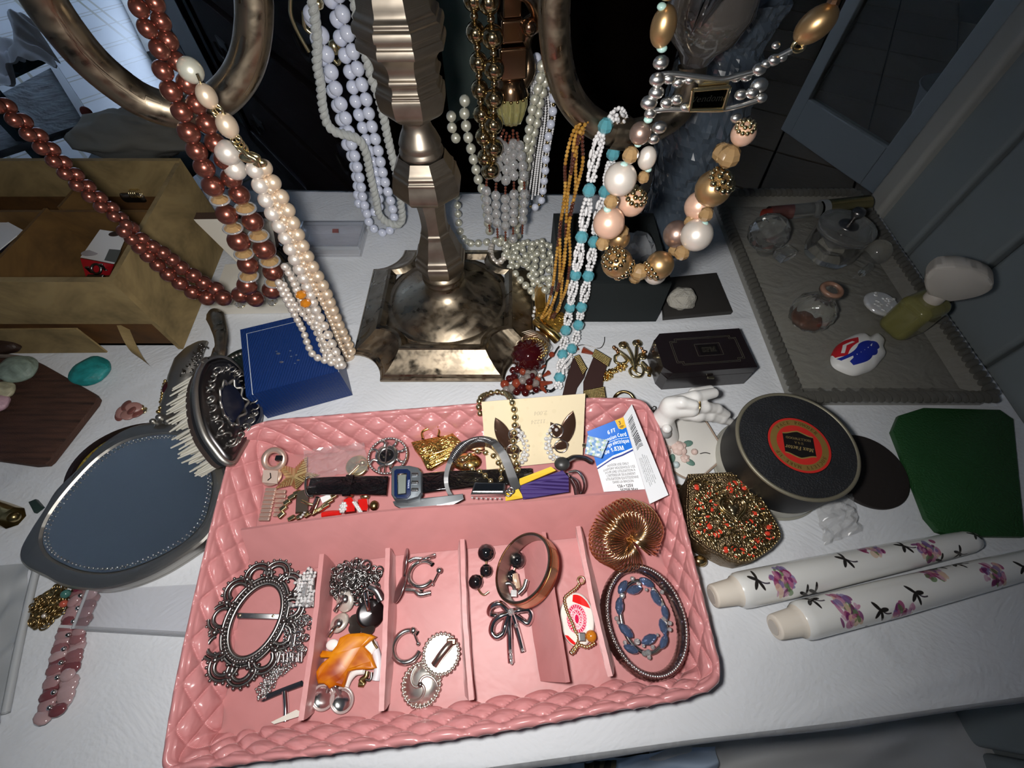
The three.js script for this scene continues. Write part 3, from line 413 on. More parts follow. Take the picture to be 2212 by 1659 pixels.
// ---------- necklaces hanging from the candelabrum ----------
const LINK = new THREE.TorusGeometry(1, 0.22, 6, 14);
const cord = mat([0.6, 0.6, 0.58], 0.7);
{ // copper coloured double strand
  const z = -.235;
  const t = thing('bead_necklace', 'copper brown double strand pearl necklace with crystal rondelles hanging at left', 'necklace', [-.1778,.8381,-.23]);
  const rond = (p, q, r) => { part(t, 'rondelle', ROND, M.amberclear, { p, q, s: r, label: 'amber crystal rondelle in a clear ring' }); part(t, 'rondelle_ring', RING, M.cutcrystal, { p, q, s: r * 1.02 }); };
  M.amberclear = mat([0.85, 0.55, 0.25], 0.04, { metalness: 0.3, transmission: 0.5, thickness: 0.003, clearcoat: 1 });
  const ROND = (() => { const g = merge([new THREE.CylinderGeometry(0.5, 0.98, 0.42, 10).translate(0, 0.25, 0), new THREE.CylinderGeometry(0.98, 0.6, 0.35, 10).translate(0, -0.18, 0)]); g.computeVertexNormals(); return crease(g, 0.2); })(), RING = new THREE.TorusGeometry(1, 0.13, 6, 22).rotateX(PI / 2);
  const pc = (x, y, r, zz, sq) => { const c = [x[0], x[1], x[2]]; part(t, 'bead', SPH, M.copperpearl, { p: c, s: [r * (sq ?? 1), r, r] }); };
  const L1 = [[-.1567,1.0081,-.232,.0037],[-.1581,1.0011,-.232,.0038],[-.1579,.9934,-.232,.0041],[-.1621,.985,-.232,.0043],[-.1639,.9764,-.232,.0047],[-.1648,.9671,-.232,.0048],[-.1675,.9569,-.232,.0053],[-.1693,.9471,-.232,.0052],[-.1709,.9377,-.232,.0054],[-.1725,.9265,-.232,.0059],[-.1749,.9075,-.232,.0062],[-.1782,.8872,-.232,.0069],[-.1824,.867,-.232,.0067],[-.1932,.8471,-.232,.0068]];
  const L2 = [[-.1528,1.0124,-.238,.0037],[-.1525,1.0081,-.238,.0038],[-.1558,.9947,-.238,.0042],[-.1542,1.0017,-.238,.0039],[-.157,.9864,-.238,.0043],[-.1581,.977,-.238,.0047],[-.1592,.9677,-.238,.0047],[-.1596,.9582,-.238,.0051],[-.161,.948,-.238,.0053],[-.1612,.9387,-.238,.0055],[-.1633,.9275,-.238,.0057],[-.1642,.917,-.238,.0059],[-.1657,.8979,-.238,.0065],[-.1689,.8755,-.238,.0073],[-.1724,.8549,-.238,.007],[-.1821,.8362,-.238,.0067]];
  for (const c of [...L1, ...L2]) pc(c, 0, c[3]);
  const up = along(A([-.1567,1.0081,-.232]).sub(A([-.1824,.867,-.232])));
  for (const c of [[-.1736,.9174,-.232,.0052],[-.1767,.8973,-.232,.0056],[-.1802,.8768,-.232,.0059],[-.1873,.8566,-.232,.0063],[-.1655,.9074,-.238,.006],[-.1673,.8867,-.238,.0061],[-.1701,.8649,-.238,.0065],[-.1758,.8453,-.238,.0065]]) rond([c[0], c[1], c[2]], up, c[3] * 0.95);
  beads(t, 'bead', [[-.1557,1.0179,-.233], [-0.182, 1.042, -0.238], [-0.205, 1.046, -0.246]], 0.01, M.copperpearl);
  const lo = [[-.1958,.8314,-.234,.0064],[-.2064,.8333,-.236,.0063],[-.2196,.8324,-.234,.0063],[-.2319,.8324,-.234,.006],[-.2249,.8361,-.239,.006],[-.2392,.8383,-.234,.0055],[-.23,.8429,-.239,.0055],[-.2427,.8474,-.234,.0054],[-.2331,.8503,-.239,.0054],[-.2455,.856,-.234,.0053],[-.2374,.8579,-.239,.0053],[-.2472,.8647,-.234,.0048],[-.2389,.8652,-.239,.0049],[-.2482,.873,-.234,.0047],[-.2412,.8714,-.239,.0048],[-.2488,.8801,-.234,.0046],[-.2447,.8767,-.239,.0047],[-.249,.887,-.234,.0042],[-.2472,.8833,-.239,.0043],[-.2495,.8932,-.234,.0042]];
  for (const c of lo) pc(c, 0, c[3]);
  beads(t, 'bead', [[-.245,.8939,-.235],[-.246,.9009,-.235],[-.2499,.9056,-.235],[-.2516,.9115,-.235],[-.2527,.9184,-.235],[-.2541,.9251,-.235],[-.2546,.9325,-.235],[-.2546,.9412,-.235],[-.2549,.9482,-.235],[-.255,.9551,-.235],[-.2555,.9616,-.235],[-.2574,.967,-.235],[-.2579,.9734,-.235]], (u, i) => [-.2519,.916,-.235,.0036][3] * 2, M.copperpearl);
  beads(t, 'bead', [[-.2461,.8884,-.24],[-.2477,.8914,-.24],[-.2499,.9009,-.24],[-.25,.9102,-.24],[-.2517,.9134,-.24],[-.2526,.9196,-.24],[-.2533,.9259,-.24],[-.2542,.9328,-.24],[-.2547,.9407,-.24],[-.2545,.9484,-.24],[-.2554,.9551,-.24],[-.2568,.9614,-.24],[-.2581,.9674,-.24],[-.2602,.9743,-.24]], (u, i) => [-.2573,.9125,-.24,.0037][3] * 2, M.copperpearl);
}
const pearlAt = (t, l, m, n = 'pearl') => { for (const c of l) part(t, n, SPH, m, { p: [c[0], c[1], c[2]], s: c[3] }); };
{ // bunch of pearls
  const z = -.24, px = (r) => r * 0.000365;
  const a = thing('pearl_necklace', 'graduated cream pearl strand, outermost right of the hanging pearl bunch', 'necklace', [-.1484,.7606,-.236]);
  const dia = (a0, a1) => (u) => px(a0 + (a1 - a0) * u) * 2;
  beads(a, 'pearl', [[-.1405,.9399,-.236],[-.1392,.9259,-.236],[-.1385,.9121,-.236],[-.1399,.8916,-.236],[-.1409,.8725,-.236],[-.1408,.8577,-.236],[-.1403,.8407,-.236],[-.1415,.8225,-.236],[-.1431,.7991,-.236],[-.1439,.7775,-.236],[-.1451,.7606,-.236],[-.151,.7499,-.236]], dia(12.5, 12), M.pearlcream, { thread: 0.0006, threadMat: cord });
  const b = thing('pearl_necklace', 'strand of tiny pearls beside the large cream pearls', 'necklace', [-.1628,.7391,-.241]);
  beads(b, 'pearl', [[-.142,.9357,-.234],[-.1414,.9228,-.234],[-.1423,.9087,-.234],[-.1433,.8896,-.234],[-.1445,.8701,-.234],[-.1453,.8551,-.234],[-.1458,.8339,-.234],[-.146,.8156,-.234],[-.1477,.7956,-.234],[-.1499,.7701,-.234],[-.1502,.7563,-.234],[-.1572,.7453,-.234]], dia(7, 6.5), M.pearlcream);
  const c = thing('pearl_necklace', 'strand of large white pearls in the middle of the hanging bunch', 'necklace', [-.158,.7481,-.232]);
  beads(c, 'pearl', [...[[-.1426,.9409,-.232],[-.1448,.9285,-.232],[-.1467,.9101,-.232],[-.1466,.893,-.232],[-.1479,.876,-.232],[-.1488,.8614,-.232],[-.1503,.8409,-.232],[-.1529,.8232,-.232]], ...[[-.1515,.805,-.2286],[-.1454,.796,-.2168],[-.1399,.793,-.2074],[-.1357,.792,-.2]]], dia(13, 10), M.pearl, { thread: 0.0006, threadMat: cord });
  const d = thing('pearl_necklace', 'twin strands of small white pearls, left of the hanging bunch', 'necklace', [-.1727,.7575,-.228]);
  beads(d, 'pearl', [...[[-.1651,.857,-.2275],[-.1673,.8431,-.2275],[-.1682,.8282,-.2275],[-.1688,.8148,-.2275],[-.1698,.8005,-.2275]], ...[[-.1652,.796,-.2168],[-.1589,.794,-.2076],[-.1502,.793,-.2038],[-.1442,.793,-.2015],[-.1385,.792,-.1991]]], dia(7.5, 8.5), M.pearl);
  beads(d, 'pearl', [...[[-.1639,.8533,-.229],[-.165,.8392,-.229],[-.1645,.8281,-.229],[-.1623,.8159,-.229]], ...[[-.16,.804,-.228],[-.1564,.797,-.2208],[-.1514,.794,-.2104],[-.1453,.794,-.2031]]], dia(7, 7), M.pearl);
  beads(d, 'pearl', [...[[-.1591,.866,-.234],[-.1591,.8506,-.234],[-.1616,.8314,-.234],[-.16,.8173,-.234]], ...[[-.156,.808,-.2285],[-.1516,.798,-.2176],[-.1458,.795,-.2069]]], dia(7.5, 8), M.pearl);
  beads(d, 'pearl', [...[[-.1587,.8629,-.235],[-.1584,.8464,-.235],[-.164,.8226,-.235]], ...[[-.1597,.81,-.2317],[-.1547,.803,-.2231],[-.1486,.797,-.2128],[-.1416,.794,-.2031]]], dia(6.5, 7), M.pearl);
  const e = thing('pendant_chain', 'oval champagne pearls on a wire chain with a gold clasp', 'necklace', [-.1428,.9679,-.222]);
  for (const q of [[-.1417,.9787,-.222,.0047],[-.1394,.9655,-.222,.0052]]) part(e, 'pearl', SPH, M.pearlcream, { p: [q[0], q[1], q[2]], s: [q[3] * 0.92, q[3] * 1.12, q[3]] });
  part(e, 'pearl', SPH, M.pearlivory, { p: [-.151,.984,-.235], s: 0.0055 }); part(e, 'pearl', SPH, M.pearl, { p: [-.1559,.9438,-.236], s: 0.0065 }); part(e, 'pearl', SPH, M.pearl, { p: [-.1581,.9332,-.238], s: 0.006 });
  for (const p of [[-.1406,.973,-.222], [-.1405,.9711,-.222], [-.1388,.9595,-.222], [-.1386,.9571,-.222], [-.1386,.9542,-.223]]) part(e, 'link', LINK, M.palegold, { p, s: 0.0028 });
  part(e, 'clasp', merge([ball([-.1389,.9471,-.226,.0039], [1.5, 0.8, 0.6]), ball([-.136,.9434,-.227,.0032], [1.2, 0.8, 0.7]), tube([[-.1384,.9548,-.222],[-.137,.9507,-.222],[-.1341,.9482,-.222],[-.134,.9444,-.222]], 0.0012)]), M.palegold);
  part(e, 'wire', tube([[-.1415,.9874,-.223],[-.1423,.9782,-.223],[-.1414,.9711,-.223],[-.14,.965,-.223],[-.1391,.9542,-.223]], 0.0005), M.palegold);
  const f = thing('ear_clip', 'pair of amber cut stones caught in the pearl strands', 'ear clip', [-.1547,.8399,-.226]);
  for (const q of [[-.1535,.8443,-.2255,.004],[-.1536,.8355,-.2255,.0041]]) part(f, 'stone', CUT, M.ambersolid, { p: [q[0], q[1], q[2]], s: [q[3], q[3] * 0.7, q[3]] });
}
{ // white beads and silver braid
  const t = thing('bead_necklace', 'double strand of plain round white beads hanging left of the stem', 'necklace', [-.144,.7668,-.4]);
  const k = 0.00044, d = (u) => 2 * k * (13.6 - 3.2 * Math.min(1, u * 2.2) + 2.6 * Math.max(0, u * 2 - 1));
  beads(t, 'bead', [[-.148,.9581,-.4],[-.1442,.9431,-.4],[-.1439,.9343,-.4],[-.1446,.9204,-.4],[-.1454,.9072,-.4],[-.1451,.8931,-.4],[-.1448,.8781,-.4],[-.1462,.862,-.4],[-.1474,.8425,-.4],[-.1493,.8213,-.4],[-.1521,.8034,-.4],[-.1532,.7843,-.4],[-.1526,.7668,-.4],[-.1409,.7589,-.4],[-.1286,.768,-.4],[-.1249,.7843,-.4],[-.1245,.8008,-.4],[-.1251,.8138,-.4],[-.125,.8309,-.4],[-.1239,.8492,-.4],[-.1237,.8661,-.4],[-.1237,.88,-.4],[-.1226,.8967,-.4],[-.1232,.9106,-.4],[-.1231,.9236,-.4],[-.1237,.9343,-.4],[-.1239,.9459,-.4],[-.1234,.9568,-.4],[-.123,.9672,-.4]], d, M.whitebead, { thread: 0.0006, threadMat: cord, pitch: 1.06 });
  beads(t, 'bead', [[-.1492,.9536,-.406],[-.1494,.9424,-.406],[-.1509,.9147,-.406],[-.1506,.8958,-.406],[-.151,.879,-.406],[-.1535,.8587,-.406],[-.1523,.8389,-.406],[-.1558,.8123,-.406],[-.1606,.7911,-.406],[-.1557,.7827,-.406],[-.1473,.781,-.406],[-.1395,.7884,-.406],[-.137,.8019,-.406],[-.1338,.8199,-.406],[-.1333,.8389,-.406],[-.1338,.8545,-.406],[-.1341,.867,-.406],[-.1342,.8809,-.406],[-.1337,.8958,-.406],[-.132,.9114,-.406],[-.1322,.925,-.406],[-.132,.9366,-.406],[-.1306,.9481,-.406],[-.1313,.959,-.406],[-.1319,.9667,-.406]], d, M.whitebead, { pitch: 1.06 });
  const r = thing('rope_necklace', 'silvery white braided cord necklace around the white beads', 'necklace', [-.1195,.7805,-.39]);
  const c = curve([[-.1388,.9682,-.392],[-.1421,.9527,-.392],[-.1457,.9387,-.392],[-.1514,.9236,-.392],[-.1536,.9107,-.392],[-.1581,.8933,-.392],[-.1591,.8783,-.392],[-.1543,.8724,-.392],[-.1451,.8696,-.392],[-.1361,.8655,-.392],[-.1333,.8538,-.392],[-.1352,.8312,-.392],[-.1364,.8064,-.392],[-.1375,.7875,-.392],[-.1318,.7789,-.392],[-.1217,.776,-.392],[-.1156,.7818,-.392],[-.1125,.8011,-.392],[-.1099,.8216,-.392],[-.11,.845,-.392],[-.11,.8664,-.392],[-.1094,.8821,-.392],[-.1095,.9004,-.392],[-.1115,.914,-.392],[-.1119,.9298,-.392],[-.1127,.9415,-.392],[-.1114,.9527,-.392],[-.1106,.9632,-.392],[-.1103,.9694,-.392]]);
  const N = 700, mk = (ph) => { const P = []; const fr = c.computeFrenetFrames(N); for (let i = 0; i <= N; i++) { const u = i / N, p = c.getPointAt(u), a = u * 250 + ph; p.addScaledVector(fr.normals[i], 0.0022 * Math.cos(a)).addScaledVector(fr.binormals[i], 0.0016 * Math.sin(a)); P.push(p); } return new THREE.TubeGeometry(new THREE.CatmullRomCurve3(P), 900, 0.0024, 7); };
  const rm = mat([0.85, 0.88, 0.85], 0.45, { bumpMap: rep(nB, 60, 2), bumpScale: 0.0008, metalness: 0.15 });
  part(r, 'braid_strand', mk(0), rm); part(r, 'braid_strand', mk(PI), rm);
  const h = thing('hoop_earring', 'pale gold wire hoop hanging behind the white beads', 'earring', [-.1484,.9382,-.41]);
  part(h, 'hoop', tube([[-.1618,.9599,-.412], [-.1664,.949,-.412], [-.1661,.9398,-.412], [-.1641,.9315,-.412], [-.162,.9246,-.412]], 0.0016), M.palegold); part(h, 'hoop', tube([[-.1557,.951,-.41], [-.1579,.9411,-.41], [-.155,.9376,-.41]], 0.0016), M.palegold);
  part(h, 'drop', merge([tube([[-.1317,.9426,-.414], [-.1364,.9307,-.414], [-.138,.9213,-.414], [-.1426,.9155,-.414], [-.1452,.9187,-.414]], 0.0017), ball([-.1416,.927,-.414,.0041], [1, 1.3, 1]), ball([-.1374,.9602,-.395,.0036])]), M.palegold);
}
{ // gold beads and what hangs behind them
  const t = thing('bead_necklace', 'double strand of shiny old gold metal beads hanging right of the stem', 'necklace', [-.0175,.8683,-.34]);
  const k = 0.00037, sp = [M.goldbead];
  const run = (pts, n) => { beads(t, 'bead', pts, (u, i) => 2 * k * (i % 2 ? 7 : n), M.goldbead, { pitch: 0.94, squash: [1, 1, 1] }); };
  run([[-.0148,.9857,-.338],[-.0132,.9702,-.338],[-.0123,.9569,-.338],[-.0121,.9446,-.338],[-.0123,.9311,-.338],[-.0134,.9174,-.338],[-.0139,.9027,-.338],[-.014,.8893,-.338],[-.0148,.8774,-.338],[-.0182,.8679,-.338]], 19);
  run([[-.0239,.9843,-.343],[-.0238,.9709,-.343],[-.0236,.9613,-.343],[-.0228,.9512,-.343],[-.0228,.9404,-.343],[-.023,.9274,-.343],[-.0226,.9118,-.343],[-.0223,.8984,-.343],[-.0216,.8858,-.343],[-.0218,.8744,-.343],[-.0195,.8664,-.343]], 17);
  const p = thing('tassel_pendant', 'brass capped pendant with ribbed yellow glass bead and crystal bead tassel', 'pendant', [-.0022,.8983,-.36]);
  const bc = [-.0007,.8976,-.36], cap = [-.0007,.922,-.36];
  part(p, 'glass_bead', (() => { const g = new THREE.LatheGeometry([[0.002, -0.001], [0.008, 0], [0.0095, 0.004], [0.0118, 0.012], [0.0115, 0.021], [0.0075, 0.028], [0.001, 0.03]].map((a) => new THREE.Vector2(...a)), 72), q = g.attributes.position; for (let i = 0; i < q.count; i++) { const a = Math.atan2(q.getZ(i), q.getX(i)), m = 1 + 0.07 * Math.cos(a * 12); q.setX(i, q.getX(i) * m); q.setZ(i, q.getZ(i) * m); } g.computeVertexNormals(); g.translate(...bc); return g; })(), mat([0.75, 0.7, 0.3], 0.08, { transmission: 0.75, thickness: 0.006, clearcoat: 1 }));
  part(p, 'cap', merge([mv(box(0.02, 0.02, 0.02, 0.002), cap[0], cap[1] + 0.018, cap[2], 0.2), mv(box(0.016, 0.014, 0.016, 0.002), cap[0], cap[1] + 0.036, cap[2], 0.2), latheAt([[0.013, 0], [0.012, 0.004], [0.01, 0.01], [0.004, 0.014]], [cap[0], cap[1] - 0.004, cap[2]], 24), mv(box(0.012, 0.03, 0.012, 0.001), cap[0], cap[1] + 0.058, cap[2], 0.2)]), metal([0.32, 0.2, 0.12], 0.18));
  const list = []; for (let i = 0; i < 16; i++) { const a = i / 16 * 2 * PI; list.push([[cap[0] + 0.0125 * Math.cos(a), cap[1] - 0.005, cap[2] + 0.0125 * Math.sin(a)], 0.0013]); }
  grains(p, 'seed_bead', list, SPL, M.brass);
  // crystal tassel strings
  const cr = [], sd = []; const ends = [[-.0202,.8166,-.33],[-.0132,.8089,-.33],[-.006,.8062,-.33],[.0009,.8062,-.33],[.0096,.806,-.34]], tops = [[-.0051,.8948,-.36],[-.0029,.8948,-.36],[-.0011,.8948,-.36],[.0007,.8948,-.36],[.0029,.8948,-.36]], mids = [[-.0211,.8589,-.345],[-.0134,.8547,-.345],[-.0055,.8525,-.345],[.0016,.8517,-.345],[.0104,.8536,-.35]];
  ends.forEach((e, i) => { const c = curve([tops[i], mids[i], e]), L = c.getLength(); let s = 0.004 + 0.002 * (i % 3), n = 0; while (s < L) { const q = c.getPointAt(Math.min(1, s / L)); const k = n % 8; if (k < 4) { sd.push([[q.x, q.y, q.z], 0.0012]); s += 0.0024; } else { cr.push([q.x, q.y, q.z]); s += k < 7 ? 0.0078 : 0.006; } n++; } });
  for (const q of cr) part(p, 'crystal', FAC, M.cutcrystal, { p: q, s: [0.0042, 0.0046, 0.0042] });
  grains(p, 'seed_bead', sd, SPL, M.brownbead);
}
{ // ivory pearls and the white tassel
  const k = 0.00044, a = thing('pearl_necklace', 'long ivory pearl strand hanging down in front of the dark chest', 'necklace', [-.0256,.8129,-.39]);
  beads(a, 'pearl', [[-.038,.903,-.39],[-.0396,.8942,-.39],[-.04,.8862,-.39],[-.0393,.8754,-.39],[-.0381,.8654,-.39],[-.0364,.8558,-.39],[-.035,.8462,-.39],[-.0335,.8371,-.39],[-.0323,.8287,-.39],[-.0297,.8204,-.39],[-.0274,.8129,-.39],[-.0264,.7972,-.39],[-.0253,.7805,-.39],[-.0239,.7657,-.39]], 2 * k * 10.2, M.pearlivory, { pitch: 1.12, thread: 0.0005, threadMat: cord });
  beads(a, 'pearl', [[-.0501,.893,-.385],[-.0514,.8819,-.385],[-.0488,.8702,-.385]], 2 * k * 9.5, M.pearlivory, { pitch: 1.1 });
  beads(a, 'pearl', [[-.0607,.7883,-.43], [-.0599,.7776,-.425], [-.0601,.7635,-.42], [-.0584,.7528,-.41], [-.0525,.7482,-.4], [-.0424,.756,-.386], [-.0309,.756,-.3875], [-.0183,.756,-.3905]], 2 * k * 9.3, M.pearlivory, { pitch: 1.15, thread: 0.0005, threadMat: cord });
  const b = thing('pearl_necklace', 'two close ivory pearl strands right of the yellow glass bead', 'necklace', [.0171,.8773,-.372]);
  beads(b, 'pearl', [[.0222,.9353,-.37],[.0207,.9202,-.37],[.0177,.9088,-.37],[.0152,.8968,-.37],[.0141,.8859,-.37],[.0125,.8745,-.37],[.0108,.8644,-.37],[.0099,.8518,-.37],[.0089,.8384,-.37],[.0088,.8217,-.37],[.0073,.8039,-.37],[.0042,.7847,-.37]], 2 * k * 8.6, M.pearlivory, { thread: 0.0004, threadMat: cord });
  beads(b, 'pearl', [[.0271,.9308,-.374],[.0246,.9152,-.374],[.022,.9036,-.374],[.0205,.8894,-.374],[.0179,.8781,-.374],[.016,.8662,-.374],[.014,.8536,-.374],[.0123,.8404,-.374],[.0105,.8263,-.374],[.0099,.8088,-.374]], 2 * k * 8.6, M.pearlivory);
  const c = thing('tassel_necklace', 'white seed bead tassel edged with round white beads and bronze spacers', 'necklace', [.033,.7954,-.4]);
  const seeds = []; for (let i = 0; i < 9; i++) { const f = i / 8, cc = curve([[.0198,.9204,-.4], [.026,.8895,-.4], [.0227,.8414,-.398], [.02,.7968,-.398]].map((p, j) => [p[0] + (f - 0.5) * [0.006, 0.016, 0.016, 0.02][j] * 1.3, p[1] + (j === 3 ? 0.012 * f : 0), p[2] + 0.002 * Math.sin(i * 2)])), L = cc.getLength(); for (let s = 0; s < L; s += 0.0021) { const q = cc.getPointAt(s / L); seeds.push([[q.x, q.y, q.z], 0.0011]); } }
  grains(c, 'seed_strands', seeds, SPL, M.seedwhite);
  const wb = [[.0175,.9294,-.397],[.0256,.9135,-.397],[.0343,.8981,-.397],[.0348,.8861,-.397],[.0337,.8745,-.397],[.0324,.8636,-.397],[.0318,.8544,-.397],[.0316,.8443,-.397],[.0319,.8328,-.397],[.0313,.8207,-.397],[.0309,.8122,-.397],[.0301,.8018,-.397],[.0258,.7937,-.397],[.0191,.7943,-.397]];
  beads(c, 'bead', wb, (u, i) => 2 * k * (i % 2 ? 3.6 : 8.6), [M.whitebead, M.brass], { pitch: 1.0, pick: (i) => i % 2 });
}
{ // amber seed beads
  const t = thing('seed_necklace', 'many stranded amber and brown seed bead necklace over the right arm', 'necklace', [.0336,.77,-.266]);
  const cols = [rgb(0.5, 0.26, 0.04), rgb(0.62, 0.34, 0.07), rgb(0.42, 0.2, 0.03), rgb(0.1, 0.025, 0.012)], list = [];
  for (let k = 0; k < 5; k++) {
    const o = (k - 2) * 0.0021, base = [[.0566,.9153,-.325], [.0488,.9255,-.305], [.045,.9191,-.301], [.0437,.9024,-.299], [.0434,.8804,-.297], [.0413,.8588,-.288], [.0407,.8361,-.272], [.0399,.8093,-.268], [.0364,.7878,-.264], [.0313,.772,-.2643]];
    const c = curve(base.map((p, j) => [p[0] + o * (j < 3 ? 0.7 : j > 7 ? 1.5 : 1.1) + 0.0016 * Math.sin(k * 2.3 + j * 1.7), p[1] + 0.0015 * Math.sin(k * 2 + j), p[2] + 0.0022 * Math.cos(k * 3 + j * 2)])), L = c.getLength(); let i = 0;
    for (let s = 0; s < L; s += 0.0026) { const q = c.getPointAt(s / L), dk = (Math.sin(s * 130 + k * 0.7) > 0.72) ? 3 : Math.floor(rnd() * 3); list.push([[q.x, q.y, q.z], 0.00142, undefined, cols[dk]]); i++; }
  }
  grains(t, 'seed_bead', list, SPL, mat([1, 1, 1], 0.12, { clearcoat: 1, transmission: 0.25, thickness: 0.002 }));
}
{ // white seed beads with turquoise
  const t = thing('seed_necklace', 'white seed bead necklace with turquoise cut beads over the right arm', 'necklace', [.0421,.755,-.205]);
  const seeds = [], ovals = []; const tq = [];
  const cluster = (pts, marks, start) => { const c = curve(pts); c.arcLengthDivisions = 300; const L = c.getLength(), fr = c.computeFrenetFrames(200), ms = marks.map((m) => { const v = A(m); let best = 0, bd = 9; for (let i = 0; i <= 300; i++) { const d = c.getPointAt(i / 300).distanceTo(v); if (d < bd) { bd = d; best = i / 300; } } return best * L; });
    for (const s of ms) tq.push(c.getPointAt(s / L));
    for (let s = 0; s < L; s += 0.0027) { let near = 9; for (const m of ms) near = Math.min(near, Math.abs(s - m)); if (near < 0.005) continue; const u = s / L, p = c.getPointAt(u), i = Math.floor(u * 200), w = 0.0018 + 0.0016 * Math.min(1, (near - 0.005) / 0.006); for (let k = 0; k < 5; k++) { const a = k / 5 * 2 * PI + s * 60; const q = p.clone().addScaledVector(fr.normals[i], w * Math.cos(a)).addScaledVector(fr.binormals[i], w * Math.sin(a)); if (near > 0.0105 && k % 2) { if (Math.round(s / 0.0027) % 3 === 0) ovals.push([[q.x, q.y, q.z], [0.0013, 0.0036, 0.0013], along(c.getTangentAt(u))]); } else seeds.push([[q.x, q.y, q.z], 0.0014]); } } };
  cluster([[.0802,.9111,-.322], [.0691,.9297,-.306], [.0621,.9245,-.301], [.0587,.9108,-.3], [.058,.8902,-.299], [.0559,.8671,-.288], [.053,.8445,-.273], [.052,.8137,-.269], [.0515,.782,-.2665], [.0485,.762,-.2534], [.0448,.759,-.2295], [.0394,.758,-.1984]], [[.0621,.9245,-.301], [.0574,.8798,-.298], [.0532,.8537,-.277], [.0523,.8216,-.27], [.0519,.784,-.2702], [.0496,.763,-.2592], [.0458,.76,-.2339], [.0409,.758,-.2103]]);
  cluster([[.0749,.8965,-.318], [.0741,.8717,-.316], [.0702,.8494,-.306], [.0674,.8363,-.292], [.0638,.8203,-.273], [.0626,.7981,-.268], [.0614,.784,-.2647], [.0608,.77,-.2605], [.0568,.76,-.2469], [.0499,.758,-.2302], [.0439,.766,-.2122]], [[.0757,.8958,-.318], [.0732,.867,-.314], [.0674,.8363,-.292], [.0642,.8177,-.273], [.0628,.786,-.2695], [.0615,.77,-.2588], [.0546,.76,-.2406]]);
  grains(t, 'seed_bead', seeds, SPL, M.seedwhite); grains(t, 'oval_bead', ovals, SPL, M.seedwhite);
  for (const p of tq) part(t, 'turquoise_bead', CUT, M.turq, { p: [p.x, p.y, p.z], s: 0.0052, label: 'turquoise cut glass bead' });
}
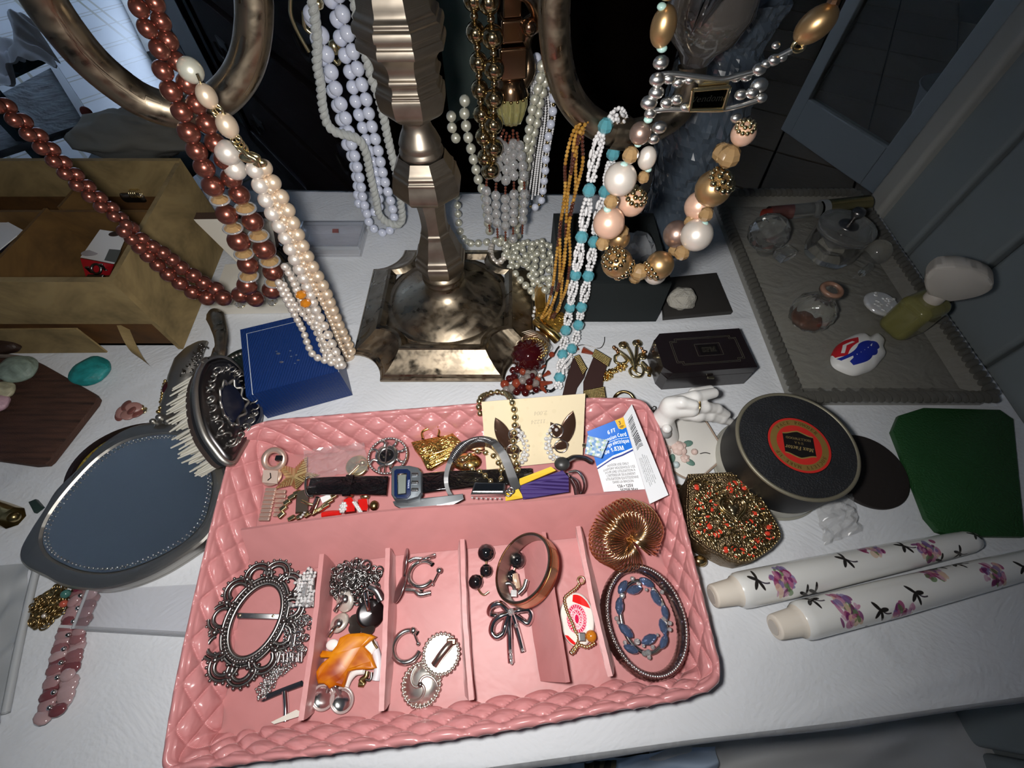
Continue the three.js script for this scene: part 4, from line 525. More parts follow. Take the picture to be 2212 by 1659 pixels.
{ // the showpiece necklace close to the lens
  const t = thing('statement_necklace', 'large gold, pink and cream pearl necklace with silver crystal links', 'necklace', [.08,.8897,-.2]);
  const P = (l, m, n = 'pearl', sq) => { for (const c of l) part(t, n, SPH, m, { p: [c[0], c[1], c[2]], s: sq ? [c[3] * sq[0], c[3] * sq[1], c[3] * sq[2]] : c[3] }); };
  const tilt = new THREE.Quaternion().setFromEuler(new THREE.Euler(0.4, 0, -0.6));
  P([[.0564,1.0125,-.2,.005]], M.pearlgold, 'pearl', [0.95, 1.35, 0.95]); part(t, 'pearl', SPH, M.pearlgold, { p: [.1127,1.0132,-.2], q: tilt, s: [0.0054, 0.0074, 0.0054] });
  P([[.0574,.9735,-.2,.0048]], M.pearlbronze); P([[.0531,.9514,-.2,.0079],[.1024,.9179,-.2,.0087]], M.pearl); P([[.0522,.9258,-.2,.0085],[.1036,.9735,-.2,.0054]], M.pearlpink); P([[.0623,.8978,-.2,.0091],[.0881,.896,-.2,.0083],[.1006,.9464,-.2,.0088]], M.pearlgold);
  P([[.0657,.9578,-.207,.0047]], M.pearl, 'pearl', [0.95, 1.2, 0.95]); P([[.0651,.9303,-.212,.0078]], M.pearlpink); P([[.0648,.9017,-.217,.0067]], M.pearlgold); P([[.1034,.927,-.213,.0079]], M.pearlpink); P([[.0971,.908,-.213,.0079]], M.pearlbronze); P([[.0932,.8764,-.214,.0075]], M.pearl);
  const facet = mat([0.5, 0.33, 0.16], 0.06, { transmission: 0.5, thickness: 0.005, clearcoat: 1 });
  for (const c of [[.0553,.9635,-.2,.0037],[.0664,.9479,-.207,.003],[.051,.9388,-.2,.0036],[.0513,.9121,-.2,.0039],[.077,.8905,-.2,.0051],[.0983,.9055,-.2,.0043],[.1025,.9313,-.2,.0037],[.1016,.9628,-.2,.005],[.1006,.9611,-.206,.0044],[.0804,.8742,-.212,.0039],[.098,.8989,-.21,.0036],[.0993,.9209,-.208,.0031],[.0639,.9124,-.21,.0035]]) part(t, 'cut_bead', CUT, facet, { p: [c[0], c[1], c[2]], s: c[3] * 1.05 });
  const mint = mat([0.5, 0.75, 0.7], 0.3, { transmission: 0.3, thickness: 0.002 });
  for (const c of [[.0541,1.0185,-.2,.0018],[.0578,1.0058,-.2,.0021],[.0576,.9685,-.2,.0017],[.0533,.9587,-.2,.002],[.0677,.9521,-.207,.0018],[.0499,.9344,-.2,.0022],[.0594,.9794,-.2,.002],[.1039,.9258,-.2,.002]]) part(t, 'mint_spacer', SPL, mint, { p: [c[0], c[1], c[2]], s: [c[3], c[3] * 0.7, c[3]] });
  const caps = (c, dir) => { const l = [], q = along(A(dir)); for (let i = 0; i < 12; i++) { const a = i / 12 * 2 * PI, v = new THREE.Vector3(Math.cos(a) * c[3] * 0.68, c[3] * 0.68, Math.sin(a) * c[3] * 0.68).applyQuaternion(q); l.push([[c[0] + v.x, c[1] + v.y, c[2] + v.z], c[3] * 0.2]); } for (let i = 0; i < 6; i++) { const a = i / 6 * 2 * PI, v = new THREE.Vector3(Math.cos(a) * c[3] * 0.35, c[3] * 0.92, Math.sin(a) * c[3] * 0.35).applyQuaternion(q); l.push([[c[0] + v.x, c[1] + v.y, c[2] + v.z], c[3] * 0.2]); } grains(t, 'rhinestone_cap', l, FAC, metal([0.8, 0.66, 0.4], 0.1)); };
  caps([.1006,.9464,-.2,.0088], [0.25, 0.8, 0.3]); caps([.0623,.8978,-.2,.0091], [-0.45, 0.75, 0.3]); caps([.0623,.8978,-.2,.0091], [0.7, -0.5, 0.3]); caps([.0651,.9303,-.212,.0078], [0.2, 0.85, 0.35]); caps([.0881,.896,-.2,.0083], [-0.7, -0.45, 0.3]); caps([.1036,.9735,-.2,.0054], [-0.2, 0.9, 0.3]);
  M.linksilver = metal([0.88, 0.87, 0.84], 0.28);
  const st = (n, l, r) => part(t, n, tube(l, r), M.chrome);
  for (const c of [[.0588,1.001,-.2,.0031],[.0588,.9954,-.199,.0032],[.0597,.9906,-.199,.0031],[.0577,.9867,-.199,.0035],[.0637,.9953,-.2,.0026],[.0685,.9931,-.202,.0025],[.0726,.9945,-.201,.0023],[.0768,.9945,-.201,.0019],[.0654,.9862,-.2,.0027],[.0693,.9875,-.2,.0025],[.0739,.9844,-.2,.0022],[.0594,.9824,-.199,.0026],[.0912,.9952,-.201,.0021],[.0951,.9957,-.201,.0024],[.0987,.9986,-.2,.0028],[.1006,1.0005,-.2,.002],[.103,1.0018,-.2,.0025],[.1013,1.0067,-.2,.0016],[.1059,1.0026,-.2,.0018],[.1075,1.0046,-.2,.0014],[.0954,.9893,-.2,.0025],[.0999,.9901,-.2,.0027],[.1047,.988,-.2,.0023],[.1025,.9919,-.202,.0035],[.0663,.9745,-.203,.0033],[.0654,.9688,-.204,.0028],[.0975,.98,-.2,.0024]]) part(t, 'silver_link', SPL, M.linksilver, { p: [c[0], c[1], c[2]], s: [c[3] * 1.05, c[3] * 0.8, c[3] * 0.8], label: 'shiny silver link' });
  part(t, 'link_bar', tube([[.0566,.9956,-.2],[.0622,.997,-.2],[.0776,.9956,-.2],[.0854,.995,-.2],[.0922,.9966,-.2],[.0987,.9986,-.2],[.1029,1.0021,-.2],[.1081,1.0052,-.2]], 0.0011), M.linksilver); part(t, 'link_bar', tube([[.0585,.9829,-.2],[.0672,.9836,-.2],[.0761,.9836,-.2],[.09,.9836,-.2],[.099,.9857,-.2],[.104,.9875,-.2]], 0.0011), M.linksilver);
  part(t, 'link_ring', tube([[.1082,1.0056,-.2],[.1082,1.0076,-.2],[.1107,1.0076,-.2],[.1123,1.0059,-.2],[.1108,1.0049,-.2]], 0.0009, { closed: true }), M.palegold);
  for (const c of [[.115,1.0175,-.2,.0015],[.1152,1.0197,-.2,.0023]]) part(t, 'cut_bead', CUT, M.rose, { p: [c[0], c[1], c[2]], s: c[3] });
  for (const q of [[[.0536,1.0204,-.2], [0.07, 1.07, -0.2], [0.085, 1.09, -0.2]], [[.1153,1.0204,-.2], [0.108, 1.06, -0.2], [0.09, 1.09, -0.2]]]) beads(t, 'pearl', q, 0.009, M.pearlgold);
  const tx = canvas(256, 160, (c, w, h) => { c.fillStyle = '#2a2c2a'; c.fillRect(0, 0, w, h); c.strokeStyle = '#b99b5c'; c.lineWidth = 12; c.strokeRect(4, 4, w - 8, h - 8); c.fillStyle = '#f2ead0'; c.font = 'italic 58px serif'; c.textAlign = 'center'; c.fillText('Vendome', w / 2, 98); });
  part(t, 'clasp_plate', card([[.0745,.9915,-.199],[.0891,.9927,-.199],[.0899,.9841,-.199],[.0759,.9837,-.199]], 0.0012), metal([0.9, 0.9, 0.9], 0.2, { map: tx }));
  for (const q of [[[.0742,.9919,-.198],[.0887,.9931,-.198]], [[.0887,.9931,-.198],[.0895,.9846,-.198]], [[.0895,.9846,-.198],[.0755,.9842,-.198]], [[.0755,.9842,-.198],[.0742,.9919,-.198]]]) part(t, 'clasp_frame', tube(q, 0.0008, { n: 1 }), M.palegold);
  part(t, 'clasp_bar', tube([[.0781,.992,-.203],[.0893,.993,-.203]], 0.002), M.palegold);
}
{ // knotted pearls lying on the foot of the candelabrum
  const t = thing('pearl_necklace', 'knotted heap of ivory pearls at the back right corner of the candelabrum foot', 'necklace', [.0163,.758,-.3452]);
  const poly = [[1062,528],[1120,532],[1190,540],[1204,575],[1203,640],[1180,652],[1150,622],[1130,590],[1095,572]];
  const B = [[-.0282,.764,-.3959],[.0574,.764,-.3959],[.0505,.764,-.2885],[-.0248,.764,-.2885]], at = (x, y, h) => { const u = (x - 1050) / 170, v = (y - 500) / 160; return [0, 1, 2].map((k) => (B[0][k] * (1 - u) + B[1][k] * u) * (1 - v) + (B[3][k] * (1 - u) + B[2][k] * u) * v + (k === 1 ? h : 0)); };
  const ins = (x, y) => { let r = false; for (let i = 0, j = poly.length - 1; i < poly.length; j = i++) if (poly[i][1] > y !== poly[j][1] > y && x < (poly[j][0] - poly[i][0]) * (y - poly[i][1]) / (poly[j][1] - poly[i][1]) + poly[i][0]) r = !r; return r; };
  const put = []; for (let n = 0; n < 900 && put.length < 120; n++) { const p = at(rr(1060, 1206), rr(525, 654), rr(0, 0.009)), x = rr(0, 1); const c = [rr(1060, 1206), rr(525, 654)]; if (!ins(c[0], c[1])) continue; const q = at(c[0], c[1], rr(0.002, 0.012)); if (put.some((o) => Math.hypot(o[0] - q[0], o[1] - q[1], o[2] - q[2]) < 0.0058)) continue; put.push(q); }
  for (const p of put) part(t, 'pearl', SPH, M.pearlivory, { p, s: 0.0034 });
  beads(t, 'pearl', [[-.0037,.77,-.3376],[.0009,.768,-.3312],[.0055,.766,-.3248],[.011,.765,-.3169],[.0164,.764,-.3116],[.0208,.764,-.3035],[.0243,.762,-.2975]], 0.0078, M.pearlivory, { pitch: 1.1 });
  beads(t, 'pearl', [[-.0218,.762,-.3774],[-.0223,.764,-.3628],[-.02,.766,-.3501],[-.0151,.766,-.3447],[-.01,.766,-.3488],[-.0067,.766,-.3556]], 0.0066, M.pearl, { pitch: 0.8 });
}
// ---------- the left and middle of the table ----------
const upY = new THREE.Vector3(0, 1, 0);
const YAW = (a) => new THREE.Quaternion().setFromAxisAngle(upY, a);
{ // old yellow cardboard box
  const k = rep(tex(256, 256, (u, v) => { const n = 0.82 + 0.3 * fbm(u, v, 6, 8) + 0.1 * tn(u, v, 40, 2); return [n, n * 0.98, n * 0.94]; }), 7);
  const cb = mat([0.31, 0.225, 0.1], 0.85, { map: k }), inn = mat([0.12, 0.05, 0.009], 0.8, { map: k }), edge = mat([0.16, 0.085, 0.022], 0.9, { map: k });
  const H = 0.086, x1 = -0.306, x1b = -0.318, xl = -0.56, zf = -0.246, zb = -0.408, w = 0.0045, B = TY + 0.0012;
  const t = thing('cardboard_box', 'old yellow brown cardboard box with dividers and a torn front', 'box', [-0.43, TY, -0.33]);
  const pz = (xz, y0, y1) => uvBox(prism(xz.map((p) => [p[0], B + y0, p[1]]), xz.map((p) => [p[0], B + y1, p[1]])));
  part(t, 'side_panel', pz([[x1 - w, zf], [x1, zf], [x1b, zb], [x1b - w, zb]], 0, H), cb);
  part(t, 'side_panel', pz([[xl - w, zf], [xl, zf], [xl, zb], [xl - w, zb]], 0, H), cb);
  part(t, 'front_panel', pz([[xl, zf + 0.0008], [x1 + 0.0006, zf + 0.0008], [x1 + 0.0006, zf - w], [xl, zf - w]], 0.037, H + 0.0004), cb);
  part(t, 'lower_panel', pz([[xl, zf + 0.006], [-0.375, zf + 0.004], [-0.375, zf + 0.0025], [xl, zf + 0.0045]], 0, 0.034), cb);
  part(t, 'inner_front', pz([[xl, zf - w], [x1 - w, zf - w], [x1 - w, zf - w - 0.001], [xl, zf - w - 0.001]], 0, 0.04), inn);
  // the peeled flap curling out of the torn front
  const fl = new THREE.PlaneGeometry(1, 1, 14, 8), fp = fl.attributes.position, fq = [[-.3448,.783,-.248], [-.3432,.776,-.2544], [-.3231,.752,-.2232], [-.3427,.752,-.2371]].map(A);
  for (let i = 0; i < fp.count; i++) { const u = fp.getX(i) + 0.5, v = 0.5 - fp.getY(i), p = fq[0].clone().lerp(fq[1], v).lerp(fq[3].clone().lerp(fq[2], v), u); p.z += 0.008 * Math.sin(u * PI); p.x += 0.004 * Math.sin(u * PI); fp.setXYZ(i, p.x, p.y, p.z); }
  fl.computeVertexNormals(); part(t, 'torn_flap', fl, cb);
  part(t, 'back_panel', pz([[xl, zb + w], [x1b, zb + w], [x1b, zb], [xl, zb]], 0, H + 0.002), cb);
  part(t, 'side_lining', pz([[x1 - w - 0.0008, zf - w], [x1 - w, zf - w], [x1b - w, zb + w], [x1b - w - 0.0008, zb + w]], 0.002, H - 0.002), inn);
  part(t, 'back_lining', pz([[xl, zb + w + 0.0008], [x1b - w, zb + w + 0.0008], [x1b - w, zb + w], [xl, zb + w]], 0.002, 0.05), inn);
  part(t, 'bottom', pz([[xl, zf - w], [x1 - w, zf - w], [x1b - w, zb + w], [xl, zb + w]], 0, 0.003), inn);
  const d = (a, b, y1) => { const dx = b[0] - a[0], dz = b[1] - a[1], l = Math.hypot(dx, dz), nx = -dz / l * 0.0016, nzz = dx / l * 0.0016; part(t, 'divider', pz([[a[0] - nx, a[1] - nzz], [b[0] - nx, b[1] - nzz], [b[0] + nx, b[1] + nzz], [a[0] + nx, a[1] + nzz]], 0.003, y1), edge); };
  d([-0.43, -0.254], [-0.428, -0.352], 0.074); d([xl, -0.353], [-0.318, -0.353], 0.07); d([-0.42, -0.356], [-0.42, -0.402], 0.072);
  const pkt = thing('printed_card', 'white and red card with a punched hole in the yellow box', 'card', [-.3897,.79,-.3234]);
  part(pkt, 'card_face', card([[-.3807,.812,-.3384], [-.3483,.816,-.3276], [-.3748,.79,-.3171], [-.4175,.785,-.3315]], 0.0008), M.paper);
  part(pkt, 'hole', disc([-.3586,.8165,-.3263], 0.004, 0.0006, { s: [1.3, 0.8] }), mat([0.03, 0.015, 0.01], 0.9));
  part(pkt, 'print_patch', card([[-.3711,.8035,-.3218], [-.3585,.8045,-.3194], [-.3699,.7935,-.3151], [-.3822,.7932,-.3185]], 0.0004), mat([0.1, 0.11, 0.11], 0.7)); part(pkt, 'print_patch', disc([-.4001,.7935,-.3277], 0.006, 0.0005, { s: [1.4, 0.7] }), mat([0.35, 0.32, 0.32], 0.7));
  part(pkt, 'red_base', card([[-.4168,.785,-.3302], [-.3745,.79,-.3165], [-.3921,.774,-.3191], [-.4191,.77,-.3213]], 0.001), mat([0.5, 0.01, 0.02], 0.5));
  const bg = thing('badge', 'small worn metal badge on the red part of the card', 'badge', [-.4011,.78,-.3197]);
  part(bg, 'plate', torus([-.3964,.784,-.3167], 0.0045, 0.0012, { n: 20, tilt: -0.9 }), M.oldsilver); part(bg, 'rim', mv(box(0.016, 0.003, 0.004, 0.0012), ...[-.4011,.777,-.3141]), M.oldsilver); part(bg, 'lug', mv(box(0.004, 0.008, 0.002, 0.0006), ...[-.3893,.785,-.3181]), M.steel); part(bg, 'lug', mv(box(0.004, 0.008, 0.002, 0.0006), ...[-.4047,.782,-.3176]), M.steel);
  const pp = thing('paper_tag', 'folded white paper with a pointed end in the left compartment', 'paper', [-.4892,.8,-.3508]);
  part(pp, 'sheet', prism([[-.5129,.81,-.3688], [-.4881,.81,-.3577], [-.4442,.808,-.3343], [-.4592,.808,-.3343], [-.4668,.806,-.3171], [-.4763,.806,-.3055]], lift([[-.5129,.81,-.3688], [-.4881,.81,-.3577], [-.4442,.808,-.3343], [-.4592,.808,-.3343], [-.4668,.806,-.3171], [-.4763,.806,-.3055]], 0.0008)), M.paper);
  const ws = thing('watch_strap', 'dark navy ribbon strap curving under the white paper', 'strap', [-.4766,.79,-.3362]);
  const sp = [[-.4884,.8,-.3215],[-.4759,.8,-.3291],[-.4646,.798,-.3289],[-.4592,.792,-.3288],[-.4652,.78,-.3332]].map(A);
  part(ws, 'ribbon', prism([...sp.map((p) => [p.x, p.y, p.z - 0.004]), ...sp.slice().reverse().map((p) => [p.x, p.y, p.z + 0.004])], [...sp.map((p) => [p.x, p.y + 0.0012, p.z - 0.004]), ...sp.slice().reverse().map((p) => [p.x, p.y + 0.0012, p.z + 0.004])]), mat([0.008, 0.008, 0.022], 0.6));
  const ge = thing('crystal_stud', 'clear round crystal stud at the bottom of the left compartment', 'earring', [-.4947,.77,-.3356]); part(ge, 'stone', FAC, M.cutcrystal, { p: [-.4852,.776,-.3291], s: 0.0055 }); part(ge, 'setting', torus([-.4908,.772,-.3321], 0.0058, 0.001), M.silver);
  const cp = thing('compact_case', 'small gold edged case at the back of the yellow box', 'case', [-.3885,.8,-.4088]);
  part(cp, 'shell', mv(box(0.026, 0.012, 0.016, 0.005), ...[-.3891,.8,-.4081]), metal([0.3, 0.25, 0.2], 0.35)); part(cp, 'rib', merge([0, 1, 2, 3].map((i) => torus([[-.3837,.807,-.4001][0] + i * 0.002, [-.3837,.807,-.4001][1], [-.3837,.807,-.4001][2]], 0.004, 0.0005, { yaw: 1.4, tilt: 0, n: 14 }))), M.palegold);
  one('orange_wrapper', 'crumpled orange wrapper in the left compartment of the box', 'wrapper', (() => { const g = new THREE.IcosahedronGeometry(1, 4), p = g.attributes.position, c = [-.4822,.78,-.3651,.017]; for (let i = 0; i < p.count; i++) { const k = 1 + 0.3 * nz(p.getX(i) * 3, p.getY(i) * 3, p.getZ(i) * 3); p.setXYZ(i, c[0] + p.getX(i) * k * c[3] * 0.8, c[1] - 0.008 + p.getY(i) * k * 0.014, c[2] + p.getZ(i) * k * c[3]); } g.computeVertexNormals(); return g; })(), mat([0.5, 0.17, 0.02], 0.5));
  one('orange_wrapper', 'smaller orange wrapper at the back of the yellow box', 'wrapper', ball([-.4388,.78,-.4422,.0124], [1.2, 0.5, 0.7]), mat([0.42, 0.12, 0.015], 0.6));
}
{ // brown board and stones
  const bm = mat([0.075, 0.032, 0.02], 0.75, { map: rep(tex(256, 64, (u, v) => { const n = 0.75 + 0.5 * fbm(u, v * 3, 5, 6); return [n, n, n]; }), 6, 20), bumpMap: rep(nB, 30), bumpScale: 0.0004 });
  one('leather_board', 'dark brown square board with rounded corners at the left edge', 'board', uvBox(slab([[-.4827,-.2219],[-.4596,-.231],[-.4316,-.23],[-.4173,-.2239],[-.3552,-.1932],[-.351,-.1895],[-.3502,-.1841],[-.3593,-.1323],[-.3612,-.1292],[-.3701,-.1284],[-.4259,-.1361]], 0.003, 0.0065, { bevel: 0.0018 })), bm);
  const stone = (n, l, c, sq, m, s) => { const g = new THREE.IcosahedronGeometry(1, 5), p = g.attributes.position; for (let i = 0; i < p.count; i++) { const x = p.getX(i), y = p.getY(i), z = p.getZ(i), k = 1 + 0.16 * nz(x * 1.2 + s, y * 1.2, z * 1.2) + 0.02 * nz(x * 8, y * 8, z * 8 + s); p.setXYZ(i, c[0] + x * k * c[3] * sq[0], c[1] + y * k * c[3] * sq[1], c[2] + z * k * c[3] * sq[2]); } g.computeVertexNormals(); one(n, l, 'stone', uvBox(g), m); };
  const sm = (c) => mat(c, 0.55, { map: rep(tex(128, 128, (u, v) => { const n = 0.85 + 0.35 * fbm(u, v, 5, c[0] * 30); return [n, n, n]; }), 30) });
  stone('polished_stone', 'grey green oval stone on the brown board', [-.4248,.768,-.2123,.0155], [1.05, 0.42, 0.85], sm([0.25, 0.32, 0.27]), 1);
  stone('polished_stone', 'small cream mottled stone on the brown board', [-.4269,.766,-.1908,.0108], [1, 0.45, 0.9], sm([0.5, 0.47, 0.32]), 4);
  stone('polished_stone', 'pale pink stone at the left edge of the board', [-.4228,.766,-.1792,.0091], [1, 0.5, 0.9], sm([0.6, 0.38, 0.45]), 8);
  stone('turquoise_stone', 'blue green turquoise stone lying on the white cloth', [-.3711,.759,-.2165,.0159], [1, 0.45, 0.95], sm([0.015, 0.27, 0.27]), 12);
  stone('dark_ornament', 'dark brown knob shaped ornament above the brown board', [-.4574,.764,-.2407,.0133], [1.1, 0.5, 0.7], mat([0.03, 0.015, 0.01], 0.5), 20);
  const lt = thing('thin_strip', 'thin greyish wooden strip behind the stones', 'strip', [-.4536,.754,-.2409]); part(lt, 'strip', slab([[-.4979,-.2435],[-.442,-.2356],[-.4402,-.2325],[-.4944,-.2382]], 0.001, 0.004), mat([0.2, 0.16, 0.13], 0.8));
}
{ // flower brooch, bracelet, oval tray
  const t = thing('flower_brooch', 'dusty rose flower brooch with gold leaves on the white cloth', 'brooch', [-.3247,.75,-.1811]);
  const pm = [mat([0.2, 0.07, 0.06], 0.4), mat([0.33, 0.17, 0.15], 0.4)];
  [[-.3243,.758,-.182,.0058],[-.3265,.756,-.1769,.0058],[-.3292,.754,-.1744,.005],[-.3159,.759,-.1796,.0058],[-.3135,.756,-.1756,.0054],[-.3187,.758,-.1732,.0058],[-.3144,.761,-.1755,.0042]].forEach((c, i) => { const q = new THREE.Quaternion().setFromEuler(new THREE.Euler(0.5 * Math.sin(i), i * 1.1, 0.4 * Math.cos(i * 2))); part(t, 'petal', SPH, pm[i % 2], { p: [c[0], c[1], c[2]], q, s: [c[3], c[3] * 0.3, c[3] * 0.85] }); });
  for (const c of [[-.313,.756,-.1813,.0027],[-.31,.755,-.1783,.0027],[-.3123,.755,-.1765,.0023],[-.3106,.754,-.1806,.002]]) part(t, 'leaf', SPL, M.palegold, { p: [c[0], c[1], c[2]], s: [c[3], c[3] * 0.4, c[3]] });
  const b = thing('bracelet', 'dark red cabochon bracelet with gold bead edging', 'bracelet', [-.3016,.75,-.1986]);
  for (const c of [[-.2925,.762,-.1978,.0067],[-.2953,.76,-.209,.0048],[-.2927,.759,-.1841,.0043]]) part(b, 'cabochon', SPH, mat([0.04, 0.004, 0.006], 0.08, { clearcoat: 1 }), { p: [c[0], c[1], c[2]], s: [c[3] * 0.7, c[3] * 0.5, c[3]] });
  beads(b, 'gold_bead', [[-.2918,.762,-.2077],[-.288,.762,-.1983],[-.2878,.762,-.1923],[-.2887,.762,-.1868],[-.2895,.762,-.1815],[-.2907,.762,-.1771],[-.2908,.762,-.1736]], 0.0036, M.gold, { stuff: true, geo: SPL }); beads(b, 'gold_bead', [[-.2999,.76,-.2066],[-.2983,.76,-.1972],[-.2956,.76,-.1889],[-.2945,.76,-.1835]], 0.003, M.gold, { stuff: true, geo: SPL });
  const o = thing('oval_tray', 'black oval tin tray with painted yellow flower band behind the mirror', 'tray', [-.2986,.75,-.1286]);
  const oc = [-.2961,.752,-.1278,.0506], mk = (r, y) => { const l = []; for (let i = 0; i < 64; i++) { const a = i / 64 * 2 * PI; l.push([oc[0] + oc[3] * r * Math.cos(a), oc[2] + oc[3] * r * 0.8 * Math.sin(a)]); } return l; };
  part(o, 'plate', slab(mk(0.94), 0.0012, 0.0016), mat([0.02, 0.012, 0.012], 0.3)); part(o, 'rim', slab(mk(1), 0.0014, 0.0032, { holes: [mk(0.93)], bevel: 0.001 }), mat([0.02, 0.012, 0.012], 0.25));
  const band = canvas(512, 64, (c, w, h) => { c.fillStyle = '#8d7a2a'; c.fillRect(0, 0, w, h); for (let i = 0; i < 60; i++) { c.fillStyle = ['#5a1f1c', '#2c3a1c', '#b9a55a', '#3a2a14'][i % 4]; c.beginPath(); c.ellipse((i * 97) % w, 12 + (i * 31) % 40, 10 + (i % 3) * 6, 6, i, 0, 7); c.fill(); } });
  const P = [], U = [], I = []; for (let i = 0; i <= 90; i++) { const a = i / 90 * 2 * PI; for (const [k, r] of [[0, 0.88], [1, 0.7]]) { P.push(oc[0] + oc[3] * r * Math.cos(a), TY + 0.0031, oc[2] + oc[3] * r * 0.8 * Math.sin(a)); U.push(i / 18, k); } if (i) { const q = 2 * i; I.push(q - 2, q - 1, q, q, q - 1, q + 1); } }
  const bgm = new THREE.BufferGeometry(); bgm.setAttribute('position', new THREE.Float32BufferAttribute(P, 3)); bgm.setAttribute('uv', new THREE.Float32BufferAttribute(U, 2)); bgm.setIndex(I.map((q, i) => i % 3 === 1 ? I[i + 1] : i % 3 === 2 ? I[i - 1] : q)); bgm.computeVertexNormals(); band.wrapS = THREE.RepeatWrapping; part(o, 'flower_band', bgm, mat(0xffffff, 0.4, { map: band }));
}
{ // silver dressing set
  const dk = M.dark = metal([0.42, 0.405, 0.375], 0.42);
  const t = thing('hand_mirror', 'tarnished silver hand mirror lying face up beside the pink tray', 'mirror', [-.2928,.75,-.1005]);
  const out = [[-.289,-.1658],[-.3104,-.1587],[-.3239,-.1442],[-.3316,-.125],[-.3392,-.1076],[-.3399,-.0932],[-.3411,-.0782],[-.3407,-.0666],[-.3374,-.0596],[-.329,-.0534],[-.314,-.048],[-.3015,-.0431],[-.2883,-.0403],[-.2712,-.0395],[-.2555,-.0431],[-.2406,-.0497],[-.2266,-.0596],[-.2146,-.0712],[-.2106,-.0807],[-.2118,-.0972],[-.2143,-.114],[-.2233,-.1306],[-.2382,-.1461],[-.2543,-.1624],[-.2699,-.1688]], inn = [[-.2834,-.153],[-.3044,-.1473],[-.3183,-.1344],[-.3267,-.1158],[-.3317,-.0966],[-.3322,-.0833],[-.3285,-.0722],[-.3194,-.063],[-.3027,-.0555],[-.2849,-.0514],[-.2687,-.0514],[-.2549,-.0552],[-.2399,-.0627],[-.2274,-.0728],[-.2209,-.0846],[-.2213,-.0983],[-.225,-.114],[-.2365,-.1318],[-.2494,-.1449],[-.2651,-.1522]];
  const fr = slab(out, 0.002, 0.011, { smooth: 140, holes: [inn], bevel: 0.0035, bs: 3 });
  part(t, 'frame', uvBox(fr), dk);
  part(t, 'mirror_glass', slab(inn, 0.0095, 0.002, { smooth: 120, bevel: 0 }), metal([0.8, 0.83, 0.84], 0.02));
  part(t, 'back_plate', slab(out.map((p) => p), 0.0012, 0.003, { smooth: 120 }), dk);
  const ic = new THREE.CatmullRomCurve3(inn.map((p) => new THREE.Vector3(p[0], TY + 0.0128, p[1])), true); ic.arcLengthDivisions = 500; const L = ic.getLength(), bl = []; for (let s = 0; s < L; s += 0.0033) { const q = ic.getPointAt(s / L); const tt = ic.getTangentAt(s / L); bl.push([[q.x + tt.z * 0.0022, q.y, q.z - tt.x * 0.0022], 0.00068]); }
  grains(t, 'bead_trim', bl, SPL, M.silver);
  const hd = (pts, r, m, par, sq = 0.62) => { const c = curve(pts), N = 40, P = [], I = [], K = 14, fr2 = c.computeFrenetFrames(N); for (let i = 0; i <= N; i++) { const u = i / N, p = c.getPointAt(u), tg = c.getTangentAt(u), sd = tg.clone().cross(upY).normalize(), up = sd.clone().cross(tg).normalize(), rad = r(u); for (let k = 0; k < K; k++) { const a = k / K * 2 * PI, q = p.clone().addScaledVector(sd, rad * Math.cos(a)).addScaledVector(up, rad * sq * Math.sin(a) + 0.0006 * nz(u * 20, k * 0.9, r(0.3) * 999)); P.push(q.x, q.y, q.z); } } for (let i = 0; i < N; i++) for (let k = 0; k < K; k++) { const a = i * K + k, b = i * K + (k + 1) % K; I.push(a, b, a + K, b, b + K, a + K); } const g = new THREE.BufferGeometry(); g.setAttribute('position', new THREE.Float32BufferAttribute(P, 3)); g.setIndex(I); g.computeVertexNormals(); return uvBox(g); };
  const px = 0.00037;
  part(t, 'handle', hd([[-.2789,.758,-.1608],[-.2838,.759,-.1796],[-.2853,.76,-.1972],[-.2859,.762,-.2149],[-.2843,.763,-.2332],[-.28,.762,-.2443],[-.2783,.761,-.2472]], (u) => px * (u < 0.1 ? 34 - 90 * u : u < 0.75 ? 22 + 14 * u : 30 * Math.sqrt(Math.max(0.02, (1 - u) / 0.25))), dk), dk);
  for (const c of [[-.2856,.764,-.1674,.0034],[-.277,.765,-.1635,.0034],[-.2694,.765,-.1614,.0033],[-.2636,.764,-.1619,.003],[-.2907,.763,-.1645,.0026]]) part(t, 'boss', SPL, dk, { p: [c[0], c[1], c[2]], s: c[3] * 0.9 });
  const sc = []; for (let i = 0; i < 26; i++) { const u = rnd(), c = [[-.2789,.769,-.2055],[-.2748,.768,-.2356]]; sc.push(torus([c[0][0] + (c[1][0] - c[0][0]) * u + rr(-0.005, 0.005), c[0][1] - 0.001, c[0][2] + (c[1][2] - c[0][2]) * u + rr(-0.003, 0.003)], rr(0.0015, 0.003), 0.0006, { n: 12, k: 5, arc: rr(2, 5), z: rr(0, 6) })); }
  part(t, 'chasing', merge(sc), M.oldsilver);
  // brush, lying on its edge with the bristles toward the mirror
  const b = thing('hair_brush', 'silver backed hair brush with cream bristles beside the blue box', 'brush', [-.2418,.75,-.1757]);
  const bo = [[-.235,.8047,-.1938],[-.2342,.808,-.1838],[-.2313,.8095,-.1707],[-.2274,.8088,-.1586],[-.2216,.806,-.1441],[-.2153,.8013,-.132],[-.2094,.7953,-.1242],[-.2038,.7889,-.1182],[-.2011,.7846,-.1179],[-.2014,.7801,-.1283],[-.2023,.7736,-.1451],[-.2031,.7672,-.1616],[-.2071,.7674,-.1749],[-.214,.7732,-.1868],[-.2212,.7803,-.1971],[-.2272,.7872,-.2033],[-.2321,.7953,-.2036]];
  const bc = bo.reduce((s, p) => s.map((v, i) => v + p[i] / bo.length), [0, 0, 0]), bn = A(bo[3]).sub(A(bc)).cross(A(bo[8]).sub(A(bc))).normalize(); if (bn.y < 0) bn.negate();
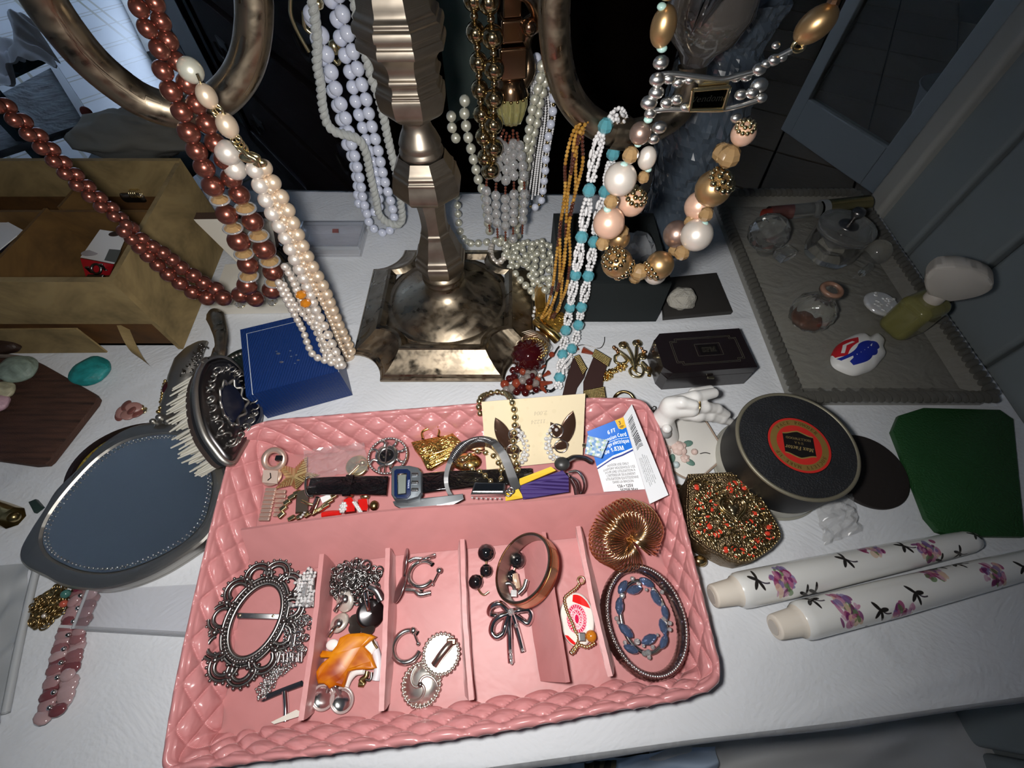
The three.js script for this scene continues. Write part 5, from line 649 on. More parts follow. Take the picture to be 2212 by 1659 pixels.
  const loft = (sc, off) => new THREE.CatmullRomCurve3(bo.map((p) => A(bc).lerp(A(p), sc).addScaledVector(bn, off)), true).getPoints(79).slice(0, 80);
  const rows = [[0.96, -0.006], [1, -0.002], [1, 0.001], [0.97, 0.004], [0.9, 0.006], [0.86, 0.005], [0.8, 0.006], [0.5, 0.0085], [0.02, 0.0095]], P = [], I = []; rows.forEach(([a, o]) => loft(a, o).forEach((p) => P.push(p.x, p.y, p.z))); for (let r = 0; r < rows.length - 1; r++) for (let i = 0; i < 80; i++) { const a = r * 80 + i, c = r * 80 + (i + 1) % 80; I.push(a, c, a + 80, c, c + 80, a + 80); }
  const bg = new THREE.BufferGeometry(); bg.setAttribute('position', new THREE.Float32BufferAttribute(P, 3)); bg.setIndex(I); bg.computeVertexNormals(); part(b, 'back', uvBox(bg), M.blackmetal);
  const bp = prism(loft(0.95, -0.011).filter((_, i) => i % 2 === 0).map((p) => p.toArray()), loft(0.95, -0.004).filter((_, i) => i % 2 === 0).map((p) => p.toArray())); part(b, 'bristle_block', bp, mat([0.05, 0.035, 0.03], 0.6));
  part(b, 'rim', new THREE.TubeGeometry(new THREE.CatmullRomCurve3(loft(0.985, 0.002), true), 120, 0.0026, 8, true), dk);
  const dr = bn.clone().negate().add(new THREE.Vector3(-0.12, 0.02, 0.02)).normalize(), bl2 = [];
  const tg = new THREE.CylinderGeometry(0.5, 1, 1, 6).translate(0, 0.5, 0), qd = along(dr);
  for (let i = 0; i < 24; i++) for (let j = 0; j < 9; j++) { const l = loft(0.9 - j * 0.1, -0.01), p = l[Math.round(2 + i * 2.2) % 80]; bl2.push([[p.x, p.y, p.z], [0.0013, 0.021 + 0.002 * rnd(), 0.0013], along(dr.clone().add(new THREE.Vector3(rr(-0.08, 0.08), rr(-0.08, 0.08), rr(-0.08, 0.08))))]); }
  grains(b, 'bristle_tuft', bl2, tg, mat([0.72, 0.69, 0.6], 0.7));
  part(b, 'handle', hd([[-.2368,.792,-.1982],[-.2347,.795,-.2083],[-.2369,.796,-.2215],[-.2444,.796,-.2361],[-.2526,.795,-.2486],[-.2603,.792,-.2586]], (u) => px * (u < 0.25 ? 22 - 22 * u : u < 0.8 ? 15 + 14 * (u - 0.25) : 23 * Math.sqrt(Math.max(0.02, (1 - u) / 0.2))) * 0.85, dk, b, 0.5), M.tarnish);
  const sw = [], ring = loft(0.7, 0.0085), ri2 = loft(0.42, 0.0098); for (let i = 0; i < 80; i += 3) { sw.push(torus(ring[i].toArray(), rr(0.0022, 0.0036), 0.0008, { n: 12, k: 5, arc: rr(3, 6), z: rr(0, 6), yaw: 0 })); if (i % 2) sw.push(ball([ring[i].x, ring[i].y, ring[i].z, 0.0014], 1, 0)); }
  sw.push(new THREE.TubeGeometry(new THREE.CatmullRomCurve3(ri2.filter((_, i) => i % 4 === 0).map((p, i) => p.clone().lerp(A(bc), i % 2 ? 0.12 : -0.08)), true), 120, 0.0011, 6, true));
  part(b, 'scroll_relief', merge(sw), dk);
  part(b, 'cartouche', prism(loft(0.36, 0.0088).filter((_, i) => i % 2 === 0).map((p) => p.toArray()), loft(0.34, 0.0099).filter((_, i) => i % 2 === 0).map((p) => p.toArray())), mat([0.006, 0.008, 0.02], 0.15));
  const d = thing('filigree_dish', 'dark teal filigree dish half hidden by brush and blue box', 'dish', [-.2544,.75,-.2281]); part(d, 'dish', slab([[-.257,-.2316],[-.2402,-.242],[-.2247,-.219],[-.2292,-.195],[-.2428,-.1997]], 0.001, 0.008, { smooth: 40 }), mat([0.02, 0.035, 0.035], 0.3, { metalness: 0.5 }));
  part(d, 'edge_beads', merge([[-.2524,.76,-.2282,.0017],[-.2498,.76,-.2303,.0017],[-.2472,.76,-.2323,.0017],[-.2443,.76,-.2339,.0017],[-.2415,.76,-.2354,.0017]].map((c) => ball(c, 1, 0))), dk);
}
{ // blue box
  const t = thing('gift_box', 'dark blue ribbed square gift box right of the hair brush', 'box', [-.1953,.75,-.223]);
  const f = [[-0.2058, -0.1734], [-0.1386, -0.1962], [-0.1652, -0.2628], [-0.2324, -0.24]], at = (y, s = 0) => { const c = [-0.1855, -0.2181]; return f.map((p) => [c[0] + (p[0] - c[0]) * (1 + s), TY + y, c[1] + (p[1] - c[1]) * (1 + s)]); };
  part(t, 'base', prism(at(0.0012), at(0.037)), M.blue);
  const L = f.map((p) => p.slice()), mix = (a, b, k) => [a[0] + (b[0] - a[0]) * k, a[1] + (b[1] - a[1]) * k]; const l = [mix(L[0], L[1], 0.07), L[1], mix(L[2], L[1], 0.1), mix(mix(L[3], L[2], 0.07), mix(L[0], L[1], 0.07), 0.1)];
  part(t, 'lid_edge', prism(l.map((p) => [p[0], TY + 0.0371, p[1]]), l.map((p) => [p[0], TY + 0.0379, p[1]])), M.paper);
  const c2 = [(l[0][0] + l[2][0]) / 2, (l[0][1] + l[2][1]) / 2], l2 = l.map((p) => [c2[0] + (p[0] - c2[0]) * 0.985 + 0.0006, c2[1] + (p[1] - c2[1]) * 0.985 + 0.0006]);
  part(t, 'lid', prism(l2.map((p) => [p[0], TY + 0.0372, p[1]]), l2.map((p) => [p[0], TY + 0.0388, p[1]])), M.blue);
  const fo = metal([0.6, 0.6, 0.6], 0.35); for (const c of [[-.1914,.7888,-.2133,.0015],[-.1936,.7888,-.2156,.0008],[-.1823,.7888,-.2161,.0008],[-.1801,.7888,-.2105,.0008],[-.1763,.7888,-.2119,.0008],[-.1864,.7888,-.2049,.0015],[-.1734,.7888,-.2068,.0011],[-.1752,.7888,-.2036,.0006]]) part(t, 'foil_mark', disc([c[0], c[1], c[2]], c[3], 0.0002, { s: [1.2, 0.7], k: 8 }), fo);
}
{ // cream jewellery case with crystal earrings, and the clear plastic box
  const t = thing('jewellery_case', 'open cream jewellery case with dark edging behind the copper beads', 'case', [-.2606,.75,-.3267]);
  const cb = [[-.2899,.7515,-.2884],[-.2113,.7515,-.2902],[-.2276,.7515,-.3487],[-.2948,.7515,-.3453]]; part(t, 'base', prism(cb, lift(cb, 0.012)), M.cream);
  const pad = [[-.2772,.7635,-.2866],[-.2111,.7635,-.2877],[-.223,.7635,-.3287],[-.2781,.7635,-.3261]]; part(t, 'padding', prism(pad, lift(pad, 0.003)), mat([0.75, 0.71, 0.62], 0.9));
  const l0 = [[-.2868,.762,-.3497], [-.2437,.762,-.3532], [-.2336,.805,-.3622], [-.3084,.805,-.3608]], l1 = l0.map((p) => [p[0] + 0.001, p[1] + 0.002, p[2] - 0.009]);
  part(t, 'lid', prism(l1, l0.map((p) => [p[0], p[1], p[2] - 0.0015])), mat([0.06, 0.035, 0.025], 0.5)); part(t, 'lid_lining', prism(l0.map((p) => [p[0], p[1], p[2] - 0.0015]), l0.map((p, i) => [p[0] + (i === 0 || i === 3 ? 0.0025 : -0.0025), p[1] + (i < 2 ? 0.002 : -0.002), p[2] + 0.001])), M.cream);
  for (const [l, c] of [['crystal flower earring in the cream case, left of two', [-.2579,.768,-.2877,.0053]], ['crystal flower earring in the cream case, right of two', [-.2285,.768,-.2907,.0057]]]) { const e = thing('crystal_earring', l, 'earring', [c[0], c[1] - 0.003, c[2]]); for (let i = 0; i < 5; i++) { const a = i / 5 * 2 * PI; part(e, 'stone', CUT, M.cutcrystal, { p: [c[0] + c[3] * 0.6 * Math.cos(a), c[1], c[2] + c[3] * 0.6 * Math.sin(a)], s: c[3] * 0.4 }); } part(e, 'setting', disc([c[0], c[1] - 0.003, c[2]], c[3] * 0.8, 0.002), M.palegold); }
  const k = thing('pocket_knife', 'black and steel folded clip partly hidden by the pearls', 'clip', [-.2285,.77,-.3457]); part(k, 'body', tube([[-.2532,.77,-.3737],[-.24,.768,-.3582],[-.2287,.764,-.3455]], 0.005), M.jet); part(k, 'blade', tube([[-.2624,.77,-.3884],[-.2507,.77,-.3737],[-.2386,.768,-.3653]], 0.003), M.chrome);
  const p = thing('plastic_box', 'small clear plastic box with a red mark on the back of the table', 'box', [-.197,.75,-.3901]);
  const rb = (x, y, w, d, h, r) => { const g = new RoundedBoxGeometry(w, h, d, 3, r); return g; };
  const o = [[-.2267,.7515,-.3606],[-.1566,.7515,-.3613],[-.1656,.7515,-.418],[-.2384,.7515,-.4204]], cen = [(o[0][0] + o[2][0]) / 2, (o[0][2] + o[2][2]) / 2];
  const wall = (sc, y0, y1, m, n) => part(p, n, slab([[-1, -1], [1, -1], [1, 1], [-1, 1]].map(([a, b]) => [cen[0] + a * sc[0], cen[1] + b * sc[1]]), y0, y1 - y0, { holes: [[[-1, -1], [1, -1], [1, 1], [-1, 1]].map(([a, b]) => [cen[0] + a * (sc[0] - 0.0016), cen[1] + b * (sc[1] - 0.0016)])] }), m);
  wall([0.034, 0.02], 0.0015, 0.013, M.film, 'wall'); wall([0.0355, 0.0215], 0.012, 0.0165, mat([0.75, 0.78, 0.82], 0.12, { transmission: 0.6, thickness: 0, clearcoat: 1 }), 'lid_rim');
  part(p, 'lid', slab([[-1, -1], [1, -1], [1, 1], [-1, 1]].map(([a, b]) => [cen[0] + a * 0.0345, cen[1] + b * 0.0205]), 0.0166, 0.001), M.plastic); part(p, 'bottom', slab([[-1, -1], [1, -1], [1, 1], [-1, 1]].map(([a, b]) => [cen[0] + a * 0.03, cen[1] + b * 0.016]), 0.002, 0.0012), M.film);
  part(p, 'red_mark', card([[-.1947,.7665,-.3966], [-.1882,.7665,-.3966], [-.1869,.7665,-.3905], [-.1934,.7665,-.3905]], 0.0004), mat([0.35, 0.12, 0.1], 0.6));
}
{ // lower left: quartz strand, gold brooch, clear sheets
  const t = thing('quartz_necklace', 'rose quartz petal bead necklace running down the lower left', 'necklace', [-.2826,.75,.0075]);
  const c = curve([[-.2857,.757,-.0405],[-.2828,.757,-.0308],[-.2811,.757,-.0201],[-.2801,.757,-.0098],[-.2771,.757,.0001],[-.2747,.757,.0097],[-.2724,.757,.0188],[-.2709,.757,.0266]]), cols = [[0.3, 0.13, 0.14], [0.5, 0.34, 0.35], [0.2, 0.06, 0.07], [0.42, 0.25, 0.26]].map((k) => mat(k, 0.15, { transmission: 0.2, thickness: 0.004, clearcoat: 0.6 }));
  for (let i = 0; i < 40; i++) { const u = i / 39, p = c.getPointAt(u), tg = c.getTangentAt(u), sd = new THREE.Vector3(-tg.z, 0, tg.x), s = i % 2 ? 1 : -1; const q = new THREE.Quaternion().setFromEuler(new THREE.Euler(rr(-0.3, 0.3), Math.atan2(sd.x * s, sd.z * s) + rr(-0.7, 0.7), rr(-0.3, 0.3))); part(t, 'petal_bead', SPL, cols[Math.floor(rnd() * 4)], { p: [p.x + sd.x * s * 0.0043, p.y + rr(-0.001, 0.002), p.z + sd.z * s * 0.0043], q, s: [rr(0.0034, 0.0048), 0.0024, rr(0.0042, 0.006)] }); }
  const sp = []; for (let i = 0; i < 9; i++) { const p = c.getPointAt((i + 0.5) / 9); sp.push(ball([p.x, p.y + 0.003, p.z, 0.0016], 1, 0)); } part(t, 'silver_spacer', merge(sp), M.silver, { stuff: true });
  beads(t, 'dark_bead', [[-.2917,.756,-.0444],[-.2897,.756,-.0364],[-.2884,.756,-.0282],[-.2872,.756,-.0215]], 0.007, mat([0.14, 0.02, 0.04], 0.12, { clearcoat: 1 }));
  const b = thing('filigree_brooch', 'gold filigree brooch with small coloured stones below the mirror', 'brooch', [-.3101,.75,-.0315]), fl = [];
  for (let i = 0; i < 70; i++) { const a = rr(0, 6.3), r = Math.sqrt(rnd()), p = [-.3048,.756,-.0314,.0129]; fl.push(torus([p[0] + r * p[3] * 0.75 * Math.cos(a), p[1] + rr(-0.003, 0.004), p[2] + r * p[3] * Math.sin(a)], rr(0.0012, 0.0032), 0.0005, { n: 12, k: 5, z: rr(0, 6), tilt: -PI / 2 + rr(-0.5, 0.5) })); }
  part(b, 'filigree', merge(fl), metal([0.42, 0.3, 0.14], 0.3)); part(b, 'plate', disc([-.3086,.752,-.0318], 0.011, 0.002), M.brass);
  for (const [p, m] of [[[-.2932,.76,-.0321,.0024], mat([0.4, 0.08, 0.05], 0.2)], [[-.2951,.76,-.0379,.0028], mat([0.05, 0.15, 0.13], 0.2)], [[-.3029,.759,-.0252,.0015], M.pearl]]) part(b, 'stone', SPL, m, { p: [p[0], p[1], p[2]], s: p[3] });
  const sh = thing('plastic_sleeve', 'frosted flat plastic sleeve under the mirror and pink tray', 'sleeve', [-.2559,.75,-.0287]);
  const q = [[-.2788,.7635,-.0397],[-.1979,.7635,-.0439],[-.1956,.7635,-.0136],[-.2767,.7635,-.0176]]; part(sh, 'sheet', prism(q, lift(q, 0.0006)), mat([0.97, 0.97, 0.98], 0.1, { transmission: 0.95, thickness: 0 })); const q2 = [[-.2885,.7525,-.0411],[-.2048,.7525,-.0454],[-.2024,.7525,-.014],[-.2863,.7525,-.0182]]; part(sh, 'edge', merge([tube([q2[2], q2[3]].map((p) => [p[0], p[1] + 0.006, p[2]]), 0.0009, { n: 2 }), tube([q[3], q[0]], 0.0009, { n: 2 })]), mat([0.6, 0.62, 0.65], 0.2, { transmission: 0.5, thickness: 0 }));
  part(sh, 'rim', prism([q2[2], q2[3], [-.2863,.7525,-.0198], [-.2031,.7525,-.0159]], lift([q2[2], q2[3], [-.2863,.7525,-.0198], [-.2031,.7525,-.0159]], 0.011)), mat([0.85, 0.86, 0.88], 0.3, { transmission: 0.5, thickness: 0 }));
  const bg = thing('grey_bag', 'grey folded plastic bag hanging over the lower left corner', 'bag', [-.3295,.752,-.0204]); const gp = new THREE.PlaneGeometry(1, 1, 30, 40), pa = gp.attributes.position, gq = [[-.3695,.78,-.0443], [-.3321,.754,-.0586], [-.297,.756,.03], [-.2995,.78,.0541]].map(A); for (let i = 0; i < pa.count; i++) { const u = pa.getX(i) + 0.5, v = 0.5 - pa.getY(i), p = gq[0].clone().lerp(gq[1], u).lerp(gq[3].clone().lerp(gq[2], u), v); p.y += 0.006 * Math.abs(Math.sin(u * 7 + v * 3)) * (1 - u) + 0.004 * nz(u * 4, v * 6, 3) + 0.003; pa.setXYZ(i, p.x, p.y, p.z); } gp.computeVertexNormals(); part(bg, 'film', gp, mat([0.3, 0.32, 0.34], 0.4));
  part(bg, 'seam', tube([[-.3247,.759,-.0547],[-.3178,.759,-.0333],[-.3089,.759,-.0072],[-.2969,.759,.0254]], 0.0022, { n: 20 }), mat([0.42, 0.44, 0.46], 0.4));
  const br = thing('brass_finial', 'dark brass rod with a ball end at the left edge', 'finial', [-.3676,.758,-.0896]); part(br, 'rod', tube([[-.3881,.76,-.0958],[-.3718,.76,-.0914],[-.3604,.76,-.088]], 0.008), M.brass); part(br, 'ball_end', ball([-.3599,.76,-.0884,.0037]), M.brass);
  one('green_clip', 'small dark green clip under the mirror frame', 'clip', slab([[-.3622,-.1011],[-.3581,-.1035],[-.35,-.0979],[-.3534,-.0931]], 0.001, 0.004), mat([0.02, 0.04, 0.035], 0.5));
}
{ // black velvet box with crystal, slab with pebble
  const t = thing('velvet_box', 'open black velvet box under the large gold necklace', 'box', [0.09, TY, -0.326]);
  const x0 = 0.041, x1 = 0.1395, z0 = -0.375, z1 = -0.279, h = 0.051, B = TY + 0.0013, w = 0.004, bx = (a, b, c, d, y0, y1) => prism([[a, B + y0, d], [b, B + y0, d], [b, B + y0, c], [a, B + y0, c]], [[a, B + y1, d], [b, B + y1, d], [b, B + y1, c], [a, B + y1, c]]);
  part(t, 'front_wall', bx(x0, x1, z1 - w, z1, 0, h), M.blackvelvet); part(t, 'back_wall', bx(x0, x1, z0, z0 + w, 0, h), M.blackvelvet); part(t, 'side_wall', bx(x0, x0 + w, z0 + w, z1 - w, 0, h), M.blackvelvet); part(t, 'side_wall', bx(x1 - w, x1, z0 + w, z1 - w, 0, h), M.blackvelvet); part(t, 'cushion', bx(x0 + w, x1 - w, z0 + w, z1 - w, 0, h - 0.012), M.blackvelvet);
  const g = new THREE.IcosahedronGeometry(1, 2), p = g.attributes.position, c = [.1171,.802,-.3255,.0172]; for (let i = 0; i < p.count; i++) { const x = p.getX(i), y = p.getY(i), z = p.getZ(i), k = 1 + 0.25 * nz(Math.round(x * 2), Math.round(y * 2), Math.round(z * 2) + 0.5) + 0.25 * nz(x * 1.5, y * 1.5, z * 1.5); p.setXYZ(i, c[0] + x * k * c[3] * 0.85, c[1] + y * k * c[3] * 0.7, c[2] + z * k * c[3]); } const gn = crease(g.toNonIndexed(), 0.1);
  one('quartz_crystal', 'rough clear quartz crystal inside the black velvet box', 'crystal', gn, mat([0.6, 0.62, 0.65], 0.12, { transmission: 0.6, thickness: 0.02, clearcoat: 1 }));
  one('dark_slab', 'flat charcoal rectangular slab beside the velvet box', 'slab', slab([[.1528,-.3328],[.2117,-.3408],[.2143,-.2877],[.1459,-.28]], 0.0015, 0.0055, { bevel: 0.001 }), mat([0.028, 0.026, 0.024], 0.6));
  const s = new THREE.IcosahedronGeometry(1, 5), sp = s.attributes.position, sc = [.164,.766,-.2955,.0134]; for (let i = 0; i < sp.count; i++) { const x = sp.getX(i), y = sp.getY(i), z = sp.getZ(i), k = 1 + 0.22 * nz(x * 1.6 + 3, y * 1.6, z * 1.6) + 0.05 * nz(x * 7, y * 7, z * 7); sp.setXYZ(i, sc[0] + x * k * sc[3], sc[1] + y * k * sc[3] * 0.75, sc[2] + z * k * sc[3] * 0.85); } s.computeVertexNormals();
  one('pebble', 'rough pale grey pebble on the charcoal slab', 'pebble', uvBox(s), mat([0.42, 0.4, 0.35], 0.85, { bumpMap: rep(nA, 60), bumpScale: 0.0008 }));
}
// ---------- jewellery in the back compartment ----------
{ // card of earrings
  const ink = canvas(512, 340, (c, w, h) => { c.fillStyle = '#e2d3b2'; c.fillRect(0, 0, w, h); c.fillStyle = 'rgba(120,110,100,0.35)'; c.font = 'italic 26px serif'; c.save(); c.translate(300, 70); c.rotate(PI); c.fillText('2.004', -20, 0); c.fillText('11224', -10, -42); c.restore(); for (let i = 0; i < 40; i++) { c.fillStyle = 'rgba(150,120,70,0.05)'; c.beginPath(); c.arc((i * 137) % w, (i * 71) % h, 4 + (i % 9), 0, 7); c.fill(); } });
  const t = thing('earring_card', 'cream display card leaning on the back wall of the pink tray', 'card', [.0158,.758,-.1308]);
  const tl = [-.0228,.796,-.1637], tr = [.0551,.796,-.1709], br = [.0539,.764,-.131], bl = [-.0193,.764,-.1231];
  part(t, 'card_sheet', card([tl, tr, br, bl], 0.0006), mat(0xffffff, 0.85, { map: ink }));
  const at = (x, y) => { const u = x, v = y; return [0, 1, 2].map((k) => (tl[k] * (1 - u) + tr[k] * u) * (1 - v) + (bl[k] * (1 - u) + br[k] * u) * v); };
  const n = A(tr).sub(A(tl)).cross(A(bl).sub(A(tl))).normalize(); if (n.y < 0) n.negate();
  const ex = A(tr).sub(A(tl)).normalize(), ey = n.clone().cross(ex).normalize(), Q = new THREE.Quaternion().setFromRotationMatrix(new THREE.Matrix4().makeBasis(ex, n, ey.clone().negate()));
  const en = mat([0.09, 0.045, 0.03], 0.2, { metalness: 0.6, clearcoat: 1 });
  const leaf = (() => { const s = new THREE.Shape(); s.moveTo(0, 1); s.quadraticCurveTo(0.62, 0.15, 0.25, -0.75); s.quadraticCurveTo(0, -1, -0.25, -0.75); s.quadraticCurveTo(-0.62, 0.1, 0, 1); const g = new THREE.ExtrudeGeometry(s, { depth: 0.1, bevelEnabled: true, bevelSize: 0.06, bevelThickness: 0.06, bevelSegments: 2 }); g.rotateX(-PI / 2); return crease(g, 0.6); })();
  for (const [u, sd, l] of [[0.3, 1, 'brown leaf and rhinestone earring on the card, beside the gold beads'], [0.73, -1, 'brown leaf and rhinestone earring on the card, right of the pair']]) {
    const o = at(u, 0.62), e = thing('leaf_earring', l, 'earring', o), P = (x, y, h) => A(o).addScaledVector(ex, x).addScaledVector(ey, y).addScaledVector(n, h).toArray(), qq = (a) => Q.clone().multiply(YAW(a));
    part(e, 'leaf', leaf, en, { p: P(sd * -0.0085, 0.007, 0.0012), q: qq(sd * 0.35), s: 0.0125 });
    part(e, 'petal', leaf, en, { p: P(sd * 0.001, 0.006, 0.003), q: qq(-sd * 0.5), s: 0.0072 }); part(e, 'petal', leaf, en, { p: P(sd * -0.002, -0.006, 0.003), q: qq(-sd * 1.7), s: 0.0066 });
    part(e, 'petal_rim', merge([torus([0, 0, 0], 0.0052, 0.0005).applyQuaternion(Q).translate(...P(sd * 0.001, 0.006, 0.0048)), torus([0, 0, 0], 0.0048, 0.0005).applyQuaternion(Q).translate(...P(sd * -0.002, -0.006, 0.0046))]), M.silver);
    const st = []; for (let i = 0; i < 22; i++) { const a = -1.3 + i / 21 * 2.6, r = i % 2 ? 0.0125 : 0.0098; st.push([P(sd * (-0.003 + r * Math.cos(a)), -0.004 + r * 1.2 * Math.sin(a), 0.003 + 0.001 * (i % 3)), rr(0.0011, 0.0019)]); }
    grains(e, 'rhinestone', st, FAC, M.rhinestone);
  }
}
{ // extension cord sleeve
  const a = canvas(560, 760, (c, w, h) => {
    c.fillStyle = '#eef0f4'; c.fillRect(0, 0, w, h); c.fillStyle = '#0b6fd6'; c.beginPath(); c.moveTo(0, 0); c.lineTo(w, 0); c.lineTo(w, 330); c.lineTo(380, 370); c.lineTo(0, 440); c.fill();
    c.strokeStyle = '#2b3a86'; c.lineWidth = 16; c.beginPath(); c.moveTo(0, 470); c.lineTo(390, 398); c.lineTo(w, 352); c.stroke(); c.strokeStyle = '#fff'; c.lineWidth = 10; c.beginPath(); c.moveTo(0, 448); c.lineTo(388, 376); c.lineTo(w, 334); c.stroke();
    c.fillStyle = '#f0b92a'; c.beginPath(); c.moveTo(430, 0); c.lineTo(w, 0); c.lineTo(w, 110); c.lineTo(490, 130); c.lineTo(450, 110); c.fill(); c.fillStyle = '#222'; c.font = 'bold 64px sans-serif'; c.fillText('3', 470, 72); c.fillRect(470, 88, 60, 7); c.fillRect(470, 102, 50, 6);
    c.fillStyle = '#fff'; c.textAlign = 'center'; c.font = 'bold 64px sans-serif'; c.fillText('6 FT', 340, 130); c.font = 'bold 58px sans-serif'; c.fillText('Extension Cord', 330, 204, 400); c.fillRect(130, 220, 410, 5); c.fillText('Rallonge electrique', 320, 274, 430); c.font = 'bold 66px sans-serif'; c.fillText('de 1.83M', 300, 345);
    c.fillStyle = '#333'; c.font = '34px sans-serif'; ['INDOOR USE ONLY', 'EVERYDAY HOUSEHOLD USE', 'POUR UNE UTILISATION À', 'L’INTÉRIEUR SEULEMENT', 'UTILISATION QUOTIDIENNE', 'DANS LA MAISON'].forEach((s, i) => c.fillText(s, 290, 500 + i * 36, 430)); c.font = 'bold 42px sans-serif'; c.fillText('13A • 125V', 300, 728); c.fillText('1625W Max.', 340, 768);
  });
  const b = canvas(220, 800, (c, w, h) => { c.fillStyle = '#e9ebf0'; c.fillRect(0, 0, w, h); c.fillStyle = '#14161c'; let y = 70, k = 3; while (y < 370) { k = (k * 37 + 11) % 101; const t = 2 + k % 9; c.fillRect(60, y, 105, t); y += t + 3 + (k % 6); } c.font = '18px monospace'; c.save(); c.translate(44, 90); c.rotate(PI / 2); c.fillText('6 92777 23499 2', 0, 0); c.restore(); c.font = '15px sans-serif'; for (let i = 0; i < 6; i++) { c.save(); c.translate(50 + i * 20, 430 + (i % 3) * 12); c.rotate(PI / 2); c.fillText(['100% polyvinyl copper cord CSA', 'Do not run through doorways, holes', 'Ne pas faire passer par les portes', 'Made in China / Fabriqué en Chine', 'Keep away from water. 15006 2499', 'Conserver à l’intérieur 1625W'][i], 0, 0, 330); c.restore(); } });
  const t = thing('cord_sleeve', 'blue and white printed extension cord card in the right back corner of the tray', 'card', [.0843,.76,-.1079]);
  const f0 = [.0827,.79,-.154], f1 = [.0948,.78,-.1025];
  part(t, 'front_face', card([[.0561,.783,-.1456], f0, f1, [.0679,.762,-.1065]], 0.0008), mat(0xffffff, 0.4, { map: a }));
  part(t, 'side_face', card([f0, [.0905,.79,-.1647], [.1056,.788,-.0953], [.0927,.786,-.0899]], 0.0008), mat(0xffffff, 0.45, { map: b }));
  const fl = canvas(128, 128, (c, w) => { c.fillStyle = '#9db9d8'; c.fillRect(0, 0, w, w); for (let i = 0; i < 40; i++) { c.fillStyle = ['#c9d8e4', '#7fa3d2', '#e6ebe8', '#b7cdb4'][i % 4]; c.beginPath(); c.ellipse((i * 53) % 128, (i * 29) % 128, 9, 12, i, 0, 7); c.fill(); } c.fillStyle = '#3a4028'; c.fillRect(26, 62, 8, 7); c.fillRect(94, 74, 8, 7); });
  const q = thing('cufflink', 'square pale blue flower printed cufflink against the extension cord card', 'cufflink', [.0604,.784,-.1317]);
  part(q, 'face', card([[.0549,.789,-.1389], [.0694,.7885,-.1351], [.0635,.786,-.1229], [.0521,.7865,-.1259]], 0.002), mat(0xffffff, 0.25, { map: fl })); part(q, 'post', tube([[.0567,.786,-.1319],[.0535,.78,-.1357]], 0.0018), M.oldsilver);
}
{ // gold bead chain over the back rim
  const t = thing('bead_chain', 'pale gold ball chain looped over the back rim and the cream card', 'necklace', [-.0093,.78,-.1597]);
  beads(t, 'bead', [[-.0243,.78,-.1605],[-.0254,.787,-.164],[-.0248,.785,-.1721],[-.0205,.77,-.1857],[-.0139,.766,-.1903],[-.0069,.77,-.187],[-.0021,.79,-.1712],[.0003,.798,-.1609],[.0017,.797,-.1537],[.002,.793,-.1471],[.0014,.788,-.1394],[.0007,.784,-.1339],[.0017,.78,-.1283],[.0034,.776,-.1224],[.0041,.772,-.1193]], (u, i) => 0.0048, M.palegold, { pitch: 1.2, thread: 0.0005 });
  beads(t, 'bead', [[-.008,.774,-.1101],[-.0078,.774,-.1171],[-.0096,.774,-.1232],[-.0137,.776,-.1289],[-.0206,.777,-.1314],[-.0261,.777,-.1322],[-.0313,.776,-.13],[-.0353,.775,-.1268],[-.0417,.772,-.1258],[-.0458,.77,-.1315]], 0.0042, M.palegold, { pitch: 1.5, thread: 0.0004 });
  beads(t, 'bead', [[-.036,.776,-.1224],[-.0318,.776,-.1206],[-.0274,.775,-.1181],[-.0222,.775,-.1167],[-.0188,.775,-.1132],[-.0146,.775,-.109]], 0.0042, M.palegold, { pitch: 1.35, thread: 0.0004 });
}
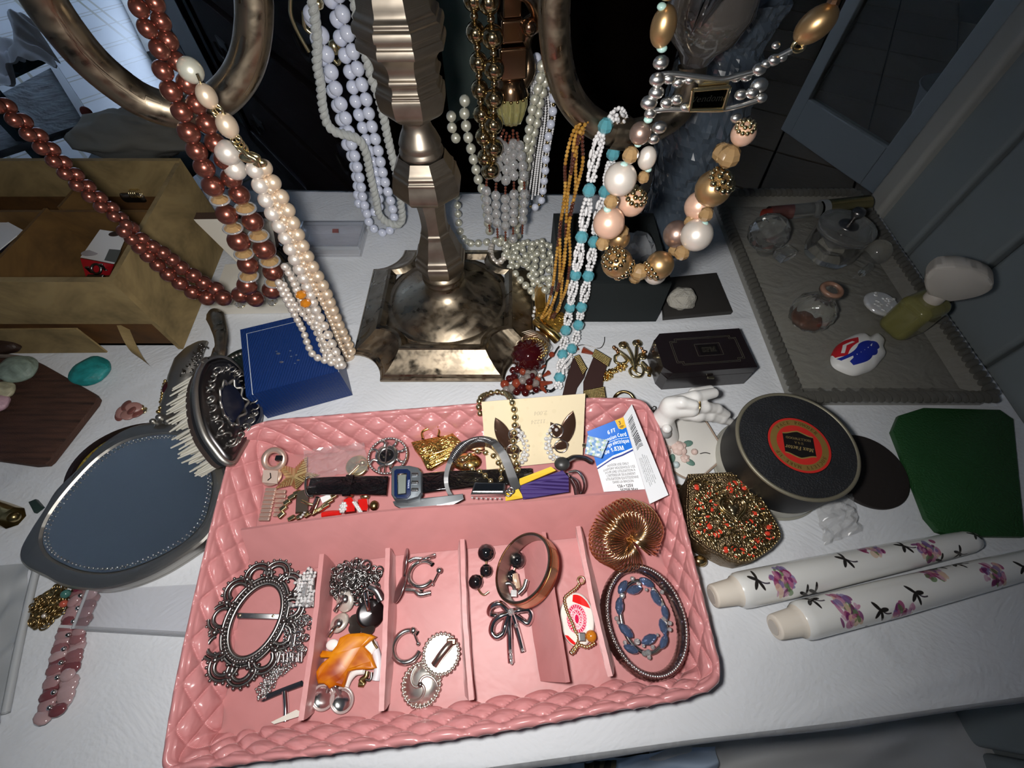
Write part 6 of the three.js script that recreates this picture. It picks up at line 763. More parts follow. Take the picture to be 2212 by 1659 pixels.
{ // gold bag brooch, gold dome, cuff watch
  const t = thing('purse_brooch', 'hammered gold brooch shaped like a little handbag in the tray', 'brooch', [-.0605,.76,-.1416]);
  part(t, 'body', uvBox(slab([[-.0796,-.1463],[-.0576,-.1515],[-.0516,-.1584],[-.0484,-.1556],[-.0379,-.1448],[-.0394,-.1397],[-.0449,-.137],[-.0495,-.1313],[-.0614,-.1234],[-.0649,-.1238],[-.0705,-.1332],[-.0763,-.1401]], 0.008, 0.006, { bevel: 0.0018 })), metal([0.66, 0.45, 0.13], 0.2, { bumpMap: rep(nA, 45), bumpScale: 0.0012 }));
  part(t, 'handle', tube([[-.0695,.768,-.1466],[-.0705,.768,-.1522],[-.0678,.768,-.1546],[-.0589,.768,-.157],[-.0572,.768,-.1538],[-.0575,.768,-.149]], 0.0011, { n: 40 }), M.gold); part(t, 'flap_line', tube([[-.0679,.7652,-.1339],[-.0574,.7652,-.1362],[-.0436,.7652,-.1424]], 0.0008), M.gold); part(t, 'flap_line', tube([[-.0627,.7652,-.1278],[-.0536,.7652,-.1335],[-.0468,.7652,-.1373]], 0.0008), M.gold);
  one('locket', 'smooth shiny gold oval locket under the chain', 'locket', ball([-.0347,.764,-.1291,.0113], [1, 0.35, 0.65]), M.gold);
  one('gold_disc_charm', 'brown and gold leaf shaped charm beside the gold locket', 'charm', ball([-.0283,.762,-.1426,.0087], [1, 0.25, 0.5]), metal([0.5, 0.28, 0.16], 0.3));
  const w = thing('bangle_watch', 'silver cuff watch with small rectangular case lying across the tray', 'watch', [-.0191,.77,-.115]);
  const bp = [[-.0415,.772,-.0978],[-.0453,.776,-.1025],[-.0467,.78,-.1096],[-.0449,.784,-.1184],[-.04,.788,-.1263],[-.0336,.79,-.1319],[-.0237,.791,-.135],[-.0146,.791,-.1332],[-.0079,.789,-.1269],[-.003,.785,-.118],[0,.781,-.1109],[.0033,.776,-.1032]], c = curve(bp), P = [], I = [], N = 60; for (let i = 0; i <= N; i++) { const u = i / N, p = c.getPointAt(u), hw = 0.0012 + 0.0022 * u; const tg = c.getTangentAt(u), sd = tg.clone().cross(upY).normalize(); for (const [a, b] of [[-hw, 0.0012], [hw, 0.0012], [hw, -0.006], [-hw, -0.006]]) { const q = p.clone().addScaledVector(sd, a); q.y += b; P.push(q.x, q.y, q.z); } } for (let i = 0; i < N; i++) for (let k = 0; k < 4; k++) { const a = i * 4 + k, b = i * 4 + (k + 1) % 4; I.push(a, b, a + 4, b, b + 4, a + 4); } const g = new THREE.BufferGeometry(); g.setAttribute('position', new THREE.Float32BufferAttribute(P, 3)); g.setIndex(I); part(w, 'band', crease(g.toNonIndexed(), 0.5), M.steel);
  const sl = []; for (let i = 0; i < 30; i++) { const u = 0.3 + i * 0.011, p = c.getPointAt(u); sl.push(torus([p.x, p.y, p.z], 0.0032, 0.0004, { n: 10, k: 4, tilt: 0, yaw: -1 + i * 0.05 })); } part(w, 'spring', merge(sl), M.steel);
  part(w, 'case', prism([[-.0302,.77,-.1005],[-.0053,.77,-.1005],[-.0047,.77,-.1087],[-.0277,.77,-.1094]], [[-.0287,.78,-.0985],[-.0052,.78,-.0989],[-.0046,.78,-.1065],[-.0262,.78,-.1072]]), M.silver); part(w, 'crystal_cover', card([[-.0255,.7802,-.1061],[-.0059,.7802,-.1058],[-.0065,.7802,-.1004],[-.0272,.7802,-.1004]], 0.001), metal([0.45, 0.45, 0.46], 0.08));
  const rb = [[-.028,.776,-.0975,.0008],[-.0247,.776,-.0972,.0008],[-.0215,.776,-.0972,.0008],[-.0182,.776,-.0969,.0008],[-.015,.776,-.0969,.0008],[-.0117,.776,-.0969,.0008],[-.0085,.776,-.0969,.0008]]; part(w, 'stone_row', merge(rb.map((q) => ball(q, 1, 0))), M.rhinestone, { stuff: true }); part(w, 'link', torus([-.0026,.777,-.1005], 0.0022, 0.0006), M.steel); part(w, 'link', torus([-.0007,.778,-.1019], 0.0022, 0.0006), M.steel);
  const k = thing('nail_file', 'flat grey steel file lying along the long divider', 'file', [-.0579,.77,-.0944]); part(k, 'blade', slab([[-.0836,-.0949],[-.0792,-.0959],[-.0508,-.0985],[-.0347,-.1005],[-.0338,-.0965],[-.0422,-.092],[-.0519,-.092],[-.054,-.09],[-.0757,-.0894],[-.0818,-.092]], 0.024, 0.002, { bevel: 0.0005 }), metal([0.33, 0.35, 0.37], 0.4));
}
{ // ribbon medal with ring
  const t = thing('ribbon_charm', 'purple and yellow ribbon loop with a black clasp', 'ribbon', [.0215,.77,-.108]), pu = mat([0.045, 0.022, 0.15], 0.7, { bumpMap: rep(tex(64, 64, (u, v) => 0.5 + 0.5 * Math.sin(v * 2 * PI * 8)), 50), bumpScale: 0.0006 }), ye = mat([0.75, 0.5, 0.03], 0.7);
  const q = [[.0053,.776,-.1059],[.0355,.786,-.1139],[.0397,.784,-.1098],[.0406,.774,-.1025],[.0079,.772,-.0978]]; part(t, 'purple_ribbon', prism(lift(q, -0.0015), q), pu);
  const y1 = [[.0053,.776,-.1114],[.0275,.786,-.1166],[.0309,.786,-.1139],[.0053,.7762,-.1062]]; part(t, 'yellow_ribbon', prism(lift(y1, -0.0012), y1), ye); const y2 = [[-.0046,.774,-.1012],[.0046,.774,-.1046],[.0082,.772,-.0988],[-.0046,.77,-.0971]]; part(t, 'yellow_ribbon', prism(lift(y2, -0.0012), y2), ye);
  const bl = ball([.0355,.786,-.1187,.0056], [1, 0.7, 0.9]); part(t, 'clasp', bl, mat([0.03, 0.03, 0.03], 0.4));
  part(t, 'cord', tube([[.0391,.787,-.1207],[.0447,.784,-.1244],[.0526,.78,-.1254],[.0579,.776,-.1242]], 0.002), M.oldsilver);
  const r = thing('hoop_earring', 'large thin silver hoop standing behind the purple ribbon', 'earring', [.0468,.77,-.108]); part(r, 'hoop', tube([[.0396,.786,-.1125],[.0455,.786,-.1132],[.0494,.784,-.1092],[.0511,.778,-.1045],[.0493,.77,-.1018],[.0459,.78,-.1079],[.041,.784,-.1098]], 0.0009, { n: 50 }), M.steel); part(r, 'hoop', tube([[.0385,.784,-.1119],[.0445,.774,-.1066],[.046,.77,-.1018]], 0.0012), M.steel);
}
{ // digital watch
  const t = thing('digital_watch', 'grey digital watch with blue bezel and shiny black leather strap', 'watch', [-.078,.77,-.1097]);
  const le = mat([0.008, 0.007, 0.009], 0.14, { clearcoat: 1, clearcoatRoughness: 0.06, bumpMap: rep(nA, 38), bumpScale: 0.016 });
  const strap = (l, w, b) => { const c = curve(l), P = [], I = [], N = 30; for (let i = 0; i <= N; i++) { const u = i / N, p = c.getPointAt(u); const tg = c.getTangentAt(u), sd = tg.clone().cross(upY).normalize(), hw = w(u) / 2; for (const [a, h] of [[-1, 0], [-0.9, 0.0009], [0, 0.0012], [0.9, 0.0009], [1, 0], [1, -0.001], [-1, -0.001]]) { const q = p.clone().addScaledVector(sd, a * hw); P.push(q.x, q.y + h, q.z); } } for (let i = 0; i < N; i++) for (let k = 0; k < 7; k++) { const a = i * 7 + k, d = i * 7 + (k + 1) % 7; I.push(a, d, a + 7, d, d + 7, a + 7); } const g = new THREE.BufferGeometry(); g.setAttribute('position', new THREE.Float32BufferAttribute(P, 3)); g.setIndex(I); g.computeVertexNormals(); return uvBox(g); };
  part(t, 'strap', strap([[-.1426,.78,-.1042],[-.1319,.781,-.1045],[-.1125,.781,-.1048],[-.0998,.78,-.1052],[-.0886,.778,-.1056]], (u) => 0.0125 + 0.0015 * u), le); part(t, 'strap', strap([[-.0652,.778,-.1073],[-.0484,.777,-.1097],[-.0287,.775,-.1118],[-.0054,.772,-.1143],[.015,.77,-.1161]], (u) => 0.0145 - 0.003 * u), le);
  part(t, 'strap_loop', strap([[-.1172,.7822,-.1044],[-.1146,.7822,-.1044],[-.112,.7822,-.1044]], () => 0.0155), le);
  part(t, 'buckle', tube([[-.1439,.781,-.1109],[-.1455,.781,-.1096],[-.1428,.781,-.0989],[-.1404,.781,-.0969],[-.1379,.781,-.0972]], 0.0009, { n: 30 }), M.silver); part(t, 'buckle_pin', tube([[-.1426,.7825,-.103],[-.1368,.7825,-.103]], 0.0006), M.silver);
  const cs = slab([[-.0864,-.1165],[-.0848,-.119],[-.0738,-.1193],[-.067,-.1176],[-.0642,-.1141],[-.0626,-.0992],[-.0645,-.0959],[-.0722,-.0936],[-.0813,-.0946],[-.0837,-.0979]], 0.024, 0.009, { bevel: 0.002 }); part(t, 'case', cs, mat([0.13, 0.15, 0.17], 0.35, { metalness: 0.4 }));
  part(t, 'bezel', slab([[-.0836,-.1143],[-.0821,-.1157],[-.0742,-.1157],[-.072,-.1139],[-.0697,-.0972],[-.0716,-.0946],[-.0788,-.0946],[-.081,-.0966]], 0.0325, 0.0015), mat([0.005, 0.016, 0.07], 0.3)); part(t, 'display_frame', slab([[-.0812,-.1121],[-.0741,-.1125],[-.0725,-.0972],[-.0787,-.0965]], 0.0338, 0.0004), M.chrome); part(t, 'display', slab([[-.0801,-.111],[-.0746,-.1114],[-.0732,-.0981],[-.0782,-.0974]], 0.034, 0.0005), mat([0.2, 0.225, 0.2], 0.2));
  const nm = canvas(32, 96, (c) => { c.fillStyle = '#0c1f52'; c.fillRect(0, 0, 32, 96); c.fillStyle = '#cfd6e6'; c.font = 'bold 26px sans-serif'; c.save(); c.translate(8, 8); c.rotate(PI / 2); c.fillText('TIMEX', 0, 0, 82); c.restore(); }); part(t, 'name_strip', card([[-.0733,.7841,-.1084],[-.0713,.7841,-.1084],[-.0707,.7841,-.1005],[-.0726,.7841,-.1005]], 0.0003), mat(0xffffff, 0.3, { map: nm }));
  for (let i = 0; i < 3; i++) part(t, 'side_button', mv(box(0.005, 0.002, 0.0026, 0.0008), ...[[-.0686,.7835,-.1117], [-.0679,.7835,-.106], [-.0673,.7835,-.1007]][i]), M.steel);
}
{ // small pieces left in the back compartment
  const s = thing('star_brooch', 'pale gold five pointed star brooch with ridged rays', 'brooch', [-.1601,.77,-.115]), tip = [[-.1742,.774,-.1243],[-.153,.774,-.1298],[-.1402,.774,-.115],[-.1541,.774,-.1039],[-.1695,.774,-.1046]], cen = [-.1544,.781,-.1109], P = [], B = [];
  for (let i = 0; i < 5; i++) { const a = tip[i], b = tip[(i + 1) % 5], v = [0, 1, 2].map((k) => (a[k] + b[k]) / 2 * 0.56 + cen[k] * 0.44); v[1] = tip[0][1]; B.push(a, v); } for (let i = 0; i < 10; i++) { const a = B[i], b = B[(i + 1) % 10]; P.push(...a, ...b, ...cen); }
  const g = new THREE.BufferGeometry(); g.setAttribute('position', new THREE.Float32BufferAttribute(P, 3)); g.computeVertexNormals(); uvBox(g); if (g.attributes.normal.getY(0) < 0) { const q = g.attributes.position.array; for (let i = 0; i < q.length; i += 9) for (let k = 0; k < 3; k++) { const z = q[i + k]; q[i + k] = q[i + 3 + k]; q[i + 3 + k] = z; } g.computeVertexNormals(); }
  part(s, 'star', g, mat([0.72, 0.58, 0.3], 0.4, { metalness: 0.65 })); const rg = []; for (let i = 0; i < 5; i++) for (let j = 1; j < 7; j++) for (const d of [-1, 1]) { const a = B[2 * i], v = B[(2 * i + (d > 0 ? 1 : 9)) % 10], k = j / 7; rg.push(tube([[0, 1, 2].map((m) => a[m] + (cen[m] - a[m]) * k), [0, 1, 2].map((m) => a[m] + (v[m] - a[m]) * k)].map((p) => [p[0], p[1] + 0.0003, p[2]]), 0.0004, { n: 2, k: 4 })); } part(s, 'ray_ridges', merge(rg), M.palegold);
  const bg = thing('plastic_bag', 'small crumpled clear plastic bag around the domed gold button', 'bag', [-.13,.77,-.124]), pl = new THREE.PlaneGeometry(1, 1, 18, 14), pp = pl.attributes.position, pq = [[-.1557,.772,-.1332],[-.1115,.772,-.1401],[-.104,.772,-.1171],[-.1473,.772,-.1108]].map(A); for (let i = 0; i < pp.count; i++) { const u = pp.getX(i) + 0.5, v = 0.5 - pp.getY(i), p = pq[0].clone().lerp(pq[1], u).lerp(pq[3].clone().lerp(pq[2], u), v); p.y += 0.005 * nz(u * 5, v * 5, 9) + 0.004 * Math.abs(nz(u * 9, v * 9, 4)) + 0.004; pp.setXYZ(i, p.x, p.y, p.z); } pl.computeVertexNormals(); part(bg, 'film', crease(pl.toNonIndexed(), 0.2), M.film);
  const b = thing('dome_button', 'round domed gold button inside the crumpled plastic bag', 'button', [-.1149,.77,-.123]); part(b, 'disc', disc([-.1156,.768,-.1237], 0.0086, 0.003, { dome: 0.001 }), M.palegold); part(b, 'dome', ball([-.1116,.771,-.1255,.0028]), M.palegold); part(b, 'shank', tube([[-.1197,.7725,-.1148],[-.1162,.7725,-.1194],[-.1135,.7725,-.123]], 0.0012), M.palegold);
  const o = thing('oval_brooch', 'silver openwork oval brooch seen from behind with a black stone', 'brooch', [-.0937,.77,-.1315]), oc = [-.0931,.772,-.1306,.0142];
  part(o, 'outer_ring', torus([oc[0], oc[1], oc[2]], oc[3], 0.0009, { n: 50 }), M.chrome); beads(o, 'bead_rim', [0, 1, 2, 3, 4, 5, 6, 7, 8, 9, 10, 11].map((i) => [oc[0] + oc[3] * Math.cos(i * PI / 6), oc[1] + 0.001, oc[2] + oc[3] * Math.sin(i * PI / 6)]), 0.0021, M.silver, { closed: true, stuff: true, geo: SPL });
  part(o, 'inner_ring', latheAt([[0.0052, 0.001], [0.0056, 0.0022], [0.0085, 0.002], [0.0088, 0], [0.0052, 0.001]], [-.0941,.771,-.131]), M.silver); part(o, 'stone', disc([-.0943,.7705,-.1312], 0.0054, 0.001), M.jet); for (let i = 0; i < 8; i++) { const a = i * PI / 4 + 0.3; part(o, 'strut', tube([[oc[0] + 0.008 * Math.cos(a), oc[1], oc[2] + 0.008 * Math.sin(a)], [oc[0] + 0.011 * Math.cos(a + 0.15), oc[1] + 0.001, oc[2] + 0.011 * Math.sin(a + 0.15)], [oc[0] + oc[3] * Math.cos(a), oc[1], oc[2] + oc[3] * Math.sin(a)]], 0.0011), M.silver); } part(o, 'pin', tube([[-.0948,.7745,-.1408],[-.0938,.7745,-.1295],[-.0932,.7745,-.1169]], 0.0005), M.chrome);
  const lw = thing('dress_watch', 'tiny rose gold wristwatch with square dial and link band', 'watch', [-.1774,.77,-.115]); part(lw, 'case', ball([-.1745,.774,-.1135,.0074], [1, 0.35, 0.95]), M.rosewatch); part(lw, 'dial', card([[-.1792,.7782,-.1169],[-.1683,.7782,-.1162],[-.1662,.7782,-.1065],[-.177,.7782,-.1075]], 0.001), mat([0.55, 0.42, 0.36], 0.3)); part(lw, 'hand', tube([[-.1716,.7798,-.1107],[-.173,.7798,-.1142]], 0.0004), M.jet); part(lw, 'hand', tube([[-.1716,.7798,-.1107],[-.1733,.7798,-.1087]], 0.0004), M.jet);
  const lk = mv(box(0.0078, 0.002, 0.0028, 0.0007), 0, 0, 0); for (const p of [[-.1734,.772,-.1046],[-.1743,.77,-.1022],[-.1752,.768,-.0998],[-.1755,.767,-.097],[-.1759,.766,-.0943],[-.1756,.766,-.0913],[-.1754,.766,-.0883],[-.1752,.766,-.0854],[-.1682,.768,-.1045],[-.1683,.766,-.1018],[-.1688,.764,-.099],[-.1687,.763,-.0959],[-.1681,.763,-.0925],[-.1675,.763,-.0892]]) part(lw, 'band_link', lk, M.rosewatch, { p }); part(lw, 'band_link', torus([-.1743,.778,-.1252], 0.007, 0.0024, { tilt: -1.2 }), M.rosewatch); part(lw, 'clasp', mv(box(0.005, 0.003, 0.004, 0.0008), ...[-.1692,.781,-.125]), M.jet);
  const gw = thing('link_watch', 'gold oval link watch band with a dark brown strap piece', 'watch', [-.1519,.76,-.0992]), gl = new RoundedBoxGeometry(0.0055, 0.0028, 0.0036, 1, 0.0009); [[-.1639,.766,-.0883],[-.1628,.768,-.0924],[-.1603,.77,-.0961],[-.1575,.771,-.0995],[-.1543,.771,-.1025],[-.1283,.77,-.1005],[-.1302,.77,-.0971],[-.1324,.77,-.0938],[-.1359,.769,-.0914],[-.1398,.768,-.0897],[-.1452,.766,-.0887],[-.1514,.764,-.0876],[-.1575,.763,-.0866]].forEach((p, i) => part(gw, 'link', gl, M.palegold, { p, q: YAW(i < 5 ? 0.9 - i * 0.1 : 0.6) }));
  part(gw, 'strap', prism([[-.1586,.764,-.1052],[-.1504,.764,-.108],[-.1467,.764,-.0902],[-.1552,.764,-.0896]], [[-.1528,.774,-.1025],[-.1452,.774,-.1052],[-.1424,.774,-.0887],[-.1506,.774,-.088]]), mat([0.06, 0.045, 0.035], 0.4)); part(gw, 'bar', tube([[-.1476,.775,-.0955],[-.1429,.775,-.0936],[-.1396,.774,-.0932]], 0.0011), M.palegold);
  const pn = thing('bar_brooch', 'white gold bar pin leaning beside the brown strap', 'brooch', [-.1422,.77,-.0961]); part(pn, 'bar', tube([[-.1363,.777,-.0975],[-.1383,.774,-.0932],[-.1414,.77,-.0888]], 0.0016), M.silver); part(pn, 'stone_row', merge([[-.1452,.77,-.0911,.001],[-.1461,.77,-.0892,.001],[-.1473,.769,-.0875,.001],[-.1487,.768,-.0862,.001]].map((c) => ball(c, 1, 0))), M.rhinestone, { stuff: true });
  const tg = thing('price_tag', 'tiny white paper tag among the pieces under the black strap', 'tag', [-.1345,.77,-.0984]); part(tg, 'tag', card([[-.1365,.772,-.0988],[-.1301,.773,-.1012],[-.1285,.772,-.0985],[-.1343,.771,-.0951]], 0.0004), M.paper);
  const rd = thing('enamel_brooch', 'red enamel brooch with rhinestone bands and a gold ball', 'brooch', [-.1159,.76,-.0982]), re = mat([0.62, 0.012, 0.01], 0.2, { clearcoat: 1 });
  part(rd, 'enamel', prism([[-.1249,.762,-.1003],[-.1181,.762,-.1037],[-.1144,.762,-.0986],[-.1122,.762,-.0908],[-.1203,.762,-.0895]], [[-.1204,.77,-.0978],[-.1156,.77,-.1001],[-.1121,.77,-.0958],[-.111,.77,-.0898],[-.1167,.77,-.0892]]), re); part(rd, 'enamel', prism([[-.1135,.762,-.101],[-.1064,.762,-.1031],[-.1036,.762,-.0948],[-.1039,.762,-.0908],[-.1104,.762,-.0915]], [[-.1102,.77,-.0978],[-.1041,.77,-.0991],[-.102,.77,-.0924],[-.1025,.77,-.0902],[-.1072,.77,-.0905]]), re); part(rd, 'enamel', tube([[-.1358,.764,-.0889],[-.1297,.764,-.0899],[-.1231,.764,-.0899]], 0.0022), re); part(rd, 'ball', ball([-.0986,.768,-.0944,.0036], [0.85, 0.8, 1]), M.brass); part(rd, 'ball', ball([-.1057,.77,-.1005,.003], [1.1, 0.7, 0.8]), M.palegold); part(rd, 'ball', ball([-.1161,.77,-.1011,.002]), M.palegold);
  const st = []; for (let i = 0; i < 16; i++) { const a = i / 16 * 2 * PI, q = [-.1193,.771,-.0921,.0029]; st.push([[q[0] + q[3] * 0.7 * Math.cos(a) * (i % 2 ? 1 : 0.45), q[1], q[2] + q[3] * 1.1 * Math.sin(a) * (i % 2 ? 1 : 0.45)], 0.0011]); } for (let i = 0; i < 8; i++) { const p = [[-.1127,.7712,-.0957],[-.1072,.769,-.0888]]; for (const d of [0, 0.0016]) st.push([[p[0][0] + (p[1][0] - p[0][0]) * i / 7 + d, p[0][1] + (p[1][1] - p[0][1]) * i / 7, p[0][2] + (p[1][2] - p[0][2]) * i / 7], 0.0009]); } grains(rd, 'rhinestone', st, FAC, M.rhinestone);
}
// ---------- front compartments ----------
{ // filigree buckle
  const t = thing('filigree_buckle', 'dark silver scalloped filigree belt buckle in the leftmost compartment', 'buckle', [-.166,.76,-.0225]);
  const c = [-.1621,.763,-.0226,.0003], px = c[3], a0 = 0.16, E = (a, ra, rb) => { const x = ra * px * Math.cos(a), y = rb * px * Math.sin(a); return [c[0] + x * Math.cos(a0) - y * Math.sin(a0), c[1], c[2] + x * Math.sin(a0) + y * Math.cos(a0)]; };
  const ring = (ra, rb, r, n = 48) => { const l = []; for (let i = 0; i < n; i++) l.push(E(i / n * 2 * PI, ra, rb)); return tube(l, r, { closed: true, n: 90, k: 7 }); };
  part(t, 'inner_ring', ring(46, 70, 0.0015), M.oldsilver); part(t, 'back_plate', (() => { const o = [], h = []; for (let i = 0; i < 48; i++) { const a = E(i / 48 * 2 * PI, 61, 88), b = E(i / 48 * 2 * PI, 47, 71); o.push([a[0], a[2]]); h.push([b[0], b[2]]); } return slab(o, 0.0115, 0.001, { holes: [h], bevel: 0 }); })(), M.blackmetal); part(t, 'middle_ring', ring(58, 84, 0.0011), M.oldsilver);
  const g = []; const gr = [];
  for (let i = 0; i < 11; i++) { const a = i / 11 * 2 * PI + 0.2, p = E(a, 63, 91), out = Math.atan2(p[2] - c[2], p[0] - c[0]); for (const [R, r, m] of [[0.0078, 0.0011, 0], [0.0052, 0.0013, 1]]) { const q = torus([0, 0, 0], R, r, { n: 16, k: 6, arc: PI * 1.15, z: -PI * 0.575, tilt: -PI / 2 }); q.rotateY(-out); q.translate(p[0], p[1] + 0.001, p[2]); g.push(q); } for (let k = 0; k < 10; k++) { const b = out - 1.9 + k * 0.42; gr.push([[p[0] + 0.0092 * Math.cos(b), p[1] + 0.0008, p[2] + 0.0092 * Math.sin(b)], 0.001]); } const m = E(a + PI / 11, 70, 99); gr.push([[m[0], m[1] + 0.001, m[2]], 0.0022]); const m2 = E(a + PI / 11, 56, 82); gr.push([[m2[0], m2[1] + 0.002, m2[2]], 0.0016]); }
  part(t, 'scallop', merge(g), M.oldsilver); for (let i = 0; i < 60; i++) { const p = E(i / 60 * 2 * PI, 51, 76); gr.push([[p[0], p[1] + 0.0012, p[2]], 0.0012]); } grains(t, 'bead_edge', gr, SPL, M.oldsilver);
  part(t, 'cross_bar', slab([[-.174,-.0261],[-.1485,-.0259],[-.1476,-.0227],[-.173,-.023]], 0.0125, 0.0015), M.steel); part(t, 'rivet', merge([[-.1719,.7642,-.0246,.0009],[-.1524,.7642,-.0246,.0009]].map((q) => ball(q, [1, 0.4, 1], 0))), M.palegold, { stuff: true }); t.rotation.z = -0.22; t.position.y += 0.004;
}
const pave = (t, poly, h, step, r, m = M.rhinestone) => { const xs = poly.map((p) => p[0]), zs = poly.map((p) => p[1]), l = []; const inside = (x, z) => { let k = false; for (let i = 0, j = poly.length - 1; i < poly.length; j = i++) if (poly[i][1] > z !== poly[j][1] > z && x < (poly[j][0] - poly[i][0]) * (z - poly[i][1]) / (poly[j][1] - poly[i][1]) + poly[i][0]) k = !k; return k; }; for (let x = Math.min(...xs); x < Math.max(...xs); x += step) for (let z = Math.min(...zs); z < Math.max(...zs); z += step) if (inside(x, z)) l.push([[x + rr(-0.2, 0.2) * step, TY + h + rr(0, 0.0006), z + rr(-0.2, 0.2) * step], r * rr(0.85, 1.15)]); grains(t, 'pave_stone', l, FAC, m); };
{
  const t = thing('rhinestone_clip', 'white rhinestone dress clip with a pointed top in the leftmost compartment', 'clip', [-.1381,.762,-.0413]), o = [[-.1367,-.055],[-.1319,-.0507],[-.1289,-.0355],[-.1281,-.0296],[-.144,-.0291],[-.1454,-.0317],[-.1397,-.0328],[-.1439,-.0444]]; part(t, 'plate', slab(o, 0.009, 0.004), M.silver); pave(t, o, 0.0135, 0.0022, 0.0011); part(t, 'baguette', mv(box(0.003, 0.002, 0.008, 0.0006), ...[-.1353,.7655,-.0395]), M.cutcrystal); for (const c of [[-.1427,.7645,-.0314,.0015],[-.1337,.7645,-.0314,.0015],[-.1298,.7645,-.0314,.0015]]) part(t, 'round_stone', CUT, M.cutcrystal, { p: [c[0], c[1], c[2]], s: c[3] });
  const v = thing('charm_bracelet', 'silver openwork chain with a VIRGO charm beside the buckle', 'bracelet', [-.1366,.76,-.0147]), sc = []; for (let i = 0; i < 110; i++) { const p = [[-.1367,.76,-.0265],[-.1364,.76,-.0011]], u = rnd(), w = (0.5 - rnd()) * 0.015; sc.push(torus([p[0][0] + (p[1][0] - p[0][0]) * u + w, p[0][1] + rr(0, 0.003), p[0][2] + (p[1][2] - p[0][2]) * u + w * 0.3], rr(0.0009, 0.002), 0.0004, { n: 10, k: 4, z: rr(0, 6), tilt: -PI / 2 + rr(-0.6, 0.6) })); } part(v, 'openwork', merge(sc), M.silver, { stuff: true });
  part(v, 'sign', tube([[-.1386,.765,-.0108],[-.1379,.765,-.0145],[-.1347,.765,-.009],[-.1346,.765,-.015],[-.1319,.765,-.0158],[-.1318,.765,-.0133],[-.1338,.765,-.012],[-.1304,.765,-.01],[-.1328,.765,-.0081]], 0.0009, { n: 50 }), M.silver);
  const tb = [[-.1442,-.0044],[-.1276,-.0049],[-.1266,.0001],[-.1431,.0004]]; const nm = canvas(160, 56, (c, w, h) => { c.fillStyle = '#b9aeb0'; c.fillRect(0, 0, w, h); c.fillStyle = '#5b4a4c'; c.font = 'bold 52px serif'; c.textAlign = 'center'; c.fillText('VIRGO', w / 2, 46, 154); });
  // letters cut from sheet: V I R G O
  const L = { V: [[0, 0, 0.5, 1], [0.5, 1, 1, 0]], I: [[0.2, 0, 0.8, 0], [0.5, 0, 0.5, 1], [0.2, 1, 0.8, 1]], R: [[0.1, 0, 0.1, 1], [0.1, 0, 0.8, 0], [0.8, 0, 0.8, 0.5], [0.8, 0.5, 0.1, 0.5], [0.4, 0.5, 0.9, 1]], G: [[0.9, 0.1, 0.2, 0], [0.1, 0.1, 0.1, 0.9], [0.1, 1, 0.9, 1], [0.9, 1, 0.9, 0.55], [0.9, 0.55, 0.5, 0.55]], O: [[0.1, 0, 0.9, 0], [0.9, 0, 0.9, 1], [0.9, 1, 0.1, 1], [0.1, 1, 0.1, 0]] }; const lt = []; 'VIRGO'.split('').forEach((ch, i) => { const w = 0.2; for (const s of L[ch]) { const q = (x, y) => { const u = (i + 0.08 + x * 0.78) * w, p = [tb[0][0] + (tb[1][0] - tb[0][0]) * u + (tb[3][0] - tb[0][0]) * y, TY + 0.0155, tb[0][1] + (tb[1][1] - tb[0][1]) * u + (tb[3][1] - tb[0][1]) * y]; return p; }; lt.push(tube([q(s[0], s[1]), q(s[2], s[3])], 0.00055, { n: 2, k: 5 })); } }); part(v, 'lettering', merge(lt), metal([0.8, 0.76, 0.76], 0.25));
  const ms = thing('mesh_chain', 'silver rope of fine mesh links at the bottom of the leftmost compartment', 'chain', [-.1415,.758,.0073]), ml = []; const mc = curve([[-.148,.759,.0169],[-.1471,.759,.0108],[-.1442,.759,.0061],[-.1396,.759,.0025],[-.1363,.759,-.0011]]); for (let i = 0; i < 300; i++) { const p = mc.getPointAt(rnd()), a = rr(0, 6.3), r = rr(0, 0.0045); ml.push([[p.x + r * Math.cos(a), p.y + rr(-0.001, 0.003), p.z + r * Math.sin(a)], rr(0.0007, 0.0011)]); } grains(ms, 'mesh_links', ml, FAC, M.silver);
  const bp = thing('tie_bar', 'T shaped pin with a dark bar and cream foot at the tray front', 'pin', [-.1352,.758,.0199]); part(bp, 'bar', tube([[-.148,.759,.0187],[-.1397,.76,.0155],[-.1257,.762,.0109]], 0.0016), mat([0.05, 0.055, 0.07], 0.3, { metalness: 0.6 })); part(bp, 'stem', tube([[-.1354,.761,.0146],[-.1329,.76,.0231],[-.1313,.76,.0292]], 0.0017), M.chrome); part(bp, 'foot', prism([[-.1406,.758,.0298],[-.1273,.758,.0239],[-.1249,.758,.0246],[-.1251,.758,.0272],[-.1385,.758,.0306]], [[-.1388,.762,.0294],[-.1257,.762,.0236],[-.1234,.762,.0243],[-.1235,.762,.0268],[-.1367,.762,.0303]]), M.cream);
}
